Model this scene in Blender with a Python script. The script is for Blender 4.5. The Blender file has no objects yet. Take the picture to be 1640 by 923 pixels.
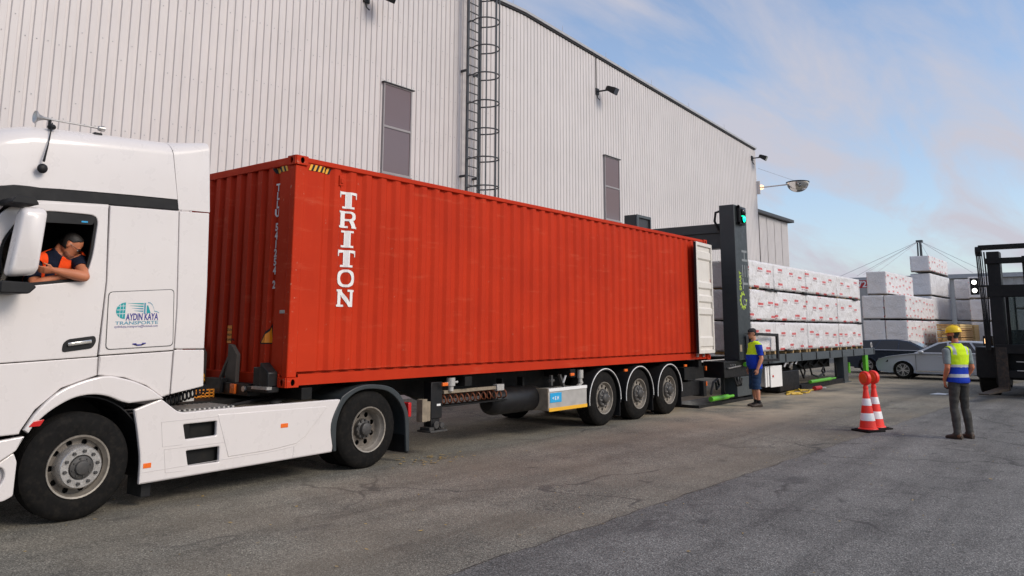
import bpy, bmesh, math, random
from mathutils import Vector, Matrix, noise
import numpy as np

random.seed(7)
SC = bpy.context.scene
COL = SC.collection
R = math.radians

# ------------------------------------------------------------------ camera
cam_data = bpy.data.cameras.new('camera')
cam = bpy.data.objects.new('camera', cam_data)
COL.objects.link(cam)
YAW, PITCH, ROLL = 0.6668437, 0.1537872, 0.0037547
fwd = Vector((math.cos(PITCH) * math.cos(YAW), math.cos(PITCH) * math.sin(YAW), math.sin(PITCH)))
rgt = Vector((math.sin(YAW), -math.cos(YAW), 0))
upv = rgt.cross(fwd)
r2 = rgt * math.cos(ROLL) + upv * math.sin(ROLL)
u2 = upv * math.cos(ROLL) - rgt * math.sin(ROLL)
cam.matrix_world = Matrix(((r2.x, u2.x, -fwd.x, -5.975), (r2.y, u2.y, -fwd.y, -8.186),
                           (r2.z, u2.z, -fwd.z, 1.850), (0, 0, 0, 1)))
cam_data.sensor_width = 36.0
cam_data.lens = 1257.7 / 1640 * 36.0
cam_data.shift_y = -130.9 / 1640
cam_data.clip_start = 0.1
cam_data.clip_end = 3000
SC.camera = cam

# ------------------------------------------------------------------ light
SUN_EL, SUN_AZ = 34.0, -80.0          # azimuth in degrees, counter-clockwise from +X
sun_dir = Vector((math.cos(R(SUN_EL)) * math.cos(R(SUN_AZ)), math.cos(R(SUN_EL)) * math.sin(R(SUN_AZ)), math.sin(R(SUN_EL))))
sd = bpy.data.lights.new('sun', 'SUN')
sd.energy = 1.6
sd.angle = R(24)
sd.color = (1.0, 0.90, 0.78)
sun = bpy.data.objects.new('sun', sd)
COL.objects.link(sun)
sun.rotation_euler = (-sun_dir).to_track_quat('-Z', 'Y').to_euler()
sun.location = (0, -30, 40)

W = bpy.data.worlds.new('World')
SC.world = W
W.use_nodes = True
nt = W.node_tree
nt.nodes.clear()
def wn(t, **k):
    n = nt.nodes.new(t)
    for a, b in k.items():
        setattr(n, a, b)
    return n
out = wn('ShaderNodeOutputWorld')
bg = wn('ShaderNodeBackground')
bg.inputs['Strength'].default_value = 0.1
sky = wn('ShaderNodeTexSky', sky_type='NISHITA', sun_disc=False, sun_elevation=R(SUN_EL),
         sun_rotation=R(90 - SUN_AZ), altitude=100, air_density=1.0, dust_density=1.2, ozone_density=2.0)
tc = wn('ShaderNodeTexCoord')
sep = wn('ShaderNodeSeparateXYZ')
nt.links.new(tc.outputs['Generated'], sep.inputs[0])
def wm(op, a, b=None):
    n = wn('ShaderNodeMath', operation=op)
    for i, x in enumerate((a, b)):
        if x is None:
            continue
        if isinstance(x, (int, float)):
            n.inputs[i].default_value = x
        else:
            nt.links.new(x, n.inputs[i])
    return n.outputs[0]
zz = wm('ADD', wm('MAXIMUM', sep.outputs['Z'], 0.0), 0.16)
cx = wm('DIVIDE', sep.outputs['X'], zz)
cy = wm('DIVIDE', sep.outputs['Y'], zz)
comb = wn('ShaderNodeCombineXYZ')
nt.links.new(cx, comb.inputs[0]); nt.links.new(cy, comb.inputs[1])
mp = wn('ShaderNodeMapping')
mp.inputs['Rotation'].default_value = (0, 0, R(18))
mp.inputs['Scale'].default_value = (0.85, 2.6, 1.0)
nt.links.new(comb.outputs[0], mp.inputs[0])
cn = wn('ShaderNodeTexNoise'); cn.inputs['Scale'].default_value = 1.15; cn.inputs['Detail'].default_value = 9
cn.inputs['Roughness'].default_value = 0.56; cn.inputs['Distortion'].default_value = 0.5
nt.links.new(mp.outputs[0], cn.inputs['Vector'])
cr = wn('ShaderNodeValToRGB')
cr.color_ramp.elements[0].position = 0.41; cr.color_ramp.elements[0].color = (0.12, 0.12, 0.12, 1)
cr.color_ramp.elements[1].position = 0.63; cr.color_ramp.elements[1].color = (0.86, 0.86, 0.86, 1)
nt.links.new(cn.outputs['Fac'], cr.inputs[0])
# thicker haze of thin cloud towards the horizon
hz = wm('POWER', wm('SUBTRACT', 1.0, wm('MAXIMUM', sep.outputs['Z'], 0.0)), 5.0)
fac = wm('MINIMUM', wm('ADD', cr.outputs[0], wm('MULTIPLY', hz, 0.30)), 1.0)
mixc = wn('ShaderNodeMix', data_type='RGBA')
nt.links.new(fac, mixc.inputs['Factor'])
skyg = wn('ShaderNodeMix', data_type='RGBA', blend_type='MULTIPLY')
skyg.inputs['Factor'].default_value = 1.0
nt.links.new(sky.outputs[0], skyg.inputs[6])
skyg.inputs[7].default_value = (1.52, 1.56, 1.58, 1)
nt.links.new(skyg.outputs[2], mixc.inputs[6])
mixc.inputs[7].default_value = (4.7, 4.65, 5.25, 1)
nt.links.new(mixc.outputs[2], bg.inputs['Color'])
nt.links.new(bg.outputs[0], out.inputs['Surface'])

SC.view_settings.view_transform = 'Standard'
SC.view_settings.look = 'None'
SC.view_settings.exposure = 0.32
SC.view_settings.gamma = 1.0
SC.view_settings.use_curve_mapping = False

# ------------------------------------------------------------------ materials
MATS = {}
class NT:
    """small helper for node graphs of one material"""
    def __init__(self, m):
        self.m = m; self.t = m.node_tree
        self.bsdf = self.t.nodes['Principled BSDF']
        self._tc = None
    def n(self, typ, **k):
        n = self.t.nodes.new(typ)
        for a, b in k.items():
            setattr(n, a, b)
        return n
    def link(self, a, b):
        self.t.links.new(a, b)
    @property
    def tc(self):
        if not self._tc:
            self._tc = self.n('ShaderNodeTexCoord')
        return self._tc
    def noise(self, scale, detail=4, rough=0.55, vec=None, dist=0.0):
        n = self.n('ShaderNodeTexNoise')
        n.inputs['Scale'].default_value = scale; n.inputs['Detail'].default_value = detail
        n.inputs['Roughness'].default_value = rough; n.inputs['Distortion'].default_value = dist
        self.link(vec or self.tc.outputs['Object'], n.inputs['Vector'])
        return n.outputs['Fac']
    def ramp(self, f, stops):
        r = self.n('ShaderNodeValToRGB')
        e = r.color_ramp.elements
        while len(e) < len(stops):
            e.new(0.5)
        for i, (p, c) in enumerate(stops):
            e[i].position = p
            e[i].color = (c, c, c, 1) if isinstance(c, (int, float)) else (*c, 1)
        self.link(f, r.inputs[0])
        return r.outputs[0]
    def mix(self, f, a, b, mode='MIX'):
        n = self.n('ShaderNodeMix', data_type='RGBA', blend_type=mode)
        for i, x in ((0, f), (6, a), (7, b)):
            if isinstance(x, (int, float)):
                n.inputs[i].default_value = x
            elif isinstance(x, tuple):
                n.inputs[i].default_value = (*x, 1)
            else:
                self.link(x, n.inputs[i])
        return n.outputs[2]
    def math(self, op, a, b=None, c=None):
        n = self.n('ShaderNodeMath', operation=op)
        for i, x in enumerate((a, b, c)):
            if x is None:
                continue
            if isinstance(x, (int, float)):
                n.inputs[i].default_value = x
            else:
                self.link(x, n.inputs[i])
        return n.outputs[0]
    def map(self, scale=(1, 1, 1), rot=(0, 0, 0), loc=(0, 0, 0), src='Object'):
        m = self.n('ShaderNodeMapping')
        m.inputs['Scale'].default_value = scale; m.inputs['Rotation'].default_value = rot
        m.inputs['Location'].default_value = loc
        self.link(self.tc.outputs[src], m.inputs[0])
        return m.outputs[0]
    def bump(self, h, strength=0.3, dist=0.01):
        b = self.n('ShaderNodeBump')
        b.inputs['Strength'].default_value = strength; b.inputs['Distance'].default_value = dist
        self.link(h, b.inputs['Height'])
        self.link(b.outputs[0], self.bsdf.inputs['Normal'])
        return b
    def color(self, c):
        if isinstance(c, tuple):
            self.bsdf.inputs['Base Color'].default_value = (*c, 1)
        else:
            self.link(c, self.bsdf.inputs['Base Color'])

def newmat(name, rough=0.5, metal=0.0, spec=0.5):
    m = bpy.data.materials.new(name)
    m.use_nodes = True
    g = NT(m)
    g.bsdf.inputs['Roughness'].default_value = rough
    g.bsdf.inputs['Metallic'].default_value = metal
    g.bsdf.inputs['Specular IOR Level'].default_value = spec
    MATS[name] = m
    return g

def paint(name, c, rough=0.45, metal=0.0, var=0.12, scale=3.0, dirt=None, dirt_amt=0.25, spec=0.5, bump=0.0, streak=False):
    """a plain surface with a little tonal variation, grime and optional relief"""
    g = newmat(name, rough, metal, spec)
    f = g.noise(scale, 5)
    lo = tuple(x * (1 - var) for x in c); hi = tuple(min(1, x * (1 + var * 0.6)) for x in c)
    col = g.mix(g.ramp(f, [(0.3, 0.0), (0.7, 1.0)]), lo, hi)
    if dirt:
        vec = g.map(scale=(5, 5, 0.7)) if streak else None
        d = g.noise(scale * 1.7, 7, 0.65, vec=vec)
        dm = g.ramp(d, [(0.48, 0.0), (0.75, dirt_amt)])
        col = g.mix(dm, col, dirt)
    g.color(col)
    if name == 'white_paint':
        g.bsdf.inputs['Coat Weight'].default_value = 0.4
        g.bsdf.inputs['Coat Roughness'].default_value = 0.05
    r = g.ramp(g.noise(scale * 4, 4), [(0.3, max(0.02, rough - 0.08)), (0.7, min(1, rough + 0.1))])
    g.link(r, g.bsdf.inputs['Roughness'])
    if bump:
        g.bump(g.noise(180, 3), bump, 0.002)
    return MATS[name]

def emit(name, c, strength, base=(0.02, 0.02, 0.02)):
    g = newmat(name, 0.3)
    g.color(base)
    g.bsdf.inputs['Emission Color'].default_value = (*c, 1)
    g.bsdf.inputs['Emission Strength'].default_value = strength
    return MATS[name]

# ------------------------------------------------------------------ objects
def tag(o, label=None, cat=None, group=None, kind=None):
    if label: o['label'] = label
    if cat: o['category'] = cat
    if group: o['group'] = group
    if kind: o['kind'] = kind
    return o

def thing(name, label, cat, loc=(0, 0, 0), rotz=0.0, group=None):
    o = bpy.data.objects.new(name, None)
    COL.objects.link(o)
    o.empty_display_size = 0.2
    o.location = loc; o.rotation_euler = (0, 0, rotz)
    return tag(o, label, cat, group)

def worldmat(o):
    m = o.matrix_basis.copy()
    while o.parent:
        o = o.parent
        m = o.matrix_basis @ m
    return m

def link_mesh(name, me, mats, parent=None, local=False, bevel=0.0, smooth=35, label=None, kind=None, seg=2):
    """link a mesh whose coordinates are world (or already local to the thing) as a child of parent"""
    if parent is not None and not local:
        me.transform(worldmat(parent).inverted())
    for m in (mats if isinstance(mats, (list, tuple)) else [mats]):
        me.materials.append(MATS[m])
    o = bpy.data.objects.new(name, me)
    COL.objects.link(o)
    if parent is not None:
        o.parent = parent
    if smooth:
        me.polygons.foreach_set('use_smooth', [True] * len(me.polygons))
        try:
            me.set_sharp_from_angle(angle=R(smooth))
        except Exception:
            pass
    if bevel:
        b = o.modifiers.new('bevel', 'BEVEL')
        b.width = bevel; b.segments = seg; b.limit_method = 'ANGLE'; b.angle_limit = R(40)
        b.harden_normals = False
    if label: o['label'] = label
    if kind: o['kind'] = kind
    return o

class MB:
    """collects simple shapes and links them as one mesh"""
    def __init__(self):
        self.v = []; self.f = []; self.mi = []; self.cur = 0
    def add(self, vs, fs):
        b = len(self.v)
        self.v += [tuple(x) for x in vs]
        self.f += [tuple(b + i for i in f) for f in fs]
        self.mi += [self.cur] * len(fs)
        return self
    def box(self, x0, x1, y0, y1, z0, z1, M=None):
        vs = [(x, y, z) for x in (x0, x1) for y in (y0, y1) for z in (z0, z1)]
        if M is not None:
            vs = [M @ Vector(p) for p in vs]
        return self.add(vs, [(0, 1, 3, 2), (4, 6, 7, 5), (0, 4, 5, 1), (2, 3, 7, 6), (0, 2, 6, 4), (1, 5, 7, 3)])
    def hexa(self, vs):
        return self.add(vs, [(0, 1, 3, 2), (4, 6, 7, 5), (0, 4, 5, 1), (2, 3, 7, 6), (0, 2, 6, 4), (1, 5, 7, 3)])
    def bar(self, p0, p1, w, h, up=(0, 0, 1)):
        p0 = Vector(p0); p1 = Vector(p1); d = (p1 - p0).normalized()
        u = Vector(up)
        if abs(d.dot(u)) > 0.98:
            u = Vector((1, 0, 0))
        s = d.cross(u).normalized(); t = s.cross(d)
        vs = [p + s * a * w / 2 + t * b * h / 2 for p in (p0, p1) for a in (-1, 1) for b in (-1, 1)]
        return self.add(vs, [(0, 1, 3, 2), (4, 6, 7, 5), (0, 4, 5, 1), (2, 3, 7, 6), (0, 2, 6, 4), (1, 5, 7, 3)])
    def loft(self, rings, closed=True, caps=True):
        n = len(rings[0]); vs = [p for r in rings for p in r]; fs = []
        for i in range(len(rings) - 1):
            for j in range(n if closed else n - 1):
                k = (j + 1) % n
                fs.append((i * n + j, i * n + k, (i + 1) * n + k, (i + 1) * n + j))
        if caps and closed:
            fs.append(tuple(reversed(range(n))))
            fs.append(tuple((len(rings) - 1) * n + j for j in range(n)))
        return self.add(vs, fs)
    def cyl(self, p0, p1, r0, r1=None, n=16, caps=True):
        return self.tube([p0, p1], [r0, r0 if r1 is None else r1], n, caps)
    def tube(self, pts, r, n=8, caps=True, closed=False):
        pts = [Vector(p) for p in pts]
        rs = r if isinstance(r, (list, tuple)) else [r] * len(pts)
        m = len(pts)
        tang = []
        for i in range(m):
            if closed:
                d = pts[(i + 1) % m] - pts[i - 1]
            else:
                d = pts[min(i + 1, m - 1)] - pts[max(i - 1, 0)]
            tang.append(d.normalized())
        a = Vector((0, 0, 1)) if abs(tang[0].z) < 0.9 else Vector((1, 0, 0))
        s = tang[0].cross(a).normalized()
        rings = []
        for i in range(m):
            s = (s - tang[i] * s.dot(tang[i])).normalized()
            t = tang[i].cross(s)
            rings.append([pts[i] + (s * math.cos(2 * math.pi * k / n) + t * math.sin(2 * math.pi * k / n)) * rs[i] for k in range(n)])
        if closed:
            rings.append(rings[0])
            return self.loft(rings, True, False)
        return self.loft(rings, True, caps)
    def lathe(self, prof, org, axis, n=32, a0=0.0, a1=2 * math.pi):
        """prof: (radius, height along axis)"""
        ax = Vector(axis).normalized(); org = Vector(org)
        h = Vector((0, 0, 1)) if abs(ax.z) < 0.9 else Vector((1, 0, 0))
        s = ax.cross(h).normalized(); t = ax.cross(s)
        full = abs(a1 - a0 - 2 * math.pi) < 1e-6
        k = n if full else n + 1
        vs = []
        for r, z in prof:
            for j in range(k):
                a = a0 + (a1 - a0) * j / n
                vs.append(org + ax * z + (s * math.cos(a) + t * math.sin(a)) * r)
        fs = []
        for i in range(len(prof) - 1):
            for j in range(n):
                q = (j + 1) % k
                fs.append((i * k + j, (i + 1) * k + j, (i + 1) * k + q, i * k + q))
        return self.add(vs, fs)
    def ball(self, c, rx, ry=None, rz=None, nu=16, nv=10, M=None):
        ry = ry or rx; rz = rz or rx; c = Vector(c); vs = []; fs = []
        for i in range(nv + 1):
            th = math.pi * i / nv
            for j in range(nu):
                ph = 2 * math.pi * j / nu
                p = Vector((rx * math.sin(th) * math.cos(ph), ry * math.sin(th) * math.sin(ph), rz * math.cos(th)))
                vs.append(c + (M @ p if M is not None else p))
        for i in range(nv):
            for j in range(nu):
                q = (j + 1) % nu
                fs.append((i * nu + j, (i + 1) * nu + j, (i + 1) * nu + q, i * nu + q))
        return self.add(vs, fs)
    def prism(self, poly, d0, d1, ax='y'):
        """poly in (x,z) for 'y', (y,z) for 'x', (x,y) for 'z', extruded d0..d1"""
        def P(a, b, d):
            return {'y': (a, d, b), 'x': (d, a, b), 'z': (a, b, d)}[ax]
        n = len(poly)
        vs = [P(a, b, d0) for a, b in poly] + [P(a, b, d1) for a, b in poly]
        fs = [tuple(range(n)), tuple(reversed(range(n, 2 * n)))]
        fs += [(i, i + n, (i + 1) % n + n, (i + 1) % n) for i in range(n)]
        return self.add(vs, fs)
    def quad(self, *p):
        return self.add(p, [tuple(range(len(p)))])
    def mesh(self, name):
        me = bpy.data.meshes.new(name)
        me.from_pydata(self.v, [], self.f)
        if any(self.mi):
            me.polygons.foreach_set('material_index', self.mi)
        bm = bmesh.new(); bm.from_mesh(me)
        bmesh.ops.remove_doubles(bm, verts=bm.verts, dist=1e-5)
        bmesh.ops.recalc_face_normals(bm, faces=bm.faces)
        bm.to_mesh(me); bm.free()
        return me
    def build(self, name, mats, parent=None, **k):
        return link_mesh(name, self.mesh(name), mats, parent, **k)

def rp(pts, r, n=5):
    """polygon with rounded corners; r one radius or one per corner"""
    out = []; m = len(pts)
    for i in range(m):
        rr = r[i] if isinstance(r, (list, tuple)) else r
        p = Vector(pts[i]); a = Vector(pts[i - 1]); b = Vector(pts[(i + 1) % m])
        if rr <= 0:
            out.append(tuple(p)); continue
        da = (a - p); db = (b - p)
        ra = min(rr, da.length * 0.49, db.length * 0.49)
        pa = p + da.normalized() * ra; pb = p + db.normalized() * ra
        for k in range(n + 1):
            t = k / n
            q = pa * (1 - t) ** 2 + p * 2 * t * (1 - t) + pb * t * t
            out.append((q.x, q.y))
    return out

def crv(pts, n=5):
    """smooth open curve through the points"""
    P = [Vector(p) for p in pts]; P = [P[0] * 2 - P[1]] + P + [P[-1] * 2 - P[-2]]; out = []
    for i in range(1, len(P) - 2):
        a, b, c, d = P[i - 1:i + 3]
        for k in range(n):
            t = k / n
            q = 0.5 * ((2 * b) + (c - a) * t + (2 * a - 5 * b + 4 * c - d) * t * t + (3 * b - a - 3 * c + d) * t ** 3)
            out.append((q.x, q.y))
    out.append(tuple(pts[-1]))
    return out

def circ(x, y, r, n=24):
    return [(x + r * math.cos(2 * math.pi * k / n), y + r * math.sin(2 * math.pi * k / n)) for k in range(n)]

def curve_mesh(cu):
    o = bpy.data.objects.new('tmp', cu)
    COL.objects.link(o)
    dg = bpy.context.evaluated_depsgraph_get()
    me = bpy.data.meshes.new_from_object(o.evaluated_get(dg))
    bpy.data.objects.remove(o); bpy.data.curves.remove(cu)
    me.materials.clear()
    return me

def frame(o, u, v):
    o, u, v = Vector(o), Vector(u).normalized(), Vector(v).normalized()
    w = u.cross(v)
    return Matrix(((u.x, v.x, w.x, o.x), (u.y, v.y, w.y, o.y), (u.z, v.z, w.z, o.z), (0, 0, 0, 1)))

XZ = frame((0, 0, 0), (1, 0, 0), (0, 0, 1))       # plate in the x-z plane, thickness along -y

def plate_mesh(outline, holes=(), t=0.03, bevel=0.006, F=XZ, off=0.0):
    """flat plate with holes and softened edges; outline in the (u,v) of F, its middle at w = off"""
    cu = bpy.data.curves.new('plate', 'CURVE')
    cu.dimensions = '2D'; cu.fill_mode = 'BOTH'
    b = min(bevel, t * 0.45)
    cu.extrude = t / 2 - b; cu.bevel_depth = b; cu.bevel_resolution = 1; cu.offset = -b
    for poly in [outline, *holes]:
        s = cu.splines.new('POLY')
        s.points.add(len(poly) - 1)
        for p, (x, y) in zip(s.points, poly):
            p.co = (x, y, 0, 1)
        s.use_cyclic_u = True
    me = curve_mesh(cu)
    me.transform(F @ Matrix.Translation((0, 0, off)))
    return me

def plate(name, outline, mats, parent, y0, y1, holes=(), bevel=0.006, **k):
    """plate in the x-z plane between y0 and y1"""
    me = plate_mesh(outline, holes, abs(y1 - y0), bevel, XZ, -(y0 + y1) / 2)
    return link_mesh(name, me, mats, parent, **k)

def text_mesh(s, size, F, t=0.002, align='LEFT', shear=0.0, sx=1.0, bold=0.0, space=1.0):
    cu = bpy.data.curves.new('txt', 'FONT')
    cu.body = s; cu.size = size; cu.extrude = t; cu.align_x = align; cu.shear = shear
    cu.space_character = space; cu.offset = bold; cu.resolution_u = 3
    me = curve_mesh(cu)
    me.transform(F @ Matrix.Diagonal((sx, 1, 1, 1)))
    return me

def join_meshes(ms, name='joined'):
    bm = bmesh.new()
    for m in ms:
        bm.from_mesh(m)
        bpy.data.meshes.remove(m)
    me = bpy.data.meshes.new(name)
    bm.to_mesh(me); bm.free()
    return me

def kids(o):
    return list(o.children)

def copy_tree(o, parent=None):
    """copy a thing, its parts and their sub-parts"""
    c = o.copy(); COL.objects.link(c)
    if parent is not None:
        c.parent = parent
    for ch in kids(o):
        copy_tree(ch, c)
    return c
# ------------------------------------------------------------------ material list
paint('cladding', (0.625, 0.585, 0.568), 0.42, var=0.05, scale=0.6, dirt=(0.36, 0.33, 0.31), dirt_amt=0.2, streak=True)
paint('flashing', (0.58, 0.54, 0.525), 0.45, var=0.05)
paint('coping', (0.40, 0.40, 0.41), 0.4, var=0.08)
paint('dark_trim', (0.035, 0.036, 0.04), 0.5)
paint('galvanised', (0.085, 0.09, 0.095), 0.45, metal=0.35, var=0.2, scale=8)
paint('frame_grey', (0.30, 0.28, 0.28), 0.4, var=0.08)
g = newmat('mauve_glass', 0.06, spec=0.6); g.color((0.15, 0.105, 0.105))
g = newmat('dark_glass', 0.05, spec=0.5); g.color((0.012, 0.013, 0.014))
g = newmat('car_glass', 0.05, spec=0.6); g.color((0.02, 0.022, 0.026))
paint('black_plastic', (0.010, 0.010, 0.011), 0.55, var=0.2, dirt=(0.04, 0.037, 0.034), dirt_amt=0.3, spec=0.3)
paint('black_metal', (0.009, 0.009, 0.010), 0.45, var=0.25, dirt=(0.032, 0.027, 0.022), dirt_amt=0.45, spec=0.35)
paint('chassis', (0.007, 0.007, 0.007), 0.6, var=0.3, dirt=(0.03, 0.023, 0.017), dirt_amt=0.5, spec=0.25)
paint('rubber', (0.0085, 0.008, 0.0075), 0.8, var=0.25, scale=9, dirt=(0.034, 0.028, 0.022), dirt_amt=0.5, spec=0.15)
paint('rim_shade', (0.15, 0.13, 0.11), 0.5, metal=0.3, var=0.25, scale=9, dirt=(0.06, 0.05, 0.04), dirt_amt=0.6)  # darker copy of the rim grey, shade of the recessed disc in its colour
paint('white_paint', (0.71, 0.662, 0.638), 0.3, var=0.02, scale=1.2, dirt=(0.62, 0.57, 0.52), dirt_amt=0.13, streak=True)
paint('white_plain', (0.8, 0.79, 0.77), 0.45, var=0.04)
paint('lettering_white', (0.82, 0.81, 0.78), 0.55, var=0.05, dirt=(0.55, 0.3, 0.25), dirt_amt=0.18, scale=9)
paint('cream_door', (0.70, 0.66, 0.60), 0.5, var=0.06, scale=3, dirt=(0.40, 0.34, 0.28), dirt_amt=0.3, streak=True)
paint('charcoal', (0.032, 0.039, 0.042), 0.45, var=0.12, scale=2)
paint('charcoal_light', (0.060, 0.070, 0.074), 0.4, var=0.1, scale=2)
paint('deck_grey', (0.075, 0.088, 0.095), 0.42, var=0.12)
paint('lime', (0.13, 0.48, 0.03), 0.4, var=0.08)
paint('lime_print', (0.36, 0.50, 0.04), 0.5, var=0.05)
paint('grey_print', (0.22, 0.235, 0.24), 0.5, var=0.05)
paint('orange_lens', (0.85, 0.16, 0.02), 0.25, var=0.05)
paint('red_lens', (0.55, 0.02, 0.02), 0.2, var=0.05)
paint('steel', (0.50, 0.48, 0.46), 0.35, metal=0.7, var=0.15, scale=12, dirt=(0.16, 0.12, 0.09), dirt_amt=0.5)
paint('rim_grey', (0.33, 0.295, 0.25), 0.42, metal=0.35, var=0.2, scale=8, dirt=(0.12, 0.10, 0.08), dirt_amt=0.6)
paint('hub_dark', (0.05, 0.048, 0.046), 0.5, var=0.3, scale=12, dirt=(0.12, 0.10, 0.08), dirt_amt=0.5)
paint('chrome', (0.75, 0.74, 0.72), 0.12, metal=1.0, var=0.05)
paint('aluminium', (0.50, 0.48, 0.45), 0.4, metal=0.3, var=0.12, scale=6)
paint('wood', (0.50, 0.33, 0.15), 0.7, var=0.3, scale=6)
paint('wood_grey', (0.26, 0.21, 0.15), 0.75, var=0.3, scale=9)
paint('timber_yellow', (0.68, 0.47, 0.20), 0.7, var=0.18, scale=5)
paint('timber_end', (0.52, 0.30, 0.11), 0.75, var=0.35, scale=5)
paint('rusty_hose', (0.22, 0.07, 0.03), 0.55, var=0.2)
paint('yellow', (0.85, 0.40, 0.02), 0.45, var=0.05)
paint('amber', (0.85, 0.30, 0.02), 0.5, var=0.05)
paint('sticker_orange', (1.0, 0.32, 0.01), 0.5, var=0.05)
paint('sign_red', (0.50, 0.02, 0.025), 0.5, var=0.05)
paint('sky_blue', (0.02, 0.36, 0.68), 0.4, var=0.05)
paint('reflective_yellow', (0.85, 0.45, 0.03), 0.4, var=0.05)
paint('teal_print', (0.0, 0.30, 0.32), 0.4, var=0.05)
paint('navy_print', (0.05, 0.045, 0.24), 0.4, var=0.05)
paint('steel_blue_print', (0.10, 0.28, 0.38), 0.4, var=0.05)
paint('cone_red', (0.90, 0.032, 0.016), 0.45, var=0.08)
paint('cone_white', (0.82, 0.81, 0.80), 0.4, var=0.04)
paint('asphalt_grime', (0.03, 0.03, 0.03), 0.8)
paint('silver_paint', (0.46, 0.48, 0.51), 0.38, metal=0.25, var=0.02, scale=0.5)
paint('navy_paint', (0.030, 0.040, 0.058), 0.2, metal=0.2, var=0.05)
paint('seat_dark', (0.02, 0.02, 0.022), 0.8)
paint('hall_grey', (0.42, 0.40, 0.38), 0.6, var=0.08)
paint('cable_grey', (0.40, 0.40, 0.42), 0.5)
paint('cable_yellow', (0.62, 0.40, 0.04), 0.5)
paint('leaf_yellow', (0.42, 0.28, 0.08), 0.8, var=0.3)
paint('forklift_black', (0.006, 0.006, 0.0065), 0.5, var=0.25, dirt=(0.022, 0.019, 0.016), dirt_amt=0.4, spec=0.25)
emit('green_lamp', (0.0, 0.9, 0.42), 3.0, (0.0, 0.3, 0.15))
emit('white_lamp', (1.0, 0.97, 0.9), 5.0)
emit('amber_lamp', (1.0, 0.55, 0.25), 2.5)

def red_material(name, chips):
    g = newmat(name, 0.6, spec=0.12)
    f = g.noise(0.8, 6, 0.6)
    col = g.mix(g.ramp(f, [(0.3, 0.0), (0.7, 1.0)]), (0.43, 0.027, 0.007), (0.54, 0.037, 0.009))
    v = g.map(scale=(3.5, 3.5, 0.25))
    st = g.noise(2.2, 6, 0.6, vec=v)
    col = g.mix(g.ramp(st, [(0.5, 0.0), (0.8, 0.45)]), col, (0.44, 0.019, 0.005))
    d = g.noise(14, 8, 0.72)
    col = g.mix(g.ramp(d, [(0.68 - chips, 0.0), (0.72 - chips, 0.75)]), col, (0.55, 0.23, 0.15))
    sc = g.noise(2.6, 7, 0.7, vec=g.map(scale=(0.35, 1, 3.2)))
    col = g.mix(g.ramp(sc, [(0.57, 0.0), (0.68, 0.34)]), col, (0.62, 0.115, 0.055))
    d2 = g.noise(5, 8, 0.72)
    col = g.mix(g.ramp(d2, [(0.69, 0.0), (0.74, 0.7)]), col, (0.13, 0.035, 0.018))
    g.color(col)
    g.bump(g.noise(3, 4), 0.06, 0.02)
red_material('container_red', 0.018)
red_material('container_red_worn', 0.075)

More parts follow.
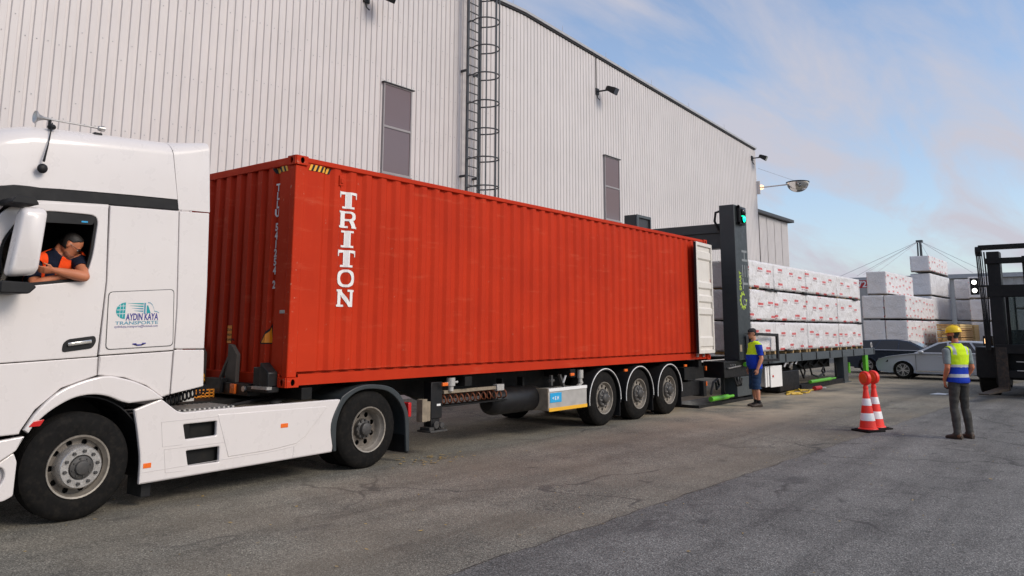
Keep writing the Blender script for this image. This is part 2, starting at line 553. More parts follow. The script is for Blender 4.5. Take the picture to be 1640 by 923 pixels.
def wrap_material(name, base, prints, block):
    """white printed building film: creases, red logos over a grey line (long sides), a grey text block (ends)"""
    g = newmat(name, 0.30, spec=0.55)
    oi = g.n('ShaderNodeObjectInfo')
    s = g.n('ShaderNodeSeparateXYZ'); g.link(g.tc.outputs['Object'], s.inputs[0])
    n = g.n('ShaderNodeSeparateXYZ'); g.link(g.tc.outputs['Normal'], n.inputs[0])
    side = g.math('GREATER_THAN', g.math('ABSOLUTE', n.outputs['Y']), 0.6)
    endf = g.math('GREATER_THAN', g.math('ABSOLUTE', n.outputs['X']), 0.6)
    col = g.mix(g.ramp(g.noise(1.3, 5), [(0.3, 0.0), (0.7, 1.0)]), tuple(x * 0.92 for x in base), base)
    rnd = g.math('MULTIPLY', oi.outputs['Random'], 17.0)
    if prints:
        cw, chh = 0.86, 0.42
        u = g.math('ADD', g.math('DIVIDE', s.outputs['X'], cw), rnd)
        w = g.math('ADD', g.math('DIVIDE', s.outputs['Z'], chh), 0.25)
        iu = g.math('FLOOR', u); iw = g.math('FLOOR', w)
        cv = g.n('ShaderNodeCombineXYZ'); g.link(iu, cv.inputs[0]); g.link(iw, cv.inputs[1]); g.link(rnd, cv.inputs[2])
        wnz = g.n('ShaderNodeTexWhiteNoise', noise_dimensions='3D'); g.link(cv.outputs[0], wnz.inputs['Vector'])
        cs = g.n('ShaderNodeSeparateColor'); g.link(wnz.outputs['Color'], cs.inputs[0])
        fu = g.math('SUBTRACT', g.math('MULTIPLY', g.math('SUBTRACT', u, iu), cw), g.math('MULTIPLY', cs.outputs[0], 0.40))
        fw = g.math('SUBTRACT', g.math('MULTIPLY', g.math('SUBTRACT', w, iw), chh), g.math('MULTIPLY', cs.outputs[1], 0.20))
        def band(v, a, b):
            return g.math('MULTIPLY', g.math('GREATER_THAN', v, a), g.math('LESS_THAN', v, b))
        logo = g.math('MULTIPLY', band(fu, 0.05, 0.41), band(fw, 0.075, 0.14))
        logo = g.math('MULTIPLY', logo, side)
        sub = g.math('MULTIPLY', g.math('MULTIPLY', band(fu, 0.00, 0.43), band(fw, 0.015, 0.055)), side)
        tn = g.math('GREATER_THAN', g.noise(38, 1, vec=g.map(scale=(1, 0.0, 0.15))), 0.47)
        sub = g.math('MULTIPLY', sub, tn)
        col = g.mix(g.math('MULTIPLY', sub, 0.72), col, (0.20, 0.07, 0.08))
        col = g.mix(g.math('MULTIPLY', logo, 0.9), col, (0.62, 0.035, 0.035))
        fold = g.math('MULTIPLY', g.math('LESS_THAN', g.math('FRACT', g.math('MULTIPLY', u, 0.5)), 0.012), side)
        col = g.mix(g.math('MULTIPLY', fold, 0.5), col, (0.35, 0.34, 0.35))
    if block:
        def band2(v, a, b):
            return g.math('MULTIPLY', g.math('GREATER_THAN', v, a), g.math('LESS_THAN', v, b))
        bk = g.math('MULTIPLY', band2(s.outputs['Y'], 0.26, 0.62), band2(s.outputs['Z'], 0.46, 0.74))
        bn = g.math('GREATER_THAN', g.noise(26, 2, vec=g.map(scale=(0, 1.0, 1.7))), 0.52)
        bk = g.math('MULTIPLY', g.math('MULTIPLY', bk, bn), endf)
        col = g.mix(g.math('MULTIPLY', bk, 0.30), col, (0.30, 0.31, 0.33))
    g.color(col)
    v = g.map(scale=(1.0, 1.0, 0.6), rot=(0, R(28), 0))
    h = g.math('ADD', g.noise(3.2, 4, 0.6, vec=v, dist=1.4), g.math('MULTIPLY', g.noise(11, 3), 0.3))
    g.bump(h, 0.85, 0.07)
wrap_material('film_white', (0.76, 0.735, 0.73), True, True)
wrap_material('film_grey', (0.72, 0.71, 0.715), False, True)

# ------------------------------------------------------------------ ground
def asphalt(name, warm, dusty):
    g = newmat(name, 0.85, spec=0.35)
    vo = g.n('ShaderNodeTexVoronoi'); vo.inputs['Scale'].default_value = 95
    g.link(g.tc.outputs['Object'], vo.inputs['Vector'])
    cs = g.n('ShaderNodeSeparateColor'); g.link(vo.outputs['Color'], cs.inputs[0])
    base = (0.262, 0.244, 0.198) if warm else (0.222, 0.215, 0.199)
    st = g.ramp(cs.outputs[0], [(0.0, 0.42), (0.5, 0.9), (0.86, 1.2), (1.0, 1.9)])
    col = g.mix(1.0, base, st, 'MULTIPLY')
    gap = g.ramp(vo.outputs['Distance'], [(0.30, 1.0), (0.75, 0.55)])
    col = g.mix(1.0, col, gap, 'MULTIPLY')
    big = g.noise(0.35, 6, 0.62)
    col = g.mix(1.0, col, g.ramp(big, [(0.3, 0.78), (0.7, 1.16)]), 'MULTIPLY')
    mid = g.noise(1.6, 6, 0.65)
    col = g.mix(1.0, col, g.ramp(mid, [(0.28, 0.72), (0.5, 1.0), (0.72, 1.12)]), 'MULTIPLY')
    # darker wheel tracks along the yard, fine cracks, oil drips
    trk = g.noise(1.0, 5, 0.6, vec=g.map(scale=(0.10, 1.7, 1), rot=(0, 0, R(6)), loc=(0, 0.4, 0)))
    col = g.mix(1.0, col, g.ramp(trk, [(0.33, 0.74), (0.5, 1.0), (0.66, 1.14)]), 'MULTIPLY')
    vc = g.n('ShaderNodeTexVoronoi', feature='DISTANCE_TO_EDGE'); vc.inputs['Scale'].default_value = 0.32
    wv = g.n('ShaderNodeVectorMath', operation='ADD')
    nn = g.n('ShaderNodeTexNoise'); nn.inputs['Scale'].default_value = 1.3; nn.inputs['Detail'].default_value = 6
    g.link(g.tc.outputs['Object'], nn.inputs['Vector']); g.link(g.tc.outputs['Object'], wv.inputs[0]); g.link(nn.outputs['Color'], wv.inputs[1])
    g.link(wv.outputs[0], vc.inputs['Vector'])
    ck = g.math('MULTIPLY', g.ramp(vc.outputs['Distance'], [(0.0, 0.75), (0.006, 0.55), (0.012, 0.0)]), g.ramp(g.noise(0.28, 3, vec=g.map(loc=(5, 9, 0))), [(0.46, 0.0), (0.56, 1.0)]))
    col = g.mix(ck, col, (0.045, 0.042, 0.04))
    oil = g.ramp(g.noise(2.3, 4, 0.55, vec=g.map(loc=(2.2, 6.1, 0))), [(0.66, 0.0), (0.72, 0.6)])
    col = g.mix(oil, col, (0.045, 0.043, 0.042))
    # oil stains and tyre-worn streaks along the yard
    stn = g.noise(0.9, 5, 0.6, vec=g.map(scale=(0.6, 1.3, 1), loc=(3.7, 1.9, 0)))
    col = g.mix(g.ramp(stn, [(0.62, 0.0), (0.70, 0.5)]), col, (0.035, 0.033, 0.034))
    if dusty:
        s = g.n('ShaderNodeSeparateXYZ'); g.link(g.tc.outputs['Object'], s.inputs[0])
        def smooth(v, a, b):
            m = g.n('ShaderNodeMapRange', interpolation_type='SMOOTHSTEP')
            m.inputs['From Min'].default_value = a; m.inputs['From Max'].default_value = b
            g.link(v, m.inputs['Value']); return m.outputs['Result']
        m = g.math('MULTIPLY', smooth(s.outputs['X'], 6.5, 12.0), smooth(s.outputs['X'], 30, 20))
        m = g.math('MULTIPLY', m, g.math('MULTIPLY', smooth(s.outputs['Y'], -3.2, -0.9), smooth(s.outputs['Y'], 3.0, 0.8)))
        dn = g.ramp(g.noise(0.75, 6, 0.6, vec=g.map(loc=(1.3, 4.2, 0))), [(0.36, 0.0), (0.58, 0.9)])
        col = g.mix(g.math('MULTIPLY', m, dn), col, (0.46, 0.38, 0.27))
        # brown tinge where soil was carried onto the yard
        br = g.ramp(g.noise(0.5, 4, vec=g.map(loc=(8.1, 2.2, 0))), [(0.42, 0.0), (0.66, 0.4)])
        col = g.mix(br, col, (0.215, 0.178, 0.128))
    g.color(col)
    h = g.math('ADD', vo.outputs['Distance'], g.math('MULTIPLY', g.noise(30, 5), 0.8))
    g.bump(h, 0.5, 0.008)
asphalt('asphalt_warm', True, True)
asphalt('asphalt_cool', False, False)

mb = MB(); mb.quad((-400, -400, 0), (700, -400, 0), (700, 400, 0), (-400, 400, 0))
tag(mb.build('ground', 'asphalt_warm', smooth=0), kind='structure')
# the newer asphalt lane with a ragged joint
mb = MB(); xs = [-40 + 0.12 * i for i in range(1100)]
def seam(x):
    return -4.05 - 0.03 * (x - 3) + 0.05 * noise.noise(Vector((x * 2.1, 0, 0))) + 0.02 * noise.noise(Vector((x * 9, 3, 0)))
vs = []; fs = []
for x in xs:
    vs += [(x, seam(x), 0.005), (x, -120, 0.005), (x, seam(x) + 0.012, 0.0)]
for i in range(len(xs) - 1):
    a = 3 * i
    fs += [(a, a + 1, a + 4, a + 3), (a + 2, a, a + 3, a + 5)]
mb.add(vs, fs)
tag(mb.build('asphalt_lane', 'asphalt_cool', smooth=0), kind='structure')
# the open joint itself: a narrow dark crack along the lane edge
mb = MB(); vs = []; fs = []
for i, x in enumerate(xs):
    w = 0.004 + 0.012 * max(0, noise.noise(Vector((x * 3.3, 7, 0))) + 0.2)
    vs += [(x, seam(x) + 0.014, 0.0035), (x, seam(x) + 0.014 + w, 0.0035)]
fs = [(2 * i, 2 * i + 2, 2 * i + 3, 2 * i + 1) for i in range(len(xs) - 1)]
mb.add(vs, fs)
tag(mb.build('asphalt_joint', 'asphalt_grime', smooth=0), kind='structure')

# ------------------------------------------------------------------ warehouse
WY = 7.0
XR, XL = 34.30, -6.0
def roof_z(x):
    return 12.27 - 0.047 * (x - 13.9) if x > 13.9 else 12.27 - 0.035 * (13.9 - x)
wh = thing('warehouse', 'large pale ribbed metal warehouse with a low gable behind the red container', 'warehouse', (14, WY, 0))
mb = MB()
pr = [(XL, 0), (XR - 0.02, 0), (XR - 0.02, roof_z(XR) - 0.1), (13.9, roof_z(13.9) - 0.1), (XL, roof_z(XL) - 0.1)]
mb.prism(pr, WY + 0.06, WY + 34)
mb.build('wall', 'flashing', wh, smooth=0)
def ribs(x0, x1, pitch=0.19, crest=0.112, slope=0.015, depth=0.036):
    pts = []; x = x0
    while x < x1 - 1e-6:
        for dx, d in ((0, 0), (crest, 0), (crest + slope, depth), (pitch - slope, depth)):
            if x + dx <= x1 + 1e-6:
                pts.append((x + dx, d))
        x += pitch
    pts.append((x1, pts[-1][1] if pts[-1][1] else 0))
    return pts
SHW = 0.19 * 6
x = XL; k = 0
while x < XR - 0.05:
    x1 = min(x + SHW, XR)
    mb = MB(); vs = []; fs = []
    pts = ribs(x, x1 + 0.001, depth=0.030 if x < 11.5 else 0.022)
    off = -0.0015 * (k % 2)
    for px, d in pts:
        vs += [(px, WY + d + off, 0.25), (px, WY + d + off, roof_z(px) - 0.06)]
    fs = [(2 * i, 2 * i + 2, 2 * i + 3, 2 * i + 1) for i in range(len(pts) - 1)]
    mb.add(vs, fs)
    o = mb.build('cladding_sheet', 'cladding', wh, smooth=0)
    x += SHW; k += 1
# screw heads in horizontal lines
mb = MB()
rs = random.Random(3)
x = XL
while x < 13.5:
    for z in (5.6, 7.0, 8.4, 9.8, 11.2):
        zz_ = z + (0.0 if rs.random() < 0.5 else 0.35) + rs.uniform(-0.02, 0.02)
        mb.box(x + 0.05, x + 0.066, WY - 0.011, WY - 0.001, zz_, zz_ + 0.016)
    x += 0.19
tag(mb.build('screw', 'coping', wh, smooth=0), kind='stuff')
# coping along the gable and corner flashing
mb = MB()
for a, b in ((XL, 13.9), (13.9, XR)):
    mb.hexa([(x_, y_, roof_z(x_) + dz) for x_ in (a, b) for y_ in (WY - 0.10, WY + 0.5) for dz in (0.02, 0.11)])
mb.build('coping', 'coping', wh, smooth=0)
mb = MB()
for a, b in ((XL, 13.9), (13.9, XR - 0.05)):
    mb.hexa([(x_, y_, roof_z(x_) + dz) for x_ in (a, b) for y_ in (WY - 0.05, WY + 0.4) for dz in (-0.035, 0.02)])
mb.build('coping_shade', 'dark_trim', wh, smooth=0)  # dark bar stands in for the shadow under the coping
mb = MB(); mb.box(XR - 0.10, XR + 0.012, WY - 0.014, WY + 0.25, 0.2, roof_z(XR) - 0.08)
mb.build('corner_flashing', 'flashing', wh, smooth=0)
for a, b in ((XL, 13.9), (13.9, XR)):
    mb = MB(); mb.hexa([(x_, y_, roof_z(x_) + dz) for x_ in (a, b) for y_ in (WY + 0.5, WY + 34) for dz in (-0.05, 0.06)])
    mb.build('roof', 'coping', wh, smooth=0)

def window(x0, x1, z0, zm, z1):
    y = WY - 0.035
    me = plate_mesh([(x0, z0), (x1, z0), (x1, z1), (x0, z1)],
                    [[(x0 + 0.035, z0 + 0.04), (x0 + 0.035, zm - 0.03), (x1 - 0.045, zm - 0.03), (x1 - 0.045, z0 + 0.04)],
                     [(x0 + 0.035, zm + 0.03), (x0 + 0.035, z1 - 0.035), (x1 - 0.045, z1 - 0.035), (x1 - 0.045, zm + 0.03)]],
                    0.06, 0.004, XZ, -y)
    w = link_mesh('window', me, 'frame_grey', wh)
    for a, b in ((z0 + 0.03, zm - 0.02), (zm + 0.02, z1 - 0.03)):
        m2 = MB(); m2.box(x0 + 0.03, x1 - 0.04, y - 0.008, y + 0.012, a, b)
        m2.build('pane', 'mauve_glass', w, smooth=0)
    m2 = MB(); m2.box(x0 - 0.05, x1 + 0.06, y - 0.07, WY + 0.02, z1, z1 + 0.025)
    m2.build('window_trim', 'dark_trim', w, smooth=0)
    m2 = MB(); m2.box(x0 - 0.03, x1 + 0.03, y - 0.06, WY + 0.02, z0 - 0.03, z0 - 0.002)
    m2.build('sill', 'frame_grey', w, smooth=0)
window(7.74, 8.78, 5.86, 7.12, 8.30)
window(18.87, 19.95, 5.86, 7.12, 8.28)

# rods on the roof edge
for i, x in enumerate((13.6, 16.5, 19.5, 23.2, 26.8, 30.8)):
    mb = MB(); z = roof_z(x) + 0.13
    mb.cyl((x, WY + 0.2, z), (x, WY + 0.2, z + 0.42), 0.012, 0.006, n=6)
    o = mb.build('lightning_rod', 'cable_grey')
    tag(o, '%s thin lightning rod from the left on the warehouse roof edge' % ('first', 'second', 'third', 'fourth', 'fifth', 'sixth')[i], 'rod', 'lightning rods along the warehouse roof edge')

# ladder with safety cage
lad = thing('cage_ladder', 'dark grey fixed ladder with round safety cage on the warehouse wall', 'ladder', (11.12, 6.75, 2.4))
LX0, LX1, LY = 10.84, 11.40, 6.74
for x in (LX0, LX1):
    mb = MB(); mb.box(x - 0.035, x + 0.035, LY - 0.03, LY + 0.03, 2.4, 13.2)
    mb.build('rail', 'galvanised', lad, smooth=0)
mb = MB(); mb.cyl((LX0 + 0.03, LY, 2.6), (LX1 - 0.03, LY, 2.6), 0.018, n=8)
rung = mb.build('rung', 'galvanised', lad)
for k in range(1, 38):
    c = rung.copy(); COL.objects.link(c); c.parent = lad
    c.location = (0, 0, 0.28 * k)
def hoop_pts(z, n=20):
    r = 0.40; cxm = (LX0 + LX1) / 2 + 0.06; cym = LY - 0.42
    pts = [(LX0, LY, z)]
    for i in range(n + 1):
        a = math.radians(200 - 10 + (-1) * 0 + i * (360 - 2 * 70 + 0) / n) if False else math.radians(150 + i * 240 / n)
        pts.append((cxm + r * math.cos(a), cym + r * math.sin(a), z))
    pts.append((LX1, LY, z))
    return pts
mb = MB(); mb.tube(hoop_pts(4.2), 0.022, n=6)
hoop = mb.build('cage_hoop', 'galvanised', lad)
for k in range(1, 12):
    c = hoop.copy(); COL.objects.link(c); c.parent = lad
    c.location = (0, 0, 0.84 * k)
hp = hoop_pts(0)
for i in (4, 7, 11, 15, 18):
    mb = MB(); mb.box(hp[i][0] - 0.02, hp[i][0] + 0.02, hp[i][1] - 0.008, hp[i][1] + 0.008, 4.2, 13.2)
    mb.build('cage_bar', 'galvanised', lad, smooth=0)
for z in (4.6, 6.2, 9.4, 12.0):
    for x in (LX0, LX1):
        mb = MB(); mb.box(x - 0.03, x + 0.03, LY, WY + 0.02, z, z + 0.06); mb.build('bracket', 'dark_trim', lad, smooth=0)

# floodlights with bracket, head and glass
def floodlight(x, z, label, conduit=0.0):
    t = thing('floodlight', label, 'floodlight', (x, WY, z), group='black floodlights on the warehouse wall')
    m = MB(); m.box(-0.10, 0.10, -0.05, 0.0, -0.12, 0.12); m.bar((0, -0.05, 0), (0.12, -0.42, 0.02), 0.05, 0.05)
    m.build('bracket', 'black_metal', t, local=True)
    M = Matrix.Translation((0.22, -0.55, 0.02)) @ Matrix.Rotation(R(28), 4, 'X') @ Matrix.Rotation(R(12), 4, 'Z')
    m = MB(); m.hexa([M @ Vector(p) for p in [(-0.20, -0.16, -0.13), (-0.20, -0.16, 0.13), (-0.15, 0.18, -0.09), (-0.15, 0.18, 0.09),
                                              (0.24, -0.16, -0.13), (0.24, -0.16, 0.13), (0.18, 0.18, -0.09), (0.18, 0.18, 0.09)]])
    for i in range(5):
        m.box(-0.12 + i * 0.06, -0.10 + i * 0.06, 0.17, 0.23, -0.07, 0.07, M)
    h = m.build('lamp_head', 'black_metal', t, local=True, bevel=0.012)
    m = MB(); m.box(-0.17, 0.21, -0.172, -0.158, -0.11, 0.11, M); m.build('lamp_glass', 'dark_glass', h, local=True, smooth=0)
    m = MB(); m.tube([(-0.02, -0.03, -0.12), (-0.02, -0.06, -0.26), (0.06, -0.10, -0.33)], 0.018, n=6)
    if conduit:
        m.cyl((-0.06, -0.02, 0.12), (-0.06, -0.02, conduit), 0.016, n=6)
    m.build('cable', 'black_plastic', t, local=True)
floodlight(7.05, 10.42, 'black floodlight at the top edge of the photo, above the left window')
floodlight(18.45, 10.66, 'black floodlight high on the wall above the window right of the ladder', 1.35)
floodlight(33.80, 10.76, 'black floodlight at the far right corner of the warehouse under the roof edge')

# convex mirror on an arm
mr = thing('convex_mirror', 'half dome traffic mirror on an arm at the warehouse corner', 'mirror', (34.34, 6.95, 9.25))
m = MB(); m.box(-0.06, 0.0, -0.14, 0.02, -0.35, 0.35); m.cyl((0, -0.05, 0), (0.25, -1.45, 0.05), 0.035, n=10)
m.build('arm', 'flashing', mr, local=True)
m = MB()
prof = [(0.56 * math.cos(R(a)), -0.50 * math.sin(R(a))) for a in range(0, 91, 9)]
m.lathe(prof, (0.38, -1.98, 0.12), (0, 0, 1), 32)
d = m.build('mirror_dome', 'chrome', mr, local=True)
m = MB(); m.lathe([(0.0, 0.06), (0.5, 0.05), (0.58, 0.03), (0.58, -0.02), (0.55, -0.03)], (0.38, -1.98, 0.12), (0, 0, 1), 32)
m.build('mirror_rim', 'black_plastic', mr, local=True)
m = MB(); m.cyl((0, -0.06, 1.05), (0.36, -1.9, 0.2), 0.008, n=5); m.build('stay_wire', 'cable_grey', mr, local=True)
m = MB(); m.ball((0.12, -0.16, 0.03), 0.13); m.build('lamp', 'amber_lamp', mr, local=True)

# annex behind the corner
an = thing('annex', 'lower ribbed metal annex with a dark roof edge beyond the warehouse corner', 'annex', (38, 7.4, 0))
AX0, AX1, AY = 34.6, 40.1, 7.40
m = MB(); m.box(AX0, AX1, AY + 0.05, AY + 14, 0, 8.02); m.build('wall', 'flashing', an, smooth=0)
x = 35.55
while x < AX1 - 0.1:
    x1 = min(x + 1.14, AX1); pts = ribs(x, x1 - 0.004)
    m = MB(); vs = []
    for px, dd in pts:
        vs += [(px, AY + dd, 0.2), (px, AY + dd, 8.0)]
    m.add(vs, [(2 * i, 2 * i + 2, 2 * i + 3, 2 * i + 1) for i in range(len(pts) - 1)])
    m.build('cladding_sheet', 'cladding', an, smooth=0); x += 1.14
m = MB(); m.box(AX0 - 0.05, AX1 + 0.35, AY - 0.25, AY + 14.2, 8.04, 8.2); m.build('roof', 'dark_trim', an, smooth=0)

# far hall, its sign and the masted roof beyond
hall = thing('storage_hall', 'grey hall roof with ribbed wall seen above the wrapped stacks', 'hall', (80, 6, 0))
m = MB(); m.box(70, 120, -9, 13.6, 0, 6.15); m.build('wall', 'hall_grey', hall, smooth=0)
m = MB()
y = -9.0
while y < 13.5:
    m.box(69.95, 70.0, y, y + 0.35, 0.1, 6.1); y += 0.6
tag(m.build('wall_rib', 'hall_grey', hall, smooth=0), kind='stuff')
m = MB(); m.hexa([(x_, y_, z_ + 0.0) for x_ in (69.7, 121) for y_ in (-9.4, 14.0) for z_ in ((6.15, 6.5) if x_ < 100 else (7.6, 7.9))]); m.build('roof', 'coping', hall, smooth=0)
sg = thing('number_sign', 'red panel with white number 72 left of the grey wrapped stack', 'sign', (66, 9.95, 5.3))
m = MB(); m.box(66, 66.06, 9.45, 10.55, 5.36, 6.02); m.build('panel', 'sign_red', sg, smooth=0)
me = text_mesh('72', 0.72, frame((65.985, 10.06, 5.44), (0, -1, 0), (0, 0, 1)), align='CENTER', bold=0.018)
link_mesh('lettering', me, 'white_plain', sg, smooth=0)
for y in (9.6, 10.4):
    m = MB(); m.cyl((66.1, y, 0), (66.1, y, 6.0), 0.05, n=8); m.build('post', 'galvanised', sg)
ms = thing('roof_mast', 'lattice mast with slanting stay cables rising behind the far stacks', 'mast', (130, 17.4, 0))
m = MB()
for y0, x0 in ((17.0, 129.6), (17.9, 129.6), (17.4, 130.5)):
    m.cyl((x0, y0, 0), (130 + (x0 - 130) * 0.5, 17.4 + (y0 - 17.4) * 0.5, 15.6), 0.14, 0.12, n=8)
m.build('mast_leg', 'galvanised', ms)
m = MB(); m.box(129.6, 130.4, 16.95, 17.85, 15.4, 15.7); m.build('mast_head', 'galvanised', ms, smooth=0)
for y1, x1, z1 in ((29.5, 128, 10.2), (26, 126, 10.2), (23.5, 120, 10.0), (21.5, 118, 9.8), (10.2, 128, 10.2), (8, 126, 10.0), (13.5, 120, 10.0)):
    m = MB(); m.cyl((130, 17.4, 15.6), (x1, y1, z1), 0.026, n=5); m.build('stay_cable', 'cable_grey', ms)
# ------------------------------------------------------------------ shipping container
CL, CW, Z0, Z1 = 12.192, 2.438, 1.12, 4.016
ct = thing('shipping_container', 'long red corrugated shipping container with white vertical lettering on the trailer', 'container', (6.096, 1.219, Z0))
def trap(x0, x1, pitch, outer, slope, depth):
    """corrugation from a flat margin: (position, depth) pairs"""
    pts = [(x0 - 0.0, 0.0)]
    x = x0
    inner = pitch - outer - 2 * slope
    while x + pitch <= x1 + 1e-6:
        pts += [(x + outer, 0.0), (x + outer + slope, depth), (x + outer + slope + inner, depth), (x + pitch, 0.0)]
        x += pitch
    pts.append((x1, 0.0))
    return pts
SIDE = [(0.14, 0.0)] + trap(0.36, 11.93, 0.2755, 0.085, 0.055, 0.036) + [(12.05, 0.0)]
FRONT = [(0.11, 0.0)] + trap(0.24, 2.22, 0.2475, 0.10, 0.030, 0.048) + [(2.33, 0.0)]
def dents(x, z):
    return 0.009 * noise.noise(Vector((x * 0.9, z * 0.8, 1.0))) + 0.004 * noise.noise(Vector((x * 2.7, z * 1.9, 5.0)))
def panel(profile, fn, z0, z1, rows, name, mat):
    vs = []; fs = []
    n = len(profile)
    for r in range(rows + 1):
        z = z0 + (z1 - z0) * r / rows
        for p, d in profile:
            vs.append(fn(p, d, z))
    for r in range(rows):
        for i in range(n - 1):
            a = r * n + i
            fs.append((a, a + 1, a + n + 1, a + n))
    m = MB(); m.add(vs, fs)
    return m.build(name, mat, ct, smooth=20)
SY, FX = 0.014, 0.014
panel(SIDE, lambda p, d, z: (p, SY + d + dents(p, z), z), Z0 + 0.186, Z1 - 0.055, 14, 'side_panel', 'container_red')
panel(SIDE, lambda p, d, z: (p, CW - SY - d, z), Z0 + 0.15, Z1 - 0.055, 1, 'side_panel', 'container_red')
panel(FRONT, lambda p, d, z: (FX + d + 0.5 * dents(p, z), p, z), Z0 + 0.15, Z1 - 0.10, 10, 'front_panel', 'container_red')
def cbox(name, x0, x1, y0, y1, z0, z1, mat='container_red', bevel=0.008):
    m = MB(); m.box(x0, x1, y0, y1, z0, z1)
    return m.build(name, mat, ct, bevel=bevel)
cbox('top_rail', 0.178, CL - 0.178, 0.0, 0.06, Z1 - 0.075, Z1 - 0.01)
cbox('top_rail', 0.178, CL - 0.178, CW - 0.06, CW, Z1 - 0.075, Z1 - 0.01)
for s in (0, 1):
    m = MB(); y = 0.0 if s == 0 else CW
    k = 1 if s == 0 else -1
    m.prism([(y + k * 0.010, Z0 + 0.155), (y + k * 0.010, Z0 + 0.02), (y + k * 0.07, Z0 + 0.02), (y + k * 0.07, Z0 + 0.035), (y + k * 0.02, Z0 + 0.035), (y + k * 0.02, Z0 + 0.14), (y + k * 0.06, Z0 + 0.155)], 0.178, CL - 0.178, 'x')
    m.build('bottom_rail', 'container_red', ct, smooth=0)
cbox('rail_recess', 0.15, CL - 0.15, 0.085, 0.10, Z0 + 0.14, Z0 + 0.21, 'container_red', 0)
cbox('front_header', 0.0, 0.06, 0.162, CW - 0.162, Z1 - 0.11, Z1 - 0.01)
cbox('front_sill', 0.0, 0.10, 0.162, CW - 0.162, Z0 + 0.01, Z0 + 0.16)
cbox('rear_header', CL - 0.10, CL, 0.162, CW - 0.162, Z1 - 0.13, Z1 - 0.005)
cbox('rear_sill', CL - 0.13, CL, 0.162, CW - 0.162, Z0 + 0.005, Z0 + 0.16)
for x0, x1 in ((0.0, 0.15), (CL - 0.15, CL)):
    for y0, y1 in ((0.004, 0.115), (CW - 0.115, CW - 0.004)):
        cbox('corner_post', x0 + (0.004 if x0 == 0 else 0), x1 - (0.004 if x0 else 0), y0, y1, Z0 + 0.118, Z1 - 0.118, 'container_red_worn', 0.012)
# corner castings with their oval openings
def casting(cx0, sx, cy0, sy, z0):
    """cx0, cy0: outer corner; sx, sy: direction into the box"""
    a, b, h = 0.178, 0.162, 0.118
    ms_ = []
    ov = [(0.089 + 0.030 * math.cos(t) , 0.059 + 0.040 * math.sin(t)) for t in [2 * math.pi * i / 18 for i in range(18)]]
    F = frame((cx0, cy0, z0), (sx, 0, 0), (0, 0, 1))
    ms_.append(plate_mesh([(0, 0), (a, 0), (a, h), (0, h)], [ov], 0.016, 0.003, F, (0.006 if F.col[2][1] * sy < 0 else -0.006)))
    ov2 = [(0.081 + 0.030 * math.cos(t), 0.059 + 0.040 * math.sin(t)) for t in [2 * math.pi * i / 18 for i in range(18)]]
    F = frame((cx0, cy0, z0), (0, sy, 0), (0, 0, 1))
    ms_.append(plate_mesh([(0, 0), (b, 0), (b, h), (0, h)], [ov2], 0.016, 0.003, F, (0.006 if F.col[2][0] * sx < 0 else -0.006)))
    m = MB()
    for zz0, zz1 in ((z0, z0 + 0.012), (z0 + h - 0.012, z0 + h)):
        m.box(min(cx0, cx0 + sx * a), max(cx0, cx0 + sx * a), min(cy0, cy0 + sy * b), max(cy0, cy0 + sy * b), zz0, zz1)
    m.box(*sorted((cx0 + sx * (a - 0.012), cx0 + sx * a)), *sorted((cy0 + sy * 0.004, cy0 + sy * b)), z0 + 0.004, z0 + h - 0.004)
    m.box(*sorted((cx0 + sx * 0.004, cx0 + sx * a)), *sorted((cy0 + sy * (b - 0.012), cy0 + sy * b)), z0 + 0.004, z0 + h - 0.004)
    ms_.append(m.mesh('c'))
    c = link_mesh('corner_casting', join_meshes(ms_), 'container_red_worn', ct)
    m = MB(); m.box(*sorted((cx0 + sx * 0.05, cx0 + sx * 0.16)), *sorted((cy0 + sy * 0.05, cy0 + sy * 0.14)), z0 + 0.013, z0 + h - 0.013)
    m.build('cavity_shade', 'black_metal', c, smooth=0)  # solid dark block gives the shade inside the hollow casting
for xx, sx in ((-0.005, 1), (CL + 0.005, -1)):
    for yy, sy in ((-0.005, 1), (CW + 0.005, -1)):
        for z in (Z0, Z1 - 0.118):
            casting(xx, sx, yy, sy, z)
# roof, floor
m = MB(); m.box(0.05, CL - 0.08, 0.05, CW - 0.05, Z1 - 0.035, Z1 - 0.015); m.build('roof', 'container_red', ct, smooth=0)
m = MB(); m.box(0.09, CL - 0.10, 0.07, CW - 0.07, Z0 + 0.12, Z0 + 0.15); m.build('floor', 'wood_grey', ct, smooth=0)
m = MB()
for i in range(40):
    m.box(0.2 + i * 0.3, 0.25 + i * 0.3, 0.07, CW - 0.07, Z0 + 0.025, Z0 + 0.119)
tag(m.build('cross_member', 'container_red', ct, smooth=0), kind='stuff')

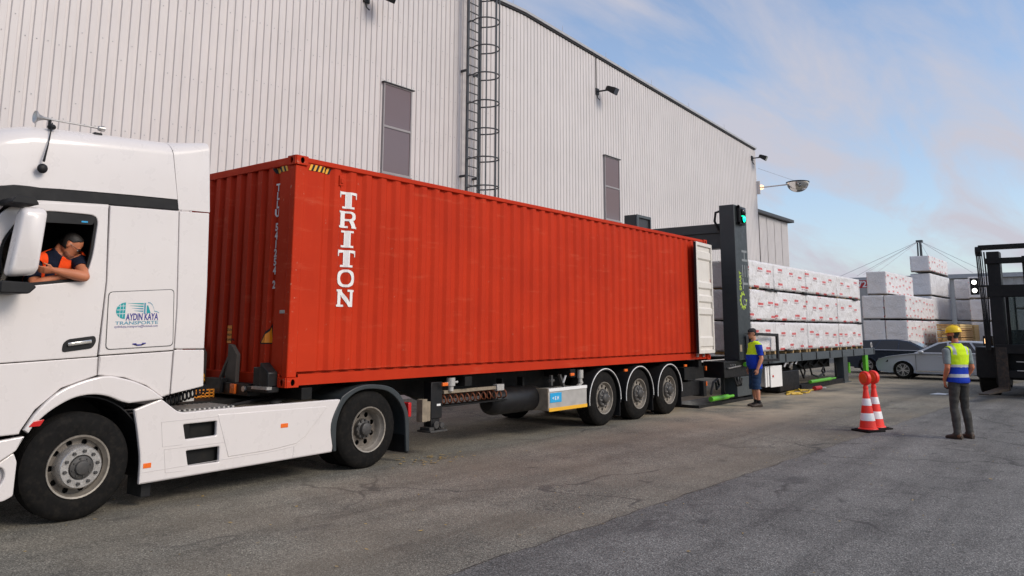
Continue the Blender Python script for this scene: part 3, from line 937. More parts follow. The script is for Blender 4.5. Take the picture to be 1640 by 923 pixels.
# rear doors, both swung right back along the sides
def door(side):
    hx, hy = (CL + 0.07, -0.055) if side < 0 else (CL + 0.07, CW + 0.055)
    ang = R(180 + 4.5) if side < 0 else R(180 - 4.5)
    U = Vector((math.cos(ang), math.sin(ang), 0))
    N = Vector((0, -1, 0)) if side < 0 else Vector((0, 1, 0))
    N = (N - U * N.dot(U)).normalized()          # inner face, turned outwards now
    def P(u, n, z):
        p = Vector((hx, hy, 0)) + U * u + N * n
        return (p.x, p.y, z)
    wd = 1.06
    zb, zt = Z0 + 0.155, Z1 - 0.125
    m = MB()
    def bx(u0, u1, n0, n1, z0, z1):
        m.hexa([P(u, n, z) for u in (u0, u1) for n in (n0, n1) for z in (z0, z1)])
    bx(0, 0.07, 0, 0.055, zb, zt); bx(wd - 0.07, wd, 0, 0.055, zb, zt)
    bx(0.07, wd - 0.07, 0, 0.055, zt - 0.08, zt); bx(0.07, wd - 0.07, 0, 0.055, zb, zb + 0.08)
    d = m.build('door', 'cream_door', ct, bevel=0.006)
    # corrugated lining with wide horizontal ridges
    prof = [(zb + 0.08, 0.018), (zb + 0.14, 0.018), (zb + 0.17, 0.046), (zb + 0.36, 0.046), (zb + 0.40, 0.012)]
    for zc in (0.98, 1.28, 1.60):
        prof += [(zb + zc - 0.10, 0.012), (zb + zc - 0.06, 0.046), (zb + zc + 0.06, 0.046), (zb + zc + 0.10, 0.012)]
    prof += [(zt - 0.42, 0.012), (zt - 0.38, 0.044), (zt - 0.22, 0.044), (zt - 0.19, 0.016), (zt - 0.08, 0.016)]
    m = MB()
    m.add([P(u, n, z) for z, n in prof for u in (0.07, wd - 0.07)], [(2 * i, 2 * i + 1, 2 * i + 3, 2 * i + 2) for i in range(len(prof) - 1)])
    m.build('door_lining', 'cream_door', d, smooth=0)
    m = MB(); m.hexa([P(u, n, z) for u in (0.0, wd) for n in (-0.012, -0.001) for z in (zb, zt)])
    m.build('door_skin', 'container_red', d, smooth=0)
    m = MB()
    for u in (0.3, 0.8):
        m.cyl(P(u, -0.035, zb + 0.02), P(u, -0.035, zt - 0.02), 0.017, n=8)
    m.build('locking_bar', 'galvanised', d)
    m = MB()
    for z in (zb + 0.25, zb + 0.95, zb + 1.7, zt - 0.3):
        m.hexa([P(u, n, z + q) for u in (-0.04, 0.09) for n in (-0.02, 0.015) for q in (0, 0.07)])
        m.cyl(P(-0.03, 0.0, z - 0.03), P(-0.03, 0.0, z + 0.10), 0.018, n=8)
    m.build('hinge', 'container_red', d)
    m = MB(); m.hexa([P(u, n, z) for u in (wd, wd + 0.018) for n in (-0.012, 0.045) for z in (zb + 0.01, zt - 0.01)])
    m.build('door_gasket', 'black_plastic', d, smooth=0)
door(-1); door(1)
m = MB()
for x in (CL - 0.75, CL - 0.42):
    m.box(x, x + 0.05, -0.045, 0.0, Z0 + 0.10, Z0 + 0.16); m.box(x - 0.02, x + 0.07, -0.03, 0.0, Z0 + 0.075, Z0 + 0.10)
m.build('cam_keeper', 'steel', ct)

# painted marks follow the corrugation
def conform(polys, prof, fn, name, mat, lift=0.003, parent=None):
    """polys: flat outlines (p, z); cut at every bend of the profile and laid on the panel"""
    bm = bmesh.new()
    for poly in polys:
        vs = [bm.verts.new((p, 0, z)) for p, z in poly]
        bm.faces.new(vs)
    _conform(bm, prof, fn, name, mat, lift, parent)
def _conform(bm, prof, fn, name, mat, lift, parent=None):
    ps = [p for p, d in prof]
    lo = min(v.co.x for v in bm.verts); hi = max(v.co.x for v in bm.verts)
    for p in ps:
        if lo < p < hi:
            bmesh.ops.bisect_plane(bm, geom=bm.verts[:] + bm.edges[:] + bm.faces[:], plane_co=(p, 0, 0), plane_no=(1, 0, 0), dist=1e-6)
    bmesh.ops.triangulate(bm, faces=bm.faces[:])
    ds = [d for p, d in prof]
    for v in bm.verts:
        d = float(np.interp(v.co.x, ps, ds))
        v.co = Vector(fn(v.co.x, d - lift, v.co.z))
    me = bpy.data.meshes.new(name); bm.to_mesh(me); bm.free()
    return link_mesh(name, me, mat, parent or ct, smooth=0)
def side_fn(p, d, z): return (p, SY + d - 0.004 + dents(p, z), z)
def front_fn(p, d, z): return (FX + d - 0.003 + 0.5 * dents(p, z), p, z)

# slab letters, drawn in a unit box 0..1 wide, 0..1 high
def L_T():
    return [[(0.36, 0.12), (0.64, 0.12), (0.64, 1.0), (0.36, 1.0)], [(0.20, 0.0), (0.80, 0.0), (0.80, 0.12), (0.20, 0.12)],
            [(0.0, 0.80), (0.36, 0.86), (0.36, 1.0), (0.0, 1.0)], [(0.64, 0.86), (1.0, 0.80), (1.0, 1.0), (0.64, 1.0)],
            [(0.0, 0.62), (0.10, 0.62), (0.14, 0.82), (0.0, 0.80)], [(0.90, 0.62), (1.0, 0.62), (1.0, 0.80), (0.86, 0.82)]]
def L_I():
    return [[(0.36, 0.12), (0.64, 0.12), (0.64, 0.88), (0.36, 0.88)], [(0.20, 0.0), (0.80, 0.0), (0.80, 0.12), (0.20, 0.12)], [(0.20, 0.88), (0.80, 0.88), (0.80, 1.0), (0.20, 1.0)]]
def arc_band(cx_, cy_, rx, ry, tx, ty, a0, a1, n=18):
    ps = []
    for i in range(n):
        a = R(a0 + (a1 - a0) * i / n); b = R(a0 + (a1 - a0) * (i + 1) / n)
        ps.append([(cx_ + rx * math.cos(a), cy_ + ry * math.sin(a)), (cx_ + rx * math.cos(b), cy_ + ry * math.sin(b)),
                   (cx_ + (rx - tx) * math.cos(b), cy_ + (ry - ty) * math.sin(b)), (cx_ + (rx - tx) * math.cos(a), cy_ + (ry - ty) * math.sin(a))])
    return ps
def L_O():
    return arc_band(0.5, 0.5, 0.50, 0.52, 0.23, 0.15, 0, 360, 28)
def L_R():
    return [[(0.12, 0.12), (0.36, 0.12), (0.36, 0.88), (0.12, 0.88)], [(0.0, 0.0), (0.50, 0.0), (0.50, 0.12), (0.0, 0.12)],
            [(0.0, 0.88), (0.60, 0.88), (0.60, 1.0), (0.0, 1.0)], [(0.36, 0.42), (0.58, 0.42), (0.58, 0.54), (0.36, 0.54)]] + \
        arc_band(0.58, 0.71, 0.34, 0.29, 0.22, 0.12, -90, 90, 12) + \
        [[(0.52, 0.44), (0.76, 0.44), (0.90, 0.12), (0.66, 0.12)], [(0.66, 0.0), (1.02, 0.0), (1.02, 0.12), (0.66, 0.12)]]
def L_N():
    return [[(0.13, 0.12), (0.30, 0.12), (0.30, 0.88), (0.13, 0.88)], [(0.0, 0.0), (0.44, 0.0), (0.44, 0.12), (0.0, 0.12)],
            [(0.0, 0.88), (0.36, 0.88), (0.36, 1.0), (0.0, 1.0)], [(0.72, 0.0), (0.88, 0.0), (0.88, 0.88), (0.72, 0.88)],
            [(0.58, 0.88), (1.0, 0.88), (1.0, 1.0), (0.58, 1.0)], [(0.30, 1.0), (0.13, 1.0), (0.66, 0.0), (0.88, 0.0)]]
zt = 3.655
for ch, fn in zip('TRITON', (L_T, L_R, L_I, L_T, L_O, L_N)):
    h, wd = 0.226, 0.305
    polys = [[(0.735 + wd * a, zt - h + h * b) for a, b in p] for p in fn()]
    conform(polys, SIDE, side_fn, 'letter', 'lettering_white')
    zt -= 0.262
# hazard stripes near the top corner
def stripes(p0, p1, z0, z1, n, prof, fn):
    wd = (p1 - p0) / n
    for k, mname in ((0, 'yellow'), (1, 'black_plastic')):
        polys = []
        for i in range(n):
            a = p0 + i * wd; q = wd * 0.5
            if k == 0:
                polys.append([(a, z0), (a + q, z0), (a + q * 1.9, z1), (a + q * 0.9, z1)])
            else:
                polys.append([(a + q, z0), (a + wd, z0), (a + wd * 0.98 + q * 0.9, z1), (a + q * 1.9, z1)])
        conform(polys, prof, fn, 'hazard_stripe', mname)
stripes(0.20, 0.56, Z1 - 0.165, Z1 - 0.085, 5, SIDE, side_fn)
stripes(0.17, 0.47, Z1 - 0.185, Z1 - 0.115, 4, FRONT, front_fn)
# container number down the front wall (text read from the cab side)
def front_text(s, size, y, z, mat, bold=0.0, sx=1.0):
    me = text_mesh(s, size, Matrix.Identity(4), 0.0, 'CENTER', bold=bold, sx=sx)
    bm = bmesh.new(); bm.from_mesh(me); bpy.data.meshes.remove(me)
    bmesh.ops.delete(bm, geom=[f for f in bm.faces if abs(f.normal.z) < 0.5], context='FACES')
    for v in bm.verts:
        v.co = Vector((y - v.co.x, 0, z + v.co.y))
    return _conform(bm, FRONT, front_fn, 'lettering', mat, 0.004)
z = 3.60
for ch in 'TLLU 541254 2':
    if ch == ' ':
        z -= 0.07; continue
    front_text(ch, 0.135, 0.425, z, 'lettering_white', 0.006, 0.85)
    z -= 0.112
# warning labels on the front wall
def front_label(name, poly, mat, lift):
    bm = bmesh.new(); bm.faces.new([bm.verts.new((p, 0, q)) for p, q in poly])
    return _conform(bm, FRONT, front_fn, name, mat, lift)
front_label('height_label', [(1.24, 1.64), (1.42, 1.64), (1.42, 1.87), (1.24, 1.87)], 'sticker_orange', 0.003)
for s, zz0 in (('CAUTION', 1.80), ("9'6\" HIGH", 1.735), ('CONTAINER', 1.67)):
    front_text(s, 0.042, 1.33, zz0, 'black_plastic', 0.001)
front_label('warning_triangle', [(0.36, 1.64), (0.60, 1.64), (0.41, 1.90)], 'black_plastic', 0.003)
front_label('warning_triangle', [(0.385, 1.655), (0.565, 1.655), (0.42, 1.85)], 'sticker_orange', 0.006)
# document holder near the top of the side
m = MB(); m.box(0.70, 0.775, -0.008, 0.016, 3.72, 3.86); m.box(0.715, 0.76, -0.02, -0.008, 3.75, 3.82); m.build('lock_box', 'container_red_worn', ct, bevel=0.006)
m = MB(); m.box(0.0, 0.014, 0.10, 0.20, 2.02, 2.06); m.build('approval_plate', 'aluminium', ct, smooth=0)

# ------------------------------------------------------------------ wheels
def wheel_tyre(parent, x, y, r, w, face=-1, z=None, kind='drive', dual=False):
    """road wheel, its outer side at y facing -y (face=-1) or +y"""
    z = r if z is None else z
    ax = (0, face, 0)
    rim_r = r * 0.565
    m = MB()
    prof = [(rim_r, -0.045), (rim_r + 0.012, -0.006), (rim_r + 0.03, 0.0), (rim_r + 0.07, -0.003), (r - 0.09, -0.004), (r - 0.05, -0.014), (r - 0.022, -0.030), (r - 0.004, -0.055)]
    nb = 5
    tw = w - 0.11
    for i in range(nb):                                  # tread ribs and grooves
        a = -0.055 - tw * i / nb; b = -0.055 - tw * (i + 1) / nb
        prof += [(r, a - 0.004), (r, b + 0.010), (r - 0.012, b + 0.008), (r - 0.012, b + 0.001)]
    prof += [(r - 0.004, -w + 0.055), (r - 0.05, -w + 0.014), (rim_r + 0.03, -w), (rim_r, -w + 0.045)]
    m.lathe(prof, (x, y, z), ax, 56)
    t = m.build('wheel', 'rubber', parent, smooth=40)
    def lp(p, name, mat, n=40):
        q = MB(); q.lathe(p, (x, y, z), ax, n); return q.build(name, mat, t, smooth=35)
    def nuts(n, rr, h0, h1, rad, name='wheel_nut', mat='hub_dark'):
        q = MB()
        for i in range(n):
            a = 2 * math.pi * (i + 0.3) / n
            px, pz = x + rr * math.cos(a), z + rr * math.sin(a)
            q.cyl((px, y + face * h0, pz), (px, y + face * h1, pz), rad, rad * 0.85, n=6)
        return q.build(name, mat, t, smooth=0)
    F = frame((x, y, z), (1, 0, 0) if face < 0 else (-1, 0, 0), (0, 0, 1))
    lip = [(rim_r - 0.028, -0.06), (rim_r - 0.012, -0.03), (rim_r - 0.006, 0.004), (rim_r + 0.010, 0.008), (rim_r + 0.012, -0.008), (rim_r + 0.004, -0.05)]
    if kind == 'steer':
        lp(lip + [], 'rim', 'rim_grey')
        holes = [circ(rim_r * 0.80 * math.cos(a), rim_r * 0.80 * math.sin(a), 0.028, 12) for a in [2 * math.pi * i / 10 for i in range(10)]]
        me = plate_mesh(circ(0, 0, rim_r - 0.02, 48), holes + [circ(0, 0, 0.12, 24)], 0.014, 0.003, F, -0.085)
        link_mesh('rim_disc', me, 'rim_shade', t)
        lp([(0.212, -0.08), (0.198, 0.045), (0.188, 0.058), (0.118, 0.058), (0.110, 0.04)], 'hub_ring', 'chrome_worn')
        nuts(10, 0.152, 0.052, 0.080, 0.019)
        lp([(0.112, 0.035), (0.105, 0.066), (0.070, 0.074), (0.062, 0.098), (0.04, 0.104), (0.0, 0.104)], 'hub_cap', 'hub_dark')
        nuts(8, 0.085, 0.068, 0.080, 0.010, 'hub_bolt')
    elif kind == 'drive':
        dp = -0.15
        lp(lip + [(rim_r - 0.03, -0.06), (rim_r - 0.045, -0.10), (rim_r - 0.055, dp)], 'rim', 'rim_grey')
        holes = [circ(rim_r * 0.66 * math.cos(a), rim_r * 0.66 * math.sin(a), 0.034, 14) for a in [2 * math.pi * (i + 0.5) / 8 for i in range(8)]]
        me = plate_mesh(circ(0, 0, rim_r - 0.05, 48), holes + [circ(0, 0, 0.10, 24)], 0.014, 0.003, F, dp)
        link_mesh('rim_disc', me, 'rim_shade', t)
        lp([(0.135, dp), (0.125, dp + 0.05), (0.085, dp + 0.065), (0.078, dp + 0.11), (0.06, dp + 0.12), (0.0, dp + 0.12)], 'hub_cap', 'hub_dark')
        nuts(10, 0.115, dp + 0.05, dp + 0.075, 0.017)
    else:
        lp(lip + [(rim_r - 0.03, -0.06), (rim_r - 0.045, -0.08)], 'rim', 'rim_grey')
        holes = [circ(rim_r * 0.74 * math.cos(a), rim_r * 0.74 * math.sin(a), 0.030, 12) for a in [2 * math.pi * (i + 0.5) / 10 for i in range(10)]]
        me = plate_mesh(circ(0, 0, rim_r - 0.035, 48), holes + [circ(0, 0, 0.09, 24)], 0.014, 0.003, F, -0.06)
        link_mesh('rim_disc', me, 'rim_grey', t)
        lp([(0.175, -0.055), (0.165, -0.01), (0.150, 0.0), (0.105, 0.0), (0.098, 0.03), (0.075, 0.055), (0.055, 0.062), (0.0, 0.062)], 'hub_cap', 'hub_dark')
        nuts(10, 0.142, -0.004, 0.030, 0.018, mat='steel')
    q = MB(); q.cyl((x, y + face * -0.13 - (0.1 if kind == 'drive' else 0) * face, z), (x, y - face * (w - 0.02), z), rim_r - 0.02, n=32)
    q.build('brake_drum', 'chassis', t)
    return t
paint('chrome_worn', (0.58, 0.56, 0.54), 0.3, metal=0.75, var=0.12, scale=10)

# ------------------------------------------------------------------ semi-trailer
tr = thing('container_trailer', 'dark three axle container trailer carrying the red container', 'trailer', (6.5, 1.22, 0))
def tbox(name, x0, x1, y0, y1, z0, z1, mat='chassis', bevel=0.006, parent=None):
    m = MB(); m.box(x0, x1, y0, y1, z0, z1)
    return m.build(name, mat, parent or tr, bevel=bevel)
for y in (0.62, 1.70):                                   # chassis beams: gooseneck and deep rear part
    m = MB()
    m.prism([(-0.05, 1.10), (-0.05, 0.98), (2.3, 0.98), (3.0, 0.72), (12.0, 0.72), (12.0, 1.10)], y, y + 0.12)
    m.build('chassis_beam', 'chassis', tr, bevel=0.006)
for x in (0.25, 3.3, 6.2, 11.6):
    tbox('cross_beam', x, x + 0.16, 0.02, 2.42, 0.96, 1.105)
tbox('front_bolster', -0.16, 0.02, 0.55, 2.30, 1.00, 1.15, 'black_metal')
m = MB(); m.box(-0.17, 0.0, 0.13, 0.56, 1.06, 1.13); m.box(-0.13, 0.0, 0.30, 0.50, 1.13, 1.36); m.hexa([(x, y, z) for x in (-0.15, -0.01) for y in (0.16, 0.34) for z in ((1.13, 1.42) if y > 0.2 else (1.13, 1.30))])
m.build('twist_lock', 'black_metal', tr, bevel=0.012)
m = MB(); m.box(-0.20, -0.13, 0.10, 0.42, 1.10, 1.135); m.build('step_plate', 'steel', tr, smooth=0)
paint('bracket_grey', (0.10, 0.088, 0.075), 0.6, var=0.25, scale=7)
for y0 in (0.92, 1.70):                                  # upright stop brackets
    d_ = y0 - 0.92
    m = MB()
    m.prism([(d_ + a, b) for a, b in [(1.14, 1.152), (1.14, 1.63), (1.07, 1.62), (0.945, 1.50), (0.945, 1.152)]], -0.09, -0.035, 'x')
    m.bar((-0.06, d_ + 1.145, 1.46), (-0.06, d_ + 1.33, 1.16), 0.05, 0.035)
    m.bar((-0.06, d_ + 1.19, 1.37), (-0.06, d_ + 1.19, 1.16), 0.05, 0.02)
    m.build('stop_bracket', 'bracket_grey', tr, smooth=0)
tbox('coupling_block', -0.20, -0.10, 1.10, 1.45, 1.02, 1.20, 'black_metal')
m = MB(); m.cyl((-0.17, 1.55, 1.15), (-0.25, 1.55, 1.15), 0.04); m.ball((-0.22, 1.52, 1.21), 0.045); m.build('air_coupling', 'yellow', tr)
m = MB(); m.box(-0.19, -0.155, 0.80, 0.90, 1.02, 1.14); m.build('marker_lamp', 'orange_lens', tr, bevel=0.006)
m = MB(); m.cyl((-0.16, 0.62, 1.09), (-0.185, 0.62, 1.09), 0.035); m.build('marker_lamp', 'steel', tr)
# landing legs
def landing_leg(y):
    m = MB(); m.box(2.64, 2.88, y, y + 0.16, 0.52, 1.05); m.box(2.67, 2.85, y + 0.02, y + 0.14, 0.36, 0.53)
    l = m.build('landing_leg', 'black_metal', tr, bevel=0.010)
    m = MB(); m.box(2.58, 2.94, y - 0.06, y + 0.22, 0.33, 0.355); m.cyl((2.74, y - 0.03, 0.43), (2.74, y + 0.19, 0.43), 0.055); m.cyl((2.84, y - 0.05, 0.42), (2.84, y + 0.2, 0.42), 0.045)
    m.box(2.60, 2.70, y - 0.02, y + 0.18, 0.355, 0.40)
    m.build('foot', 'hub_dark', l, bevel=0.004)
    m = MB(); m.box(2.76, 2.84, y - 0.004, y, 0.70, 0.73); m.build('plate', 'white_plain', l, smooth=0)
landing_leg(0.10); landing_leg(2.18)
m = MB(); m.box(2.40, 2.50, 0.04, 0.16, 0.50, 0.82); m.build('timber_block', 'wood_grey', tr, bevel=0.006)
m = MB(); m.box(2.51, 2.60, 0.07, 0.2, 0.50, 0.78); m.build('timber_block', 'wood_grey', tr, bevel=0.006)
m = MB(); m.box(2.92, 4.15, 0.10, 0.15, 0.865, 0.915); m.build('brace', 'wood_grey', tr, bevel=0.004)
tbox('brace_end', 4.16, 4.34, 0.08, 0.17, 0.84, 0.94, 'aluminium')
m = MB(); m.cyl((3.05, 0.09, 0.98), (3.05, 0.09, 1.10), 0.07, n=12); m.cyl((3.05, 0.09, 0.90), (3.05, 0.09, 0.98), 0.045, n=12); m.cyl((2.92, 0.09, 1.02), (3.2, 0.09, 1.03), 0.018, n=8)
m.build('lever', 'aluminium', tr)
pts = []
for i in range(0, 12 * 14 + 1):
    a = 2 * math.pi * i / 14
    pts.append((2.92 + 1.6 * i / 168, 0.20 + 0.07 * math.cos(a), 0.78 + 0.07 * math.sin(a)))
m = MB(); m.tube(pts, 0.012, n=5); m.build('coiled_hose', 'rusty_hose', tr)
tbox('hose_tray', 2.92, 4.5, 0.14, 0.34, 0.665, 0.685)
# air tank
m = MB(); m.lathe([(0, -0.72), (0.14, -0.70), (0.20, -0.64), (0.225, -0.55), (0.225, 0.55), (0.20, 0.64), (0.14, 0.70), (0, 0.72)], (4.98, 0.42, 0.63), (1, 0, 0), 28)
m.build('air_tank', 'black_metal', tr)
m = MB()
for x in (4.62, 5.2):
    m.box(x, x + 0.05, 0.36, 0.48, 0.84, 1.0)
tag(m.build('tank_strap', 'chassis', tr), kind='stuff')
# side box with its plates
bxo = tbox('storage_box', 5.50, 6.72, 0.012, 0.50, 0.43, 0.77, 'aluminium', 0.006)
tbox('box_end', 5.475, 5.497, 0.012, 0.50, 0.42, 0.80, 'wood_grey', 0.003)
tbox('lid_edge', 5.50, 6.72, 0.0, 0.06, 0.745, 0.80, 'white_plain', 0.004)
tbox('reflector_strip', 5.50, 6.72, 0.002, 0.010, 0.405, 0.465, 'reflective_yellow', 0.001)
bs = tbox('name_plate', 5.535, 5.885, 0.004, 0.010, 0.555, 0.72, 'sky_blue', 0.001)
F = frame((5.60, 0.003, 0.60), (1, 0, 0), (0, 0, 1))
link_mesh('lettering', text_mesh('< E H', 0.085, F, 0.001, bold=0.002), 'white_plain', bs, smooth=0)
# levers and valves above the box
m = MB(); m.bar((6.02, 0.06, 0.88), (6.10, 0.06, 1.00), 0.03, 0.012); m.build('lever', 'white_plain', tr)
m = MB(); m.bar((6.10, 0.10, 0.78), (5.98, 0.12, 1.02), 0.06, 0.04); m.bar((5.72, 0.12, 0.84), (5.72, 0.12, 1.02), 0.05, 0.05); m.cyl((5.68, 0.14, 0.92), (5.82, 0.14, 0.92), 0.03); tag(m.build('valve', 'hub_dark', tr), kind='stuff')
m = MB(); m.cyl((6.62, 0.09, 0.93), (6.62, 0.09, 1.08), 0.06, n=12); m.cyl((6.62, 0.09, 0.85), (6.62, 0.09, 0.93), 0.04, n=12); m.bar((6.55, 0.1, 0.78), (6.70, 0.1, 0.86), 0.04, 0.05); m.build('valve', 'aluminium', tr)
for x in (2.78, 6.18, 8.12, 10.82):
    m = MB(); m.box(x, x + 0.12, 0.0, 0.03, 0.99, 1.04); m.build('marker_lamp', 'orange_lens', tr, bevel=0.006)
# axles, wheels, mudguards
WX = (7.36, 8.72, 10.06)
for x in WX:
    wheel_tyre(tr, x, 0.02, 0.52, 0.38, -1, kind='trailer')
    wheel_tyre(tr, x, 2.42, 0.52, 0.38, 1, kind='trailer')
    m = MB(); m.cyl((x, 0.3, 0.52), (x, 2.1, 0.52), 0.075, n=14); m.box(x - 0.06, x + 0.06, 0.62, 0.74, 0.52, 0.80); m.box(x - 0.06, x + 0.06, 1.70, 1.82, 0.52, 0.80)
    m.build('axle', 'chassis', tr)
def arch(x, z, r, a0, a1, y0, y1, t=0.012, n=26):
    m = MB()
    rings = []
    for i in range(n + 1):
        a = R(a0 + (a1 - a0) * i / n); c, s = math.cos(a), math.sin(a)
        rings.append([(x + (r + q) * c, y, z + (r + q) * s) for q, y in ((0, y0), (0, y1), (t, y1), (t, y0))])
    m.loft(rings); return m
for x in WX:
    for y0, y1, e in ((0.0, 0.46, 0.0), (1.98, 2.44, 2.44)):
        gmb = arch(x, 0.50, 0.585, -8, 188, y0, y1)
        mg = gmb.build('mudguard', 'black_plastic', tr)
        m = arch(x, 0.50, 0.545, -10, 190, e - (0.006 if e == 0 else 0), e + (0.006 if e else 0.0), 0.045)
        m.build('guard_edge', 'black_plastic', mg)
        m = MB(); m.tube([(x + 0.575 * math.cos(R(a)), e - (0.010 if e == 0 else -0.010), 0.50 + 0.575 * math.sin(R(a))) for a in range(-4, 190, 6)], 0.0085, n=6)
        m.build('white_trim', 'lettering_white', mg)
        m = MB(); m.box(x + 0.57, x + 0.59, y0 + 0.02, y1 - 0.02, 0.14, 0.46); m.build('mud_flap', 'black_plastic', mg, smooth=0)
# rear underrun and lamps
tbox('rear_beam', 11.0, 12.05, 0.10, 2.34, 0.68, 0.96, 'chassis')
tbox('underrun_bar', 11.9, 12.05, 0.05, 2.39, 0.26, 0.62, 'black_metal')
tbox('side_plate', 10.95, 12.05, 0.16, 0.30, 0.30, 0.62, 'black_metal')
for z in (0.50, 0.86):
    m = MB(); m.box(12.02, 12.06, 0.03, 0.07, z, z + 0.10); m.build('marker_lamp', 'orange_lens', tr, bevel=0.005)
# ------------------------------------------------------------------ tractor unit
tk = thing('tractor_truck', 'white tractor truck with high roof and a driver leaning out of its window', 'truck', (-1.3, 1.25, 0))
TW = 2.50
def tp(name, outline, y0=0.0, y1=0.05, mat='white_paint', holes=(), bevel=0.010, **k):
    return plate(name, outline, mat, k.pop('parent', tk), y0, y1, holes, bevel, **k)
DOOR = rp([(-3.42, 1.50), (-2.262, 1.555), (-2.235, 2.30), (-2.272, 3.075), (-2.90, 3.035), (-3.17, 2.98), (-3.42, 2.62)], [0, 0.01, 0, 0.02, 0.1, 0.12, 0.1])
WIN = rp([(-3.22, 2.20), (-2.95, 2.225), (-2.44, 2.30), (-2.385, 2.55), (-2.36, 2.965), (-2.85, 2.955), (-3.06, 2.90), (-3.22, 2.62)], [0.02, 0.05, 0.05, 0.1, 0.10, 0.10, 0.10, 0.1])
dr = tp('door', DOOR, holes=[WIN])
# window seal and half lowered pane, wind deflector
me = plate_mesh(WIN, [rp([(-3.19, 2.235), (-2.95, 2.255), (-2.462, 2.325), (-2.412, 2.55), (-2.388, 2.935), (-2.85, 2.925), (-3.05, 2.87), (-3.19, 2.61)], [0.02, 0.05, 0.05, 0.1, 0.09, 0.09, 0.09, 0.1])], 0.03, 0.004, XZ, -0.03)
link_mesh('window_seal', me, 'black_plastic', dr)
tp('wind_deflector', rp([(-3.06, 2.83), (-2.42, 2.86), (-2.385, 2.95), (-2.85, 2.945), (-3.05, 2.89)], 0.02), -0.012, -0.004, 'black_plastic', parent=dr, bevel=0.002)
tp('maker_mark', [(-2.53, 2.875), (-2.47, 2.877), (-2.47, 2.892), (-2.53, 2.890)], -0.015, -0.0125, 'sky_blue', parent=dr, bevel=0.0005)
tp('door_handle', rp([(-2.60, 1.60), (-2.32, 1.635), (-2.285, 1.70), (-2.30, 1.76), (-2.56, 1.725), (-2.60, 1.68)], 0.03), -0.010, 0.002, 'black_plastic', parent=dr, bevel=0.006)
m = MB(); m.bar((-2.56, -0.025, 1.675), (-2.34, -0.025, 1.705), 0.022, 0.035); m.build('grip', 'chrome', dr, bevel=0.008)
m = MB(); m.bar((-3.40, -0.006, 1.96), (-2.27, -0.006, 1.99), 0.012, 0.012)
tp('quarter_frame', [(-3.19, 2.24), (-3.15, 2.24), (-2.99, 2.90), (-3.03, 2.90)], 0.02, 0.04, 'wood_grey', parent=dr, bevel=0.003)
# sleeper side panel with hatch
tp('side_panel', rp([(-2.245, 1.565), (-1.462, 1.60), (-1.462, 2.05), (-1.512, 3.11), (-2.255, 3.08), (-2.225, 2.30)], 0.012))
HATCH = rp([(-2.19, 1.615), (-1.475, 1.645), (-1.505, 2.255), (-2.205, 2.20)], 0.05)
me = plate_mesh([(x, z) for x, z in HATCH], [rp([(-2.181, 1.624), (-1.484, 1.654), (-1.514, 2.246), (-2.196, 2.191)], 0.048)], 0.004, 0.0005, XZ, 0.0015)
htc = link_mesh('hatch_seam', me, 'hub_dark', tk, smooth=0)
ht = tp('hatch', rp([(-2.183, 1.622), (-1.482, 1.652), (-1.512, 2.248), (-2.198, 2.193)], 0.048), -0.005, 0.002, bevel=0.004)
tp('hatch_latch', [(-1.92, 1.665), (-1.78, 1.672), (-1.78, 1.685), (-1.82, 1.683), (-1.83, 1.655), (-1.87, 1.653), (-1.88, 1.680), (-1.92, 1.678)][::-1], -0.009, -0.004, 'navy_print', parent=ht, bevel=0.001)
# print on the hatch: globe, lorry outline, words
def hp_(u, v): return (-2.115 + u * 0.455, 1.852 + v * 0.245 + u * 0.012)
def art(name, poly, mat, y=-0.0065):
    m = MB(); m.quad(*[(hp_(a, b)[0], y, hp_(a, b)[1]) for a, b in poly]); return m.build(name, mat, ht, smooth=0)
gl = [(0.21 + 0.21 * math.cos(R(a)), 0.64 + 0.345 * math.sin(R(a))) for a in range(90, 271, 10)]
art('print_globe', gl, 'teal_print')
m = MB()
for i, v in enumerate((0.50, 0.66, 0.82)):
    m.quad(*[(hp_(a, b)[0], -0.008, hp_(a, b)[1]) for a, b in [(0.01, v), (0.205, v + 0.01), (0.205, v + 0.03), (0.01, v + 0.02)]])
for u in (0.08, 0.15):
    m.quad(*[(hp_(a, b)[0], -0.0085, hp_(a, b)[1]) for a, b in [(u, 0.36), (u + 0.008, 0.36), (u + 0.012, 0.93), (u + 0.004, 0.93)]])
tag(m.build('print_globe_line', 'white_plain', ht, smooth=0), kind='stuff')
for i in range(4):
    v = 0.95 - i * 0.105
    art('print_stripe', [(0.25 + 0.05 * i, v - 0.0), (0.62, v - 0.055), (0.62, v + 0.01), (0.25 + 0.05 * i, v + 0.005)], 'teal_print' if i < 2 else 'steel_blue_print')
art('print_stripe', [(0.635, 0.97), (0.675, 0.97), (0.675, 0.50), (0.635, 0.50)], 'steel_blue_print')
art('print_stripe', [(0.70, 0.86), (0.73, 0.86), (0.80, 0.53), (0.70, 0.53)], 'teal_print')
m = MB()
def strip(pl, w):
    for (a, b), (c, d) in zip(pl, pl[1:]):
        m.quad(*[(hp_(p, q)[0], -0.0065, hp_(p, q)[1]) for p, q in [(a, b), (c, d), (c, d + w), (a, b + w)]])
strip([(0.72, 0.96), (0.78, 0.95), (0.83, 0.86), (0.87, 0.70), (0.88, 0.60), (0.95, 0.57), (1.0, 0.52)], 0.035)
m.build('print_cab', 'steel_blue_print', ht, smooth=0)
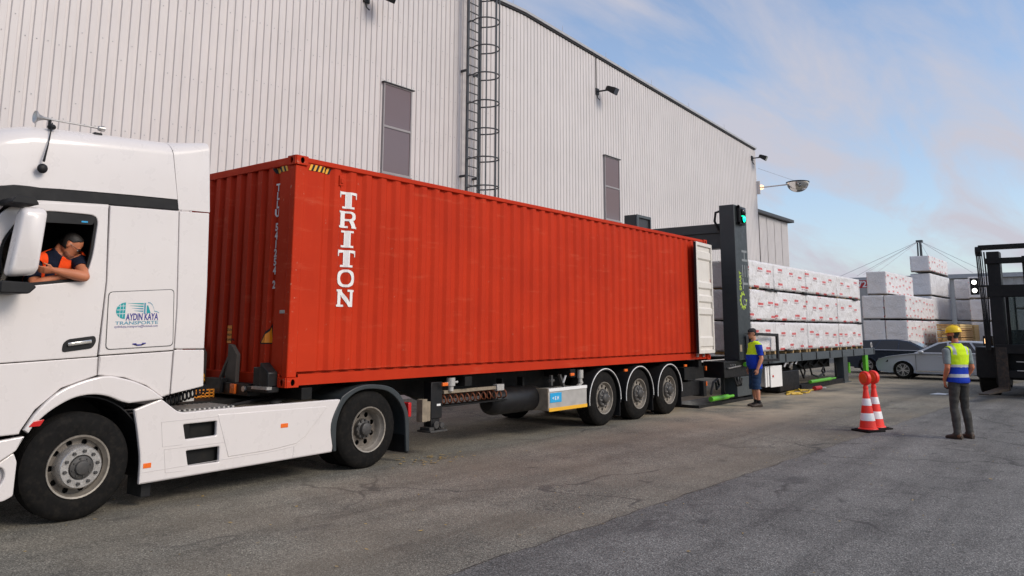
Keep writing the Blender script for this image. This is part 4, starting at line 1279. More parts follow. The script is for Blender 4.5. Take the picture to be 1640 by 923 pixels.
def hatch_text(s, size, u, v, mat, width, bold=0.0):
    a = hp_(u, v)
    F = frame((a[0], -0.0062, a[1]), (1, 0, 0.03), (0, 0, 1))
    me = text_mesh(s, size, Matrix.Identity(4), 0.0006, 'LEFT', bold=bold)
    xs_ = [v_.co.x for v_ in me.vertices]; k = width / (max(xs_) - min(xs_))
    me.transform(F @ Matrix.Diagonal((k, 1, 1, 1)))
    link_mesh('lettering', me, mat, ht, smooth=0)
hatch_text('AYDIN KAYA', 0.098, 0.235, 0.24, 'navy_print', 0.345, 0.0028)
hatch_text('TRANSPORTE', 0.047, 0.0, 0.06, 'steel_blue_print', 0.452, 0.0008)
hatch_text('aydinkaya.transporte@hotmail.com', 0.034, -0.01, -0.065, 'navy_print', 0.455, 0.0)
# side deflector behind the cab, lower side panels
tp('rear_deflector', rp([(-1.452, 1.615), (-1.105, 1.61), (-1.115, 2.3), (-1.145, 3.13), (-1.502, 3.11), (-1.452, 2.05)], 0.012), 0.004, 0.05)
tp('rear_deflector', rp([(-1.462, 1.135), (-1.085, 1.20), (-1.103, 1.598), (-1.454, 1.603)], 0.015), 0.004, 0.05)
m = MB(); m.box(-1.47, -1.40, 0.06, TW - 0.06, 1.15, 3.1); m.build('cab_back', 'black_plastic', tk, smooth=0)
tp('lower_panel', rp([(-3.90, 0.84), (-2.905, 0.865), (-2.895, 0.90), (-2.79, 1.075), (-2.575, 1.262), (-2.248, 1.368), (-2.248, 1.548), (-3.42, 1.492), (-3.90, 1.47)], 0.006), 0.002, 0.05)
tp('lower_panel', rp([(-2.238, 1.368), (-1.97, 1.335), (-1.735, 1.243), (-1.56, 1.115), (-1.474, 1.135), (-1.464, 1.59), (-2.238, 1.556)], 0.006), 0.002, 0.05)
flo = [(-2.875, 0.90), (-2.77, 1.068), (-2.565, 1.250), (-2.22, 1.356), (-1.975, 1.324), (-1.74, 1.232), (-1.545, 1.098)]
fli = [(-1.915, 1.075), (-2.0, 1.10), (-2.14, 1.16), (-2.30, 1.185), (-2.47, 1.16), (-2.65, 1.065), (-2.78, 0.95), (-2.835, 0.868)]
flo, fli = crv(flo), crv(fli)
tp('wheel_arch', flo + fli, -0.028, 0.05, bevel=0.016)
tp('side_reflector', rp([(-2.845, 0.925), (-2.80, 0.975), (-2.71, 0.985), (-2.745, 0.925)], 0.012), -0.036, -0.022, 'red_lens', bevel=0.004)
# bumper and step area in front of the wheel
tp('bumper', rp([(-3.95, 0.72), (-3.06, 0.635), (-2.925, 0.72), (-2.86, 0.845), (-3.06, 0.825), (-3.95, 0.83)], 0.015), -0.02, 0.05, bevel=0.012)
tp('bumper', rp([(-3.95, 0.27), (-2.98, 0.285), (-2.905, 0.32), (-2.90, 0.62), (-2.935, 0.705), (-3.06, 0.62), (-3.95, 0.70)], 0.02), 0.0, 0.05, holes=[rp([(-3.6, 0.40), (-3.03, 0.41), (-2.985, 0.50), (-3.01, 0.585), (-3.09, 0.595), (-3.6, 0.64)], 0.04)], bevel=0.012)
m = MB(); m.box(-3.62, -2.97, 0.06, 0.10, 0.36, 0.66); m.build('step_recess', 'white_paint', tk, smooth=0)
m = MB(); m.box(-3.5, -3.07, -0.004, 0.07, 0.415, 0.445); m.build('step', 'black_plastic', tk, bevel=0.006)
# black band under the roof fairing
tp('roof_band', rp([(-3.75, 2.70), (-3.58, 2.70), (-3.42, 2.86), (-3.20, 3.02), (-2.27, 3.085), (-1.50, 3.118), (-1.497, 3.25), (-2.27, 3.22), (-3.15, 3.17), (-3.45, 3.10), (-3.75, 2.98)], 0.01), 0.012, 0.05, 'black_plastic')
tp('drip_panel', rp([(-3.60, 2.64), (-3.45, 2.62), (-3.19, 3.0), (-2.9, 3.04), (-2.27, 3.078), (-2.27, 3.083), (-3.18, 3.02), (-3.42, 2.85)], 0.006), 0.004, 0.05)
# roof fairing: rounded shell lofted along the cab
def roof_ring(x, zt, inset, zb, rad=0.30, n=9):
    pts = []
    for i in range(n + 1):
        a = R(90 * i / n)
        pts.append((x, inset + rad * (1 - math.cos(a)) * (0.85), zt - rad * 0.62 + rad * 0.62 * math.sin(a)))
    ring = [(x, inset, zb)] + pts
    ring += [(x, TW / 2, zt + 0.025)]
    ring += [(x, TW - y, z) for _, y, z in reversed(pts)] + [(x, TW - inset, zb)]
    return ring
def roof_loft(st, name, mat='white_paint'):
    m = MB(); m.loft([roof_ring(*s) for s in st], closed=False, caps=False)
    ob = m.build(name, mat, tk, smooth=50)
    so = ob.modifiers.new('shell', 'SOLIDIFY'); so.thickness = 0.02; so.offset = -1
    es = ob.modifiers.new('split', 'EDGE_SPLIT'); es.split_angle = R(40)
    return ob
roof_loft([(-3.86, 3.02, 0.30, 2.86, 0.25), (-3.76, 3.26, 0.20, 2.95, 0.28), (-3.62, 3.47, 0.12, 3.05, 0.30), (-3.45, 3.62, 0.07, 3.07, 0.32), (-3.25, 3.735, 0.035, 3.150, 0.32), (-3.02, 3.80, 0.015, 3.165, 0.32),
           (-2.75, 3.825, 0.006, 3.185, 0.32), (-2.45, 3.845, 0.0, 3.20, 0.31), (-2.0, 3.873, 0.0, 3.222, 0.30), (-1.655, 3.893, 0.0, 3.238, 0.29)], 'roof_fairing')
rd = roof_loft([(-1.645, 3.893, 0.004, 3.128, 0.29), (-1.40, 3.93, 0.002, 3.133, 0.25), (-1.20, 3.96, 0.0, 3.140, 0.18)], 'roof_deflector')
# trim the fairing seam to lean back like the panel gap
for v in rd.data.vertices:
    f = max(0.0, min(1.0, (3.9 - v.co.z) / 0.75))
    if v.co.x < -1.5 - tk.location.x:
        v.co.x += 0.13 * f
for o_ in tk.children:
    if o_.name == 'roof_fairing':
        for v in o_.data.vertices:
            if v.co.x > -1.70 - tk.location.x:
                v.co.x += 0.13 * max(0.0, min(1.0, (3.9 - v.co.z) / 0.75))
for v in rd.data.vertices:
    if v.co.x > -1.25 - tk.location.x:
        v.co.x += 0.055 * max(0.0, min(1.0, (3.9 - v.co.z) / 0.75))
m = MB(); m.box(-1.64, -1.57, 0.02, 0.06, 3.64, 3.78, Matrix.Identity(4)); m.build('fairing_clip', 'black_plastic', tk, smooth=0)
# cab shell behind the side skin: roof, floor, far side, front with screen
m = MB(); m.box(-3.70, -1.47, 0.07, TW - 0.07, 3.0, 3.06); m.build('cab_roof', 'seat_dark', tk, smooth=0)
m = MB(); m.box(-3.80, -1.47, 0.055, TW - 0.055, 1.30, 1.40); m.build('cab_floor', 'seat_dark', tk, smooth=0)
m = MB(); m.box(-2.28, -2.22, 0.055, TW - 0.06, 1.40, 3.0); m.build('sleeper_wall', 'seat_dark', tk, smooth=0)
m = MB(); m.prism([(-3.90, 0.85), (-1.47, 1.15), (-1.50, 3.1), (-3.55, 3.05), (-3.85, 2.2)], TW - 0.05, TW); m.build('side_panel', 'white_paint', tk, smooth=0, label='far side of the cab')
m = MB(); m.prism([(-3.86, 1.55), (-3.82, 1.55), (-3.52, 2.98), (-3.56, 2.98)], 0.12, TW - 0.12); m.build('windscreen', 'dark_glass', tk, smooth=0)
m = MB(); m.prism([(-3.95, 0.30), (-3.88, 0.30), (-3.82, 1.55), (-3.88, 1.55)], 0.03, TW - 0.03); m.build('front_panel', 'white_paint', tk, bevel=0.015)
m = MB(); m.bar((-3.88, 0.06, 1.5), (-3.50, 0.06, 3.0), 0.10, 0.10); m.bar((-3.88, TW - 0.06, 1.5), (-3.50, TW - 0.06, 3.0), 0.10, 0.10); tag(m.build('windscreen_pillar', 'white_paint', tk, smooth=0), kind='stuff')
# seat, dashboard and wheel inside
m = MB(); m.box(-2.72, -2.40, 0.40, 0.92, 1.40, 1.75); m.box(-2.48, -2.36, 0.40, 0.92, 1.75, 2.50); m.box(-2.47, -2.39, 0.53, 0.80, 2.52, 2.78); tag(m.build('driver_seat', 'seat_dark', tk, bevel=0.04), kind='stuff')
m = MB(); m.prism([(-3.80, 1.5), (-3.30, 1.5), (-3.25, 2.02), (-3.38, 2.12), (-3.80, 2.14)], 0.08, TW - 0.08); m.build('dashboard', 'seat_dark', tk, smooth=0)
m = MB(); a_ = [(-3.12 + 0.10 * math.sin(R(t)), 0.66 + 0.22 * math.cos(R(t)), 2.10 + 0.20 * math.sin(R(t))) for t in range(0, 360, 15)]; m.tube(a_, 0.016, closed=True); m.build('steering_wheel', 'seat_dark', tk)
# mirror on its arms
m = MB()
ring0 = rp([(-3.245, 2.285), (-3.005, 2.315), (-2.965, 2.935), (-3.175, 2.93)], 0.06)
def scale2(ps, k, c=(-3.10, 2.62)): return [((x - c[0]) * k + c[0], (z - c[1]) * k + c[1]) for x, z in ps]
rings = []
for y, k in ((-0.20, 0.97), (-0.225, 1.0), (-0.30, 1.0), (-0.345, 0.93), (-0.365, 0.80)):
    rings.append([(x, y, z) for x, z in scale2(ring0, k)])
m.loft(rings); mi = m.build('mirror_housing', 'white_paint', tk, smooth=50)
m = MB(); m.bar((-3.215, -0.337, 2.43), (-3.12, -0.36, 2.505), 0.006, 0.005); m.bar((-3.12, -0.36, 2.505), (-3.00, -0.34, 2.515), 0.006, 0.005); m.build('mirror_seam', 'hub_dark', mi, smooth=0)
m = MB(); m.prism(rp([(-3.30, 2.14), (-3.06, 2.14), (-3.0, 2.205), (-3.06, 2.245), (-3.30, 2.25)], 0.02), -0.34, 0.02); m.build('mirror_arm', 'black_plastic', tk, bevel=0.015)
m = MB(); m.prism(rp([(-3.28, 2.955), (-3.24, 3.02), (-3.08, 3.02), (-3.04, 2.955)], 0.02), -0.33, 0.06); m.build('mirror_arm', 'black_plastic', tk, bevel=0.015)
m = MB(); m.box(-3.16, -3.05, -0.20, -0.19, 2.35, 2.88); m.build('mirror_glass', 'dark_glass', mi, smooth=0)
# horn and aerial on the roof
m = MB(); m.lathe([(0.0, 0.02), (0.062, 0.0), (0.066, 0.008), (0.035, 0.035), (0.016, 0.08), (0.010, 0.2), (0.009, 0.60), (0.026, 0.61), (0.030, 0.67), (0.0, 0.68)], (-2.98, 0.16, 3.89), (1, 0, 0.015), 20)
m.build('air_horn', 'steel', tk)
m = MB(); m.box(-2.42, -2.34, 0.12, 0.20, 3.79, 3.845); m.cyl((-2.84, 0.16, 3.80), (-2.84, 0.16, 3.89), 0.015); m.build('horn_bracket', 'black_plastic', tk, bevel=0.008)
m = MB(); m.tube([(-2.85, 0.07, 3.84), (-2.90, -0.02, 3.62), (-2.94, -0.05, 3.42)], [0.006, 0.006, 0.012], n=6); m.ball((-2.945, -0.05, 3.35), 0.048, 0.03, 0.048); m.ball((-2.85, 0.08, 3.80), 0.04, 0.04, 0.03); m.build('aerial', 'black_plastic', tk)
# chassis
for y in (0.80, 1.58):
    m = MB(); m.box(-3.6, 2.4, y, y + 0.12, 0.62, 0.92); m.build('frame_rail', 'chassis', tk, smooth=0)
m = MB(); m.box(-1.72, -1.20, 0.02, 0.50, 0.30, 0.93); m.box(-1.2, 0.70, 0.075, 0.70, 0.34, 0.86); m.build('fuel_tank', 'chassis', tk, bevel=0.02)
m = MB(); m.box(-1.20, 0.70, 1.8, 2.44, 0.34, 0.86); m.build('fuel_tank', 'chassis', tk, bevel=0.02)
m = MB(); m.box(-1.28, -0.55, 0.16, 0.74, 0.905, 0.925)
for i in range(12):
    m.box(-1.26 + i * 0.06, -1.235 + i * 0.06, 0.18, 0.72, 0.925, 0.945)
m.build('catwalk', 'aluminium', tk, smooth=0)
m = MB(); m.box(-0.53, 0.78, 0.10, 0.74, 0.885, 0.905); m.build('catwalk', 'wood_grey', tk, smooth=0)
m = MB(); m.box(-1.25, 0.80, 0.74, 1.75, 0.90, 0.96); m.build('deck_plate', 'chassis', tk, smooth=0)
m = MB(); m.tube([(-0.62, 0.24, 0.935), (-0.35, 0.3, 0.955), (-0.1, 0.5, 0.95), (0.3, 0.62, 0.96)], 0.02, n=6); m.build('hose', 'black_plastic', tk)
m = MB(); m.ball((0.02, 0.22, 0.935), 0.085, 0.06, 0.035); m.build('filler_cap', 'black_plastic', tk)
pts = [(-1.50 + 0.52 * i / 140, 0.18 + 0.055 * math.cos(2 * math.pi * i / 12), 1.02 + 0.14 * i / 140 + 0.055 * math.sin(2 * math.pi * i / 12)) for i in range(141)]
m = MB(); m.tube(pts, 0.012, n=5); m.build('coiled_air_line', 'black_plastic', tk)
m = MB(); m.box(-1.06, -0.9, 0.5, 0.7, 1.0, 1.16); m.build('cable_basket', 'aluminium', tk, smooth=0)
m = MB()
for z in (1.03, 1.07, 1.11):
    m.box(-0.75, -0.22, 1.20, 1.22, z - 0.06, z - 0.045)
for i in range(10):
    m.box(-0.75 + 0.058 * i, -0.738 + 0.058 * i, 1.20, 1.22, 0.93, 1.06)
tag(m.build('guard_rail', 'amber', tk, smooth=0), kind='stuff')
m = MB(); m.box(0.4, 1.9, 0.75, 1.75, 0.93, 1.0); m.lathe([(0.0, 0.10), (0.45, 0.10), (0.45, 0.0)], (1.1, 1.25, 0.98), (0, 0, 1), 24); m.build('fifth_wheel', 'chassis', tk)
# side skirt with two step openings
SK = rp([(-1.745, 0.25), (0.735, 0.285), (0.86, 0.925), (0.80, 0.935), (-1.0, 0.942), (-1.30, 0.935), (-1.38, 0.955), (-1.565, 1.095), (-1.85, 1.005), (-1.80, 0.80), (-1.745, 0.50)], [0.01, 0.01, 0.02, 0, 0, 0.05, 0.03, 0.01, 0.01, 0.1, 0.1])
V1 = rp([(-1.265, 0.65), (-0.90, 0.655), (-0.905, 0.812), (-1.30, 0.808)], 0.015)
V2 = rp([(-1.215, 0.37), (-0.85, 0.365), (-0.855, 0.532), (-1.25, 0.528)], 0.015)
sk = tp('side_skirt', SK, -0.01, 0.04, holes=[V1, V2], bevel=0.014)
for (x0, x1, z0, z1) in ((-1.34, -0.84, 0.60, 0.86), (-1.30, -0.80, 0.32, 0.57)):
    m = MB(); m.box(x0, x1, 0.24, 0.26, z0, z1); m.box(x0, x1, 0.045, 0.25, z0, z0 + 0.03); m.box(x0, x0 + 0.02, 0.045, 0.25, z0 + 0.03, z1); m.box(x1 - 0.02, x1, 0.045, 0.25, z0 + 0.03, z1)
    m.build('step_box', 'black_plastic', sk, smooth=0)
def rail_line(name, pts_, r=0.004, mat='hub_dark', y=-0.011):
    q = MB(); q.tube([(x, y, z) for x, z in pts_], r, n=5); return q.build(name, mat, sk)
for pts_ in ([(-1.745, 0.365), (-0.2, 0.395), (0.15, 0.42), (0.30, 0.50), (0.62, 0.84)], [(-1.30, 0.60), (-1.52, 0.60), (-1.55, 0.855), (-0.78, 0.86)], [(-1.25, 0.325), (-1.47, 0.33), (-1.50, 0.57), (-0.74, 0.57)], [(0.15, 0.42), (0.14, 0.29)]):
    rail_line('moulding_line', pts_, 0.0025, 'flashing')
q = MB(); q.prism([(-0.90, 0.88), (0.60, 0.86), (0.62, 0.84), (0.30, 0.52), (0.18, 0.45), (-0.2, 0.415), (-0.74, 0.405)][::-1], -0.016, -0.004); q.build('skirt_swage', 'white_paint', sk, bevel=0.006)
for x0, z0, y0 in ((-0.06, 0.655, -0.020), (-1.715, 0.405, -0.014)):
    q = MB(); q.box(x0, x0 + (0.105 if x0 > -1 else 0.085), y0, -0.008, z0, z0 + 0.05); q.build('marker_lamp', 'orange_lens', sk, bevel=0.004)
# wheels
wheel_tyre(tk, -2.355, -0.005, 0.507, 0.30, -1, kind='steer')
wheel_tyre(tk, -2.355, TW + 0.005, 0.507, 0.30, 1, kind='steer')
wheel_tyre(tk, 1.35, 0.0, 0.505, 0.29, -1, kind='drive')
wheel_tyre(tk, 1.35, TW, 0.505, 0.29, 1, kind='drive')
for y in (0.33, TW - 0.33 - 0.28):
    m = MB(); m.lathe([(0.28, 0), (0.47, 0.0), (0.505, 0.05), (0.505, 0.23), (0.47, 0.28), (0.28, 0.28)], (1.35, y, 0.505), (0, 1, 0), 40); m.build('inner_wheel', 'rubber', tk)
for x in (-2.355, 1.35):
    m = MB(); m.cyl((x, 0.25, 0.5), (x, 2.25, 0.5), 0.09, n=14); m.build('axle', 'chassis', tk)
# dark wheel well behind the arch
m = arch(-2.36, 0.50, 0.66, -5, 185, 0.055, 0.70, 0.012); m.build('wheel_well', 'black_plastic', tk)
m = MB(); m.box(-3.05, -1.60, 0.70, 0.74, 0.30, 1.3); m.build('wheel_well', 'chassis', tk, smooth=0)
# rear fender
fo = [(0.75, 0.29), (0.70, 0.63), (0.835, 0.915), (0.90, 0.985), (1.10, 1.07), (1.34, 1.095), (1.66, 1.055), (1.86, 0.955), (1.99, 0.80), (2.07, 0.60), (2.10, 0.14)]
fi = [(2.035, 0.14), (2.00, 0.58), (1.93, 0.76), (1.80, 0.90), (1.62, 0.995), (1.34, 1.035), (1.12, 1.01), (0.95, 0.92), (0.855, 0.80), (0.79, 0.60), (0.80, 0.29)]
fo, fi = crv(fo), crv(fi)
tp('rear_fender', fo + fi, -0.02, 0.02, 'charcoal', bevel=0.012)
m = MB(); rings = [[(p[0], y, p[1]) for y in (0.0, 0.62)] + [(q[0], y, q[1]) for y in (0.62, 0.0)] for p, q in zip(fo, [(a + (1.35 - a) * 0.04, b + (0.5 - b) * 0.04) for a, b in fo])]
m.loft(rings); m.build('rear_fender', 'charcoal', tk)
m = MB(); m.box(2.055, 2.085, -0.01, 0.60, 0.12, 0.36); m.build('mud_flap', 'black_plastic', tk, smooth=0)
m = MB(); m.box(2.10, 2.16, 0.02, 0.30, 0.60, 0.80); m.build('tail_lamp', 'red_lens', tk, bevel=0.01)
m = MB(); m.box(-1.66, -1.56, 0.10, 0.4, 0.10, 0.30); m.build('mud_flap', 'black_plastic', tk, smooth=0)
# ------------------------------------------------------------------ container loading portal
ld = thing('loading_portal', 'charcoal steel loading portal with tall column and green traffic light beside the container doors', 'loading portal', (14.4, 1.7, 0))
def lb(name, x0, x1, y0, y1, z0, z1, mat='charcoal', bevel=0.008, parent=None):
    m = MB(); m.box(x0, x1, y0, y1, z0, z1)
    return m.build(name, mat, parent or ld, bevel=bevel)
col1 = lb('column', 14.02, 14.86, 0.0, 0.42, 1.04, 5.15, 'charcoal', 0.012)
col2 = lb('column', 14.02, 14.86, 2.98, 3.36, 0.02, 5.13, 'charcoal', 0.012)
me = plate_mesh([(14.02, 3.9), (14.86, 3.9), (14.86, 5.13), (14.02, 5.13)], [[(14.12, 4.45), (14.79, 4.45), (14.79, 5.05), (14.12, 5.05)]], 0.05, 0.004, XZ, -2.945)
link_mesh('lamp_opening', me, 'charcoal_light', col2, smooth=0)
m = MB(); m.box(14.10, 14.80, 2.974, 2.979, 4.43, 5.07); m.build('lamp_recess', 'dark_trim', col2, smooth=0)
m = MB(); m.box(14.3, 14.5, 2.955, 2.975, 4.47, 4.65); m.build('lamp_back', 'steel', col2, smooth=0)
lb('cross_beam', 14.30, 14.66, 0.44, 2.92, 4.02, 4.66, 'charcoal', 0.01)
lb('cross_beam', 14.24, 14.72, 0.48, 2.92, 4.44, 4.69, 'charcoal', 0.008)
lb('beam_bracket', 14.26, 14.60, 0.425, 0.50, 3.95, 4.95, 'black_metal', 0.008)
m = MB(); m.tube([(14.2, 0.52, 4.5), (14.12, 0.60, 4.75), (14.12, 0.56, 4.98), (14.16, 0.43, 5.02)], 0.035, n=8); m.build('cable_loop', 'black_plastic', ld)
# traffic light on the column
tl = lb('traffic_light', 14.20, 14.54, -0.10, -0.004, 4.62, 5.08, 'black_plastic', 0.01)
for zc, mt in ((4.97, 'dark_glass'), (4.78, 'green_lamp')):
    m = MB(); m.lathe([(0.0, 0.07), (0.04, 0.066), (0.08, 0.045), (0.105, 0.0)], (14.37, -0.101, zc), (0, -1, 0), 20); m.build('lamp_lens', mt, tl)
    m = MB(); m.lathe([(0.118, 0.0), (0.118, 0.045), (0.108, 0.045), (0.108, 0.0)], (14.37, -0.101, zc), (0, -1, 0), 20, R(90 - 120), R(90 + 120)); m.build('visor', 'black_plastic', tl)
m = MB(); m.box(14.14, 14.20, -0.1, -0.004, 4.62, 4.68); m.box(14.14, 14.20, -0.1, -0.004, 5.06, 5.12); m.box(14.14, 14.17, -0.1, -0.05, 4.6, 5.14); m.build('lamp_bracket', 'black_plastic', tl, smooth=0)
# print on the column
FU = frame((0, -0.003, 0), (0, 0, 1), (-1, 0, 0))
def col_text(s, size, x, z, mat, bold=0.0, sx=1.0):
    F = frame((x, -0.003, z), (0, 0, 1), (-1, 0, 0))
    return link_mesh('lettering', text_mesh(s, size, F, 0.0015, bold=bold, sx=sx), mat, col1, smooth=0)
col_text('T', 0.50, 14.77, 2.90, 'grey_print', 0.006)
col_text('H', 0.50, 14.77, 3.62, 'grey_print', 0.006)
m = MB()
for xx in (14.42, 14.58, 14.74):
    m.box(xx, xx + 0.05, -0.0045, -0.0015, 3.23, 3.55)
m.build('lettering', 'grey_print', col1, smooth=0)
col_text('SMART', 0.20, 14.335, 2.86, 'lime_print', 0.006, 0.82)
# gear emblem
m = MB()
for i in range(12):
    a = 2 * math.pi * i / 12
    if 0.02 < a < 1.3: continue
    c, s_ = math.cos(a), math.sin(a); t = Vector((-s_, c))
    for r0, r1, hw in ((0.15, 0.245, 0.035),):
        m.quad(*[(14.42 + c * r + t.x * q, -0.0045, 2.60 + s_ * r + t.y * q) for r, q in ((r0, -hw), (r1, -hw * 0.8), (r1, hw * 0.8), (r0, hw))])
for p in arc_band(14.42, 2.60, 0.195, 0.195, 0.05, 0.05, 55, 350, 26):
    m.quad(*[(x, -0.004, z) for x, z in p])
m.build('gear_emblem', 'lime_print', col1, smooth=0)
m = MB()
for p in arc_band(14.50, 2.56, 0.09, 0.09, 0.03, 0.03, 0, 360, 18) + arc_band(14.60, 2.52, 0.05, 0.05, 0.03, 0.03, 0, 360, 12):
    m.quad(*[(x, -0.005, z) for x, z in p])
m.build('gear_emblem', 'grey_print', col1, smooth=0)
lb('type_plate', 14.06, 14.20, -0.004, 0.002, 1.26, 1.44, 'wood_grey', 0.001, col1)
# lower works
lb('pedestal', 13.15, 14.90, 0.06, 0.62, 0.62, 1.03, 'black_metal', 0.012)
lb('pedestal', 13.9, 14.86, 0.04, 0.50, 0.12, 0.615, 'charcoal_light', 0.01)
lb('back_plate', 12.9, 13.9, 1.2, 1.25, 0.40, 1.08, 'deck_grey', 0.006)
lb('slide_beam', 12.4, 14.9, 0.70, 0.90, 0.62, 0.72, 'black_metal', 0.006)
lb('sole_plate', 11.6, 15.1, 0.05, 0.85, 0.0, 0.07, 'black_metal', 0.004)
lb('end_foot', 14.86, 15.02, 0.02, 0.30, 0.0, 0.40, 'deck_grey', 0.006)
for i in range(3):
    m = MB(); m.cyl((13.55 + i * 0.14, 0.045, 0.93), (13.55 + i * 0.14, 0.06, 0.93), 0.02, n=8); m.build('bolt', 'steel', ld)
m = MB(); m.bar((13.3, 0.02, 0.86), (14.1, 0.02, 0.90), 0.05, 0.03); m.build('clamp_bar', 'steel', ld, bevel=0.004)
m = MB(); m.cyl((14.25, -0.04, 0.93), (14.62, -0.04, 0.95), 0.055, n=14); m.build('hydraulic_valve', 'lime', ld)
m = MB(); m.cyl((12.25, 0.04, 0.17), (13.25, 0.04, 0.17), 0.06, n=16); m.build('hydraulic_cylinder', 'lime', ld)
m = MB(); m.cyl((13.25, 0.04, 0.17), (13.60, 0.04, 0.17), 0.035, n=12); m.build('piston_rod', 'lime', ld)
m = MB(); m.tube([(12.4, 0.1, 0.28), (12.6, 0.12, 0.55), (12.85, 0.12, 0.62), (12.95, 0.12, 0.45), (12.75, 0.1, 0.38), (12.7, 0.1, 0.55)], 0.03, n=7); m.build('hydraulic_hose', 'black_plastic', ld)
m = MB(); m.tube([(13.4, 0.2, 0.66), (13.42, 0.2, 0.3), (13.5, 0.2, 0.1)], 0.02, n=6); m.build('hydraulic_hose', 'black_plastic', ld)
for i in range(3):
    m = MB(); m.tube([(13.7 + i * 0.18, 0.03, 0.62), (13.74 + i * 0.16, 0.0, 0.45), (13.85 + i * 0.12, 0.02, 0.40), (13.9 + i * 0.15, 0.03, 0.58)], 0.022, n=6); m.build('hydraulic_hose', 'black_plastic', ld)
wl = thing('work_lamp', 'small lit white work lamp behind the trailer end on the loading portal', 'lamp', (13.35, 1.15, 0.72))
m = MB(); m.lathe([(0.0, 0.0), (0.14, 0.0), (0.16, 0.03), (0.05, 0.12), (0.0, 0.12)], (-0.02, 0, 0), (0.85, 0.4, 0), 20); m.build('lamp_head', 'black_metal', wl, local=True)
m = MB(); m.lathe([(0.0, 0.012), (0.13, 0.010), (0.14, 0.0)], (-0.03, -0.005, 0), (-0.85, -0.4, 0), 20); m.build('lamp_lens', 'white_lamp', wl, local=True)
m = MB(); m.cyl((0.06, 0.03, -0.02), (0.07, 0.04, 0.2), 0.015, n=6); m.build('bracket', 'black_metal', wl, local=True)
# guard frame with switch cabinet right of the column
gf = thing('control_frame', 'dark square guard frame with pale switch cabinet behind the man in the black cap', 'control panel', (15.3, -0.16, 0.9))
me = plate_mesh([(14.34, 1.0), (16.42, 0.96), (16.42, 1.72), (14.34, 1.76)], [[(14.42, 1.06), (16.30, 1.03), (16.30, 1.64), (14.42, 1.69)]], 0.06, 0.01, XZ, 0.16)
link_mesh('guard_frame', me, 'black_metal', gf)
m = MB(); m.box(14.45, 15.0, -0.15, -0.02, 1.07, 1.68); m.build('switch_cabinet', 'aluminium', gf, bevel=0.01)
m = MB(); m.box(14.9, 14.96, -0.13, 0.3, 1.2, 1.26); m.build('support_arm', 'black_metal', gf, smooth=0)

# ------------------------------------------------------------------ loading deck on legs
dk = thing('loading_deck', 'long grey steel loading deck on dark legs carrying the printed white packs', 'loading deck', (21.3, 1.25, 0))
DX0, DX1 = 15.02, 27.55
def db(name, x0, x1, y0, y1, z0, z1, mat='deck_grey', bevel=0.006):
    m = MB(); m.box(x0, x1, y0, y1, z0, z1); return m.build(name, mat, dk, bevel=bevel)
for y0 in (0.0, 2.35):
    m = MB(); s_ = 1 if y0 == 0 else -1; yb = y0 if y0 == 0 else 2.47
    m.prism([(yb, 0.89), (yb, 1.13), (yb + s_ * 0.12, 1.13), (yb + s_ * 0.12, 1.10), (yb + s_ * 0.02, 1.10), (yb + s_ * 0.02, 0.92), (yb + s_ * 0.12, 0.92), (yb + s_ * 0.12, 0.89)], DX0, DX1, 'x')
    m.build('side_beam', 'deck_grey', dk, smooth=0)
db('deck_plate', DX0, DX1 - 0.05, 0.13, 2.33, 1.07, 1.095, 'deck_grey', 0)
for i in range(9):
    x = 16.0 + i * 1.42
    db('rail_clip', x, x + 0.05, -0.02, 0.0, 0.90, 1.12, 'black_metal', 0.003)
for y in (0.0, 2.1):
    m = MB(); m.box(23.35, 23.85, y + 0.03, y + 0.36, 0.0, 0.885); m.build('leg', 'charcoal_light' if y == 0 else 'charcoal', dk, bevel=0.012)
    db('foot_plate', 23.2, 24.0, y - 0.02, y + 0.45, 0.0, 0.03, 'deck_grey', 0.003)
    db('sole_beam', 18.9, 23.34, y + 0.06, y + 0.34, 0.0, 0.16, 'black_metal', 0.006)
db('under_beam', 15.1, 23.3, 0.50, 0.62, 0.55, 0.88, 'chassis', 0.004)
db('under_beam', 15.1, 27.4, 1.80, 1.92, 0.60, 0.88, 'chassis', 0.004)
m = MB()
pts = [(18.0 + 0.55 * i, 0.5 if False else 0.45, 0.80 if i % 2 else 0.62) for i in range(10)]
for a, b in zip(pts, pts[1:]):
    m.bar(a, b, 0.07, 0.05)
m.build('lattice_brace', 'chassis', dk, smooth=0)
db('power_unit', 17.15, 18.85, 0.10, 0.95, 0.04, 0.62, 'black_metal', 0.02)
m = MB()
rs = random.Random(5)
for i in range(7):
    x = 17.5 + rs.uniform(0, 1.1); z = 0.66 + rs.uniform(0, 0.18)
    m.cyl((x, 0.10, z), (x + rs.uniform(-.08, .08), 0.06, z + 0.12), 0.04, n=8)
tag(m.build('pipe_fitting', 'steel', dk), kind='stuff')
m = MB(); m.cyl((19.6, 0.02, 0.215), (21.7, 0.02, 0.215), 0.055, n=16); m.build('hydraulic_cylinder', 'lime', dk)
m = MB(); m.cyl((21.7, 0.02, 0.215), (22.25, 0.02, 0.215), 0.03, n=12); m.build('piston_rod', 'lime', dk)
for a in ([(19.0, 0.1, 0.6), (19.2, 0.08, 0.35), (19.35, 0.08, 0.55), (19.2, 0.08, 0.7)], [(19.8, 0.1, 0.8), (20.0, 0.08, 0.42), (20.6, 0.06, 0.32), (21.3, 0.07, 0.45), (21.2, 0.07, 0.62), (21.0, 0.07, 0.5), (21.2, 0.07, 0.34)], [(22.6, 0.1, 0.7), (22.65, 0.1, 0.35), (22.7, 0.1, 0.2)]):
    m = MB(); m.tube(a, 0.03, n=6); m.build('hydraulic_hose', 'black_plastic', dk)
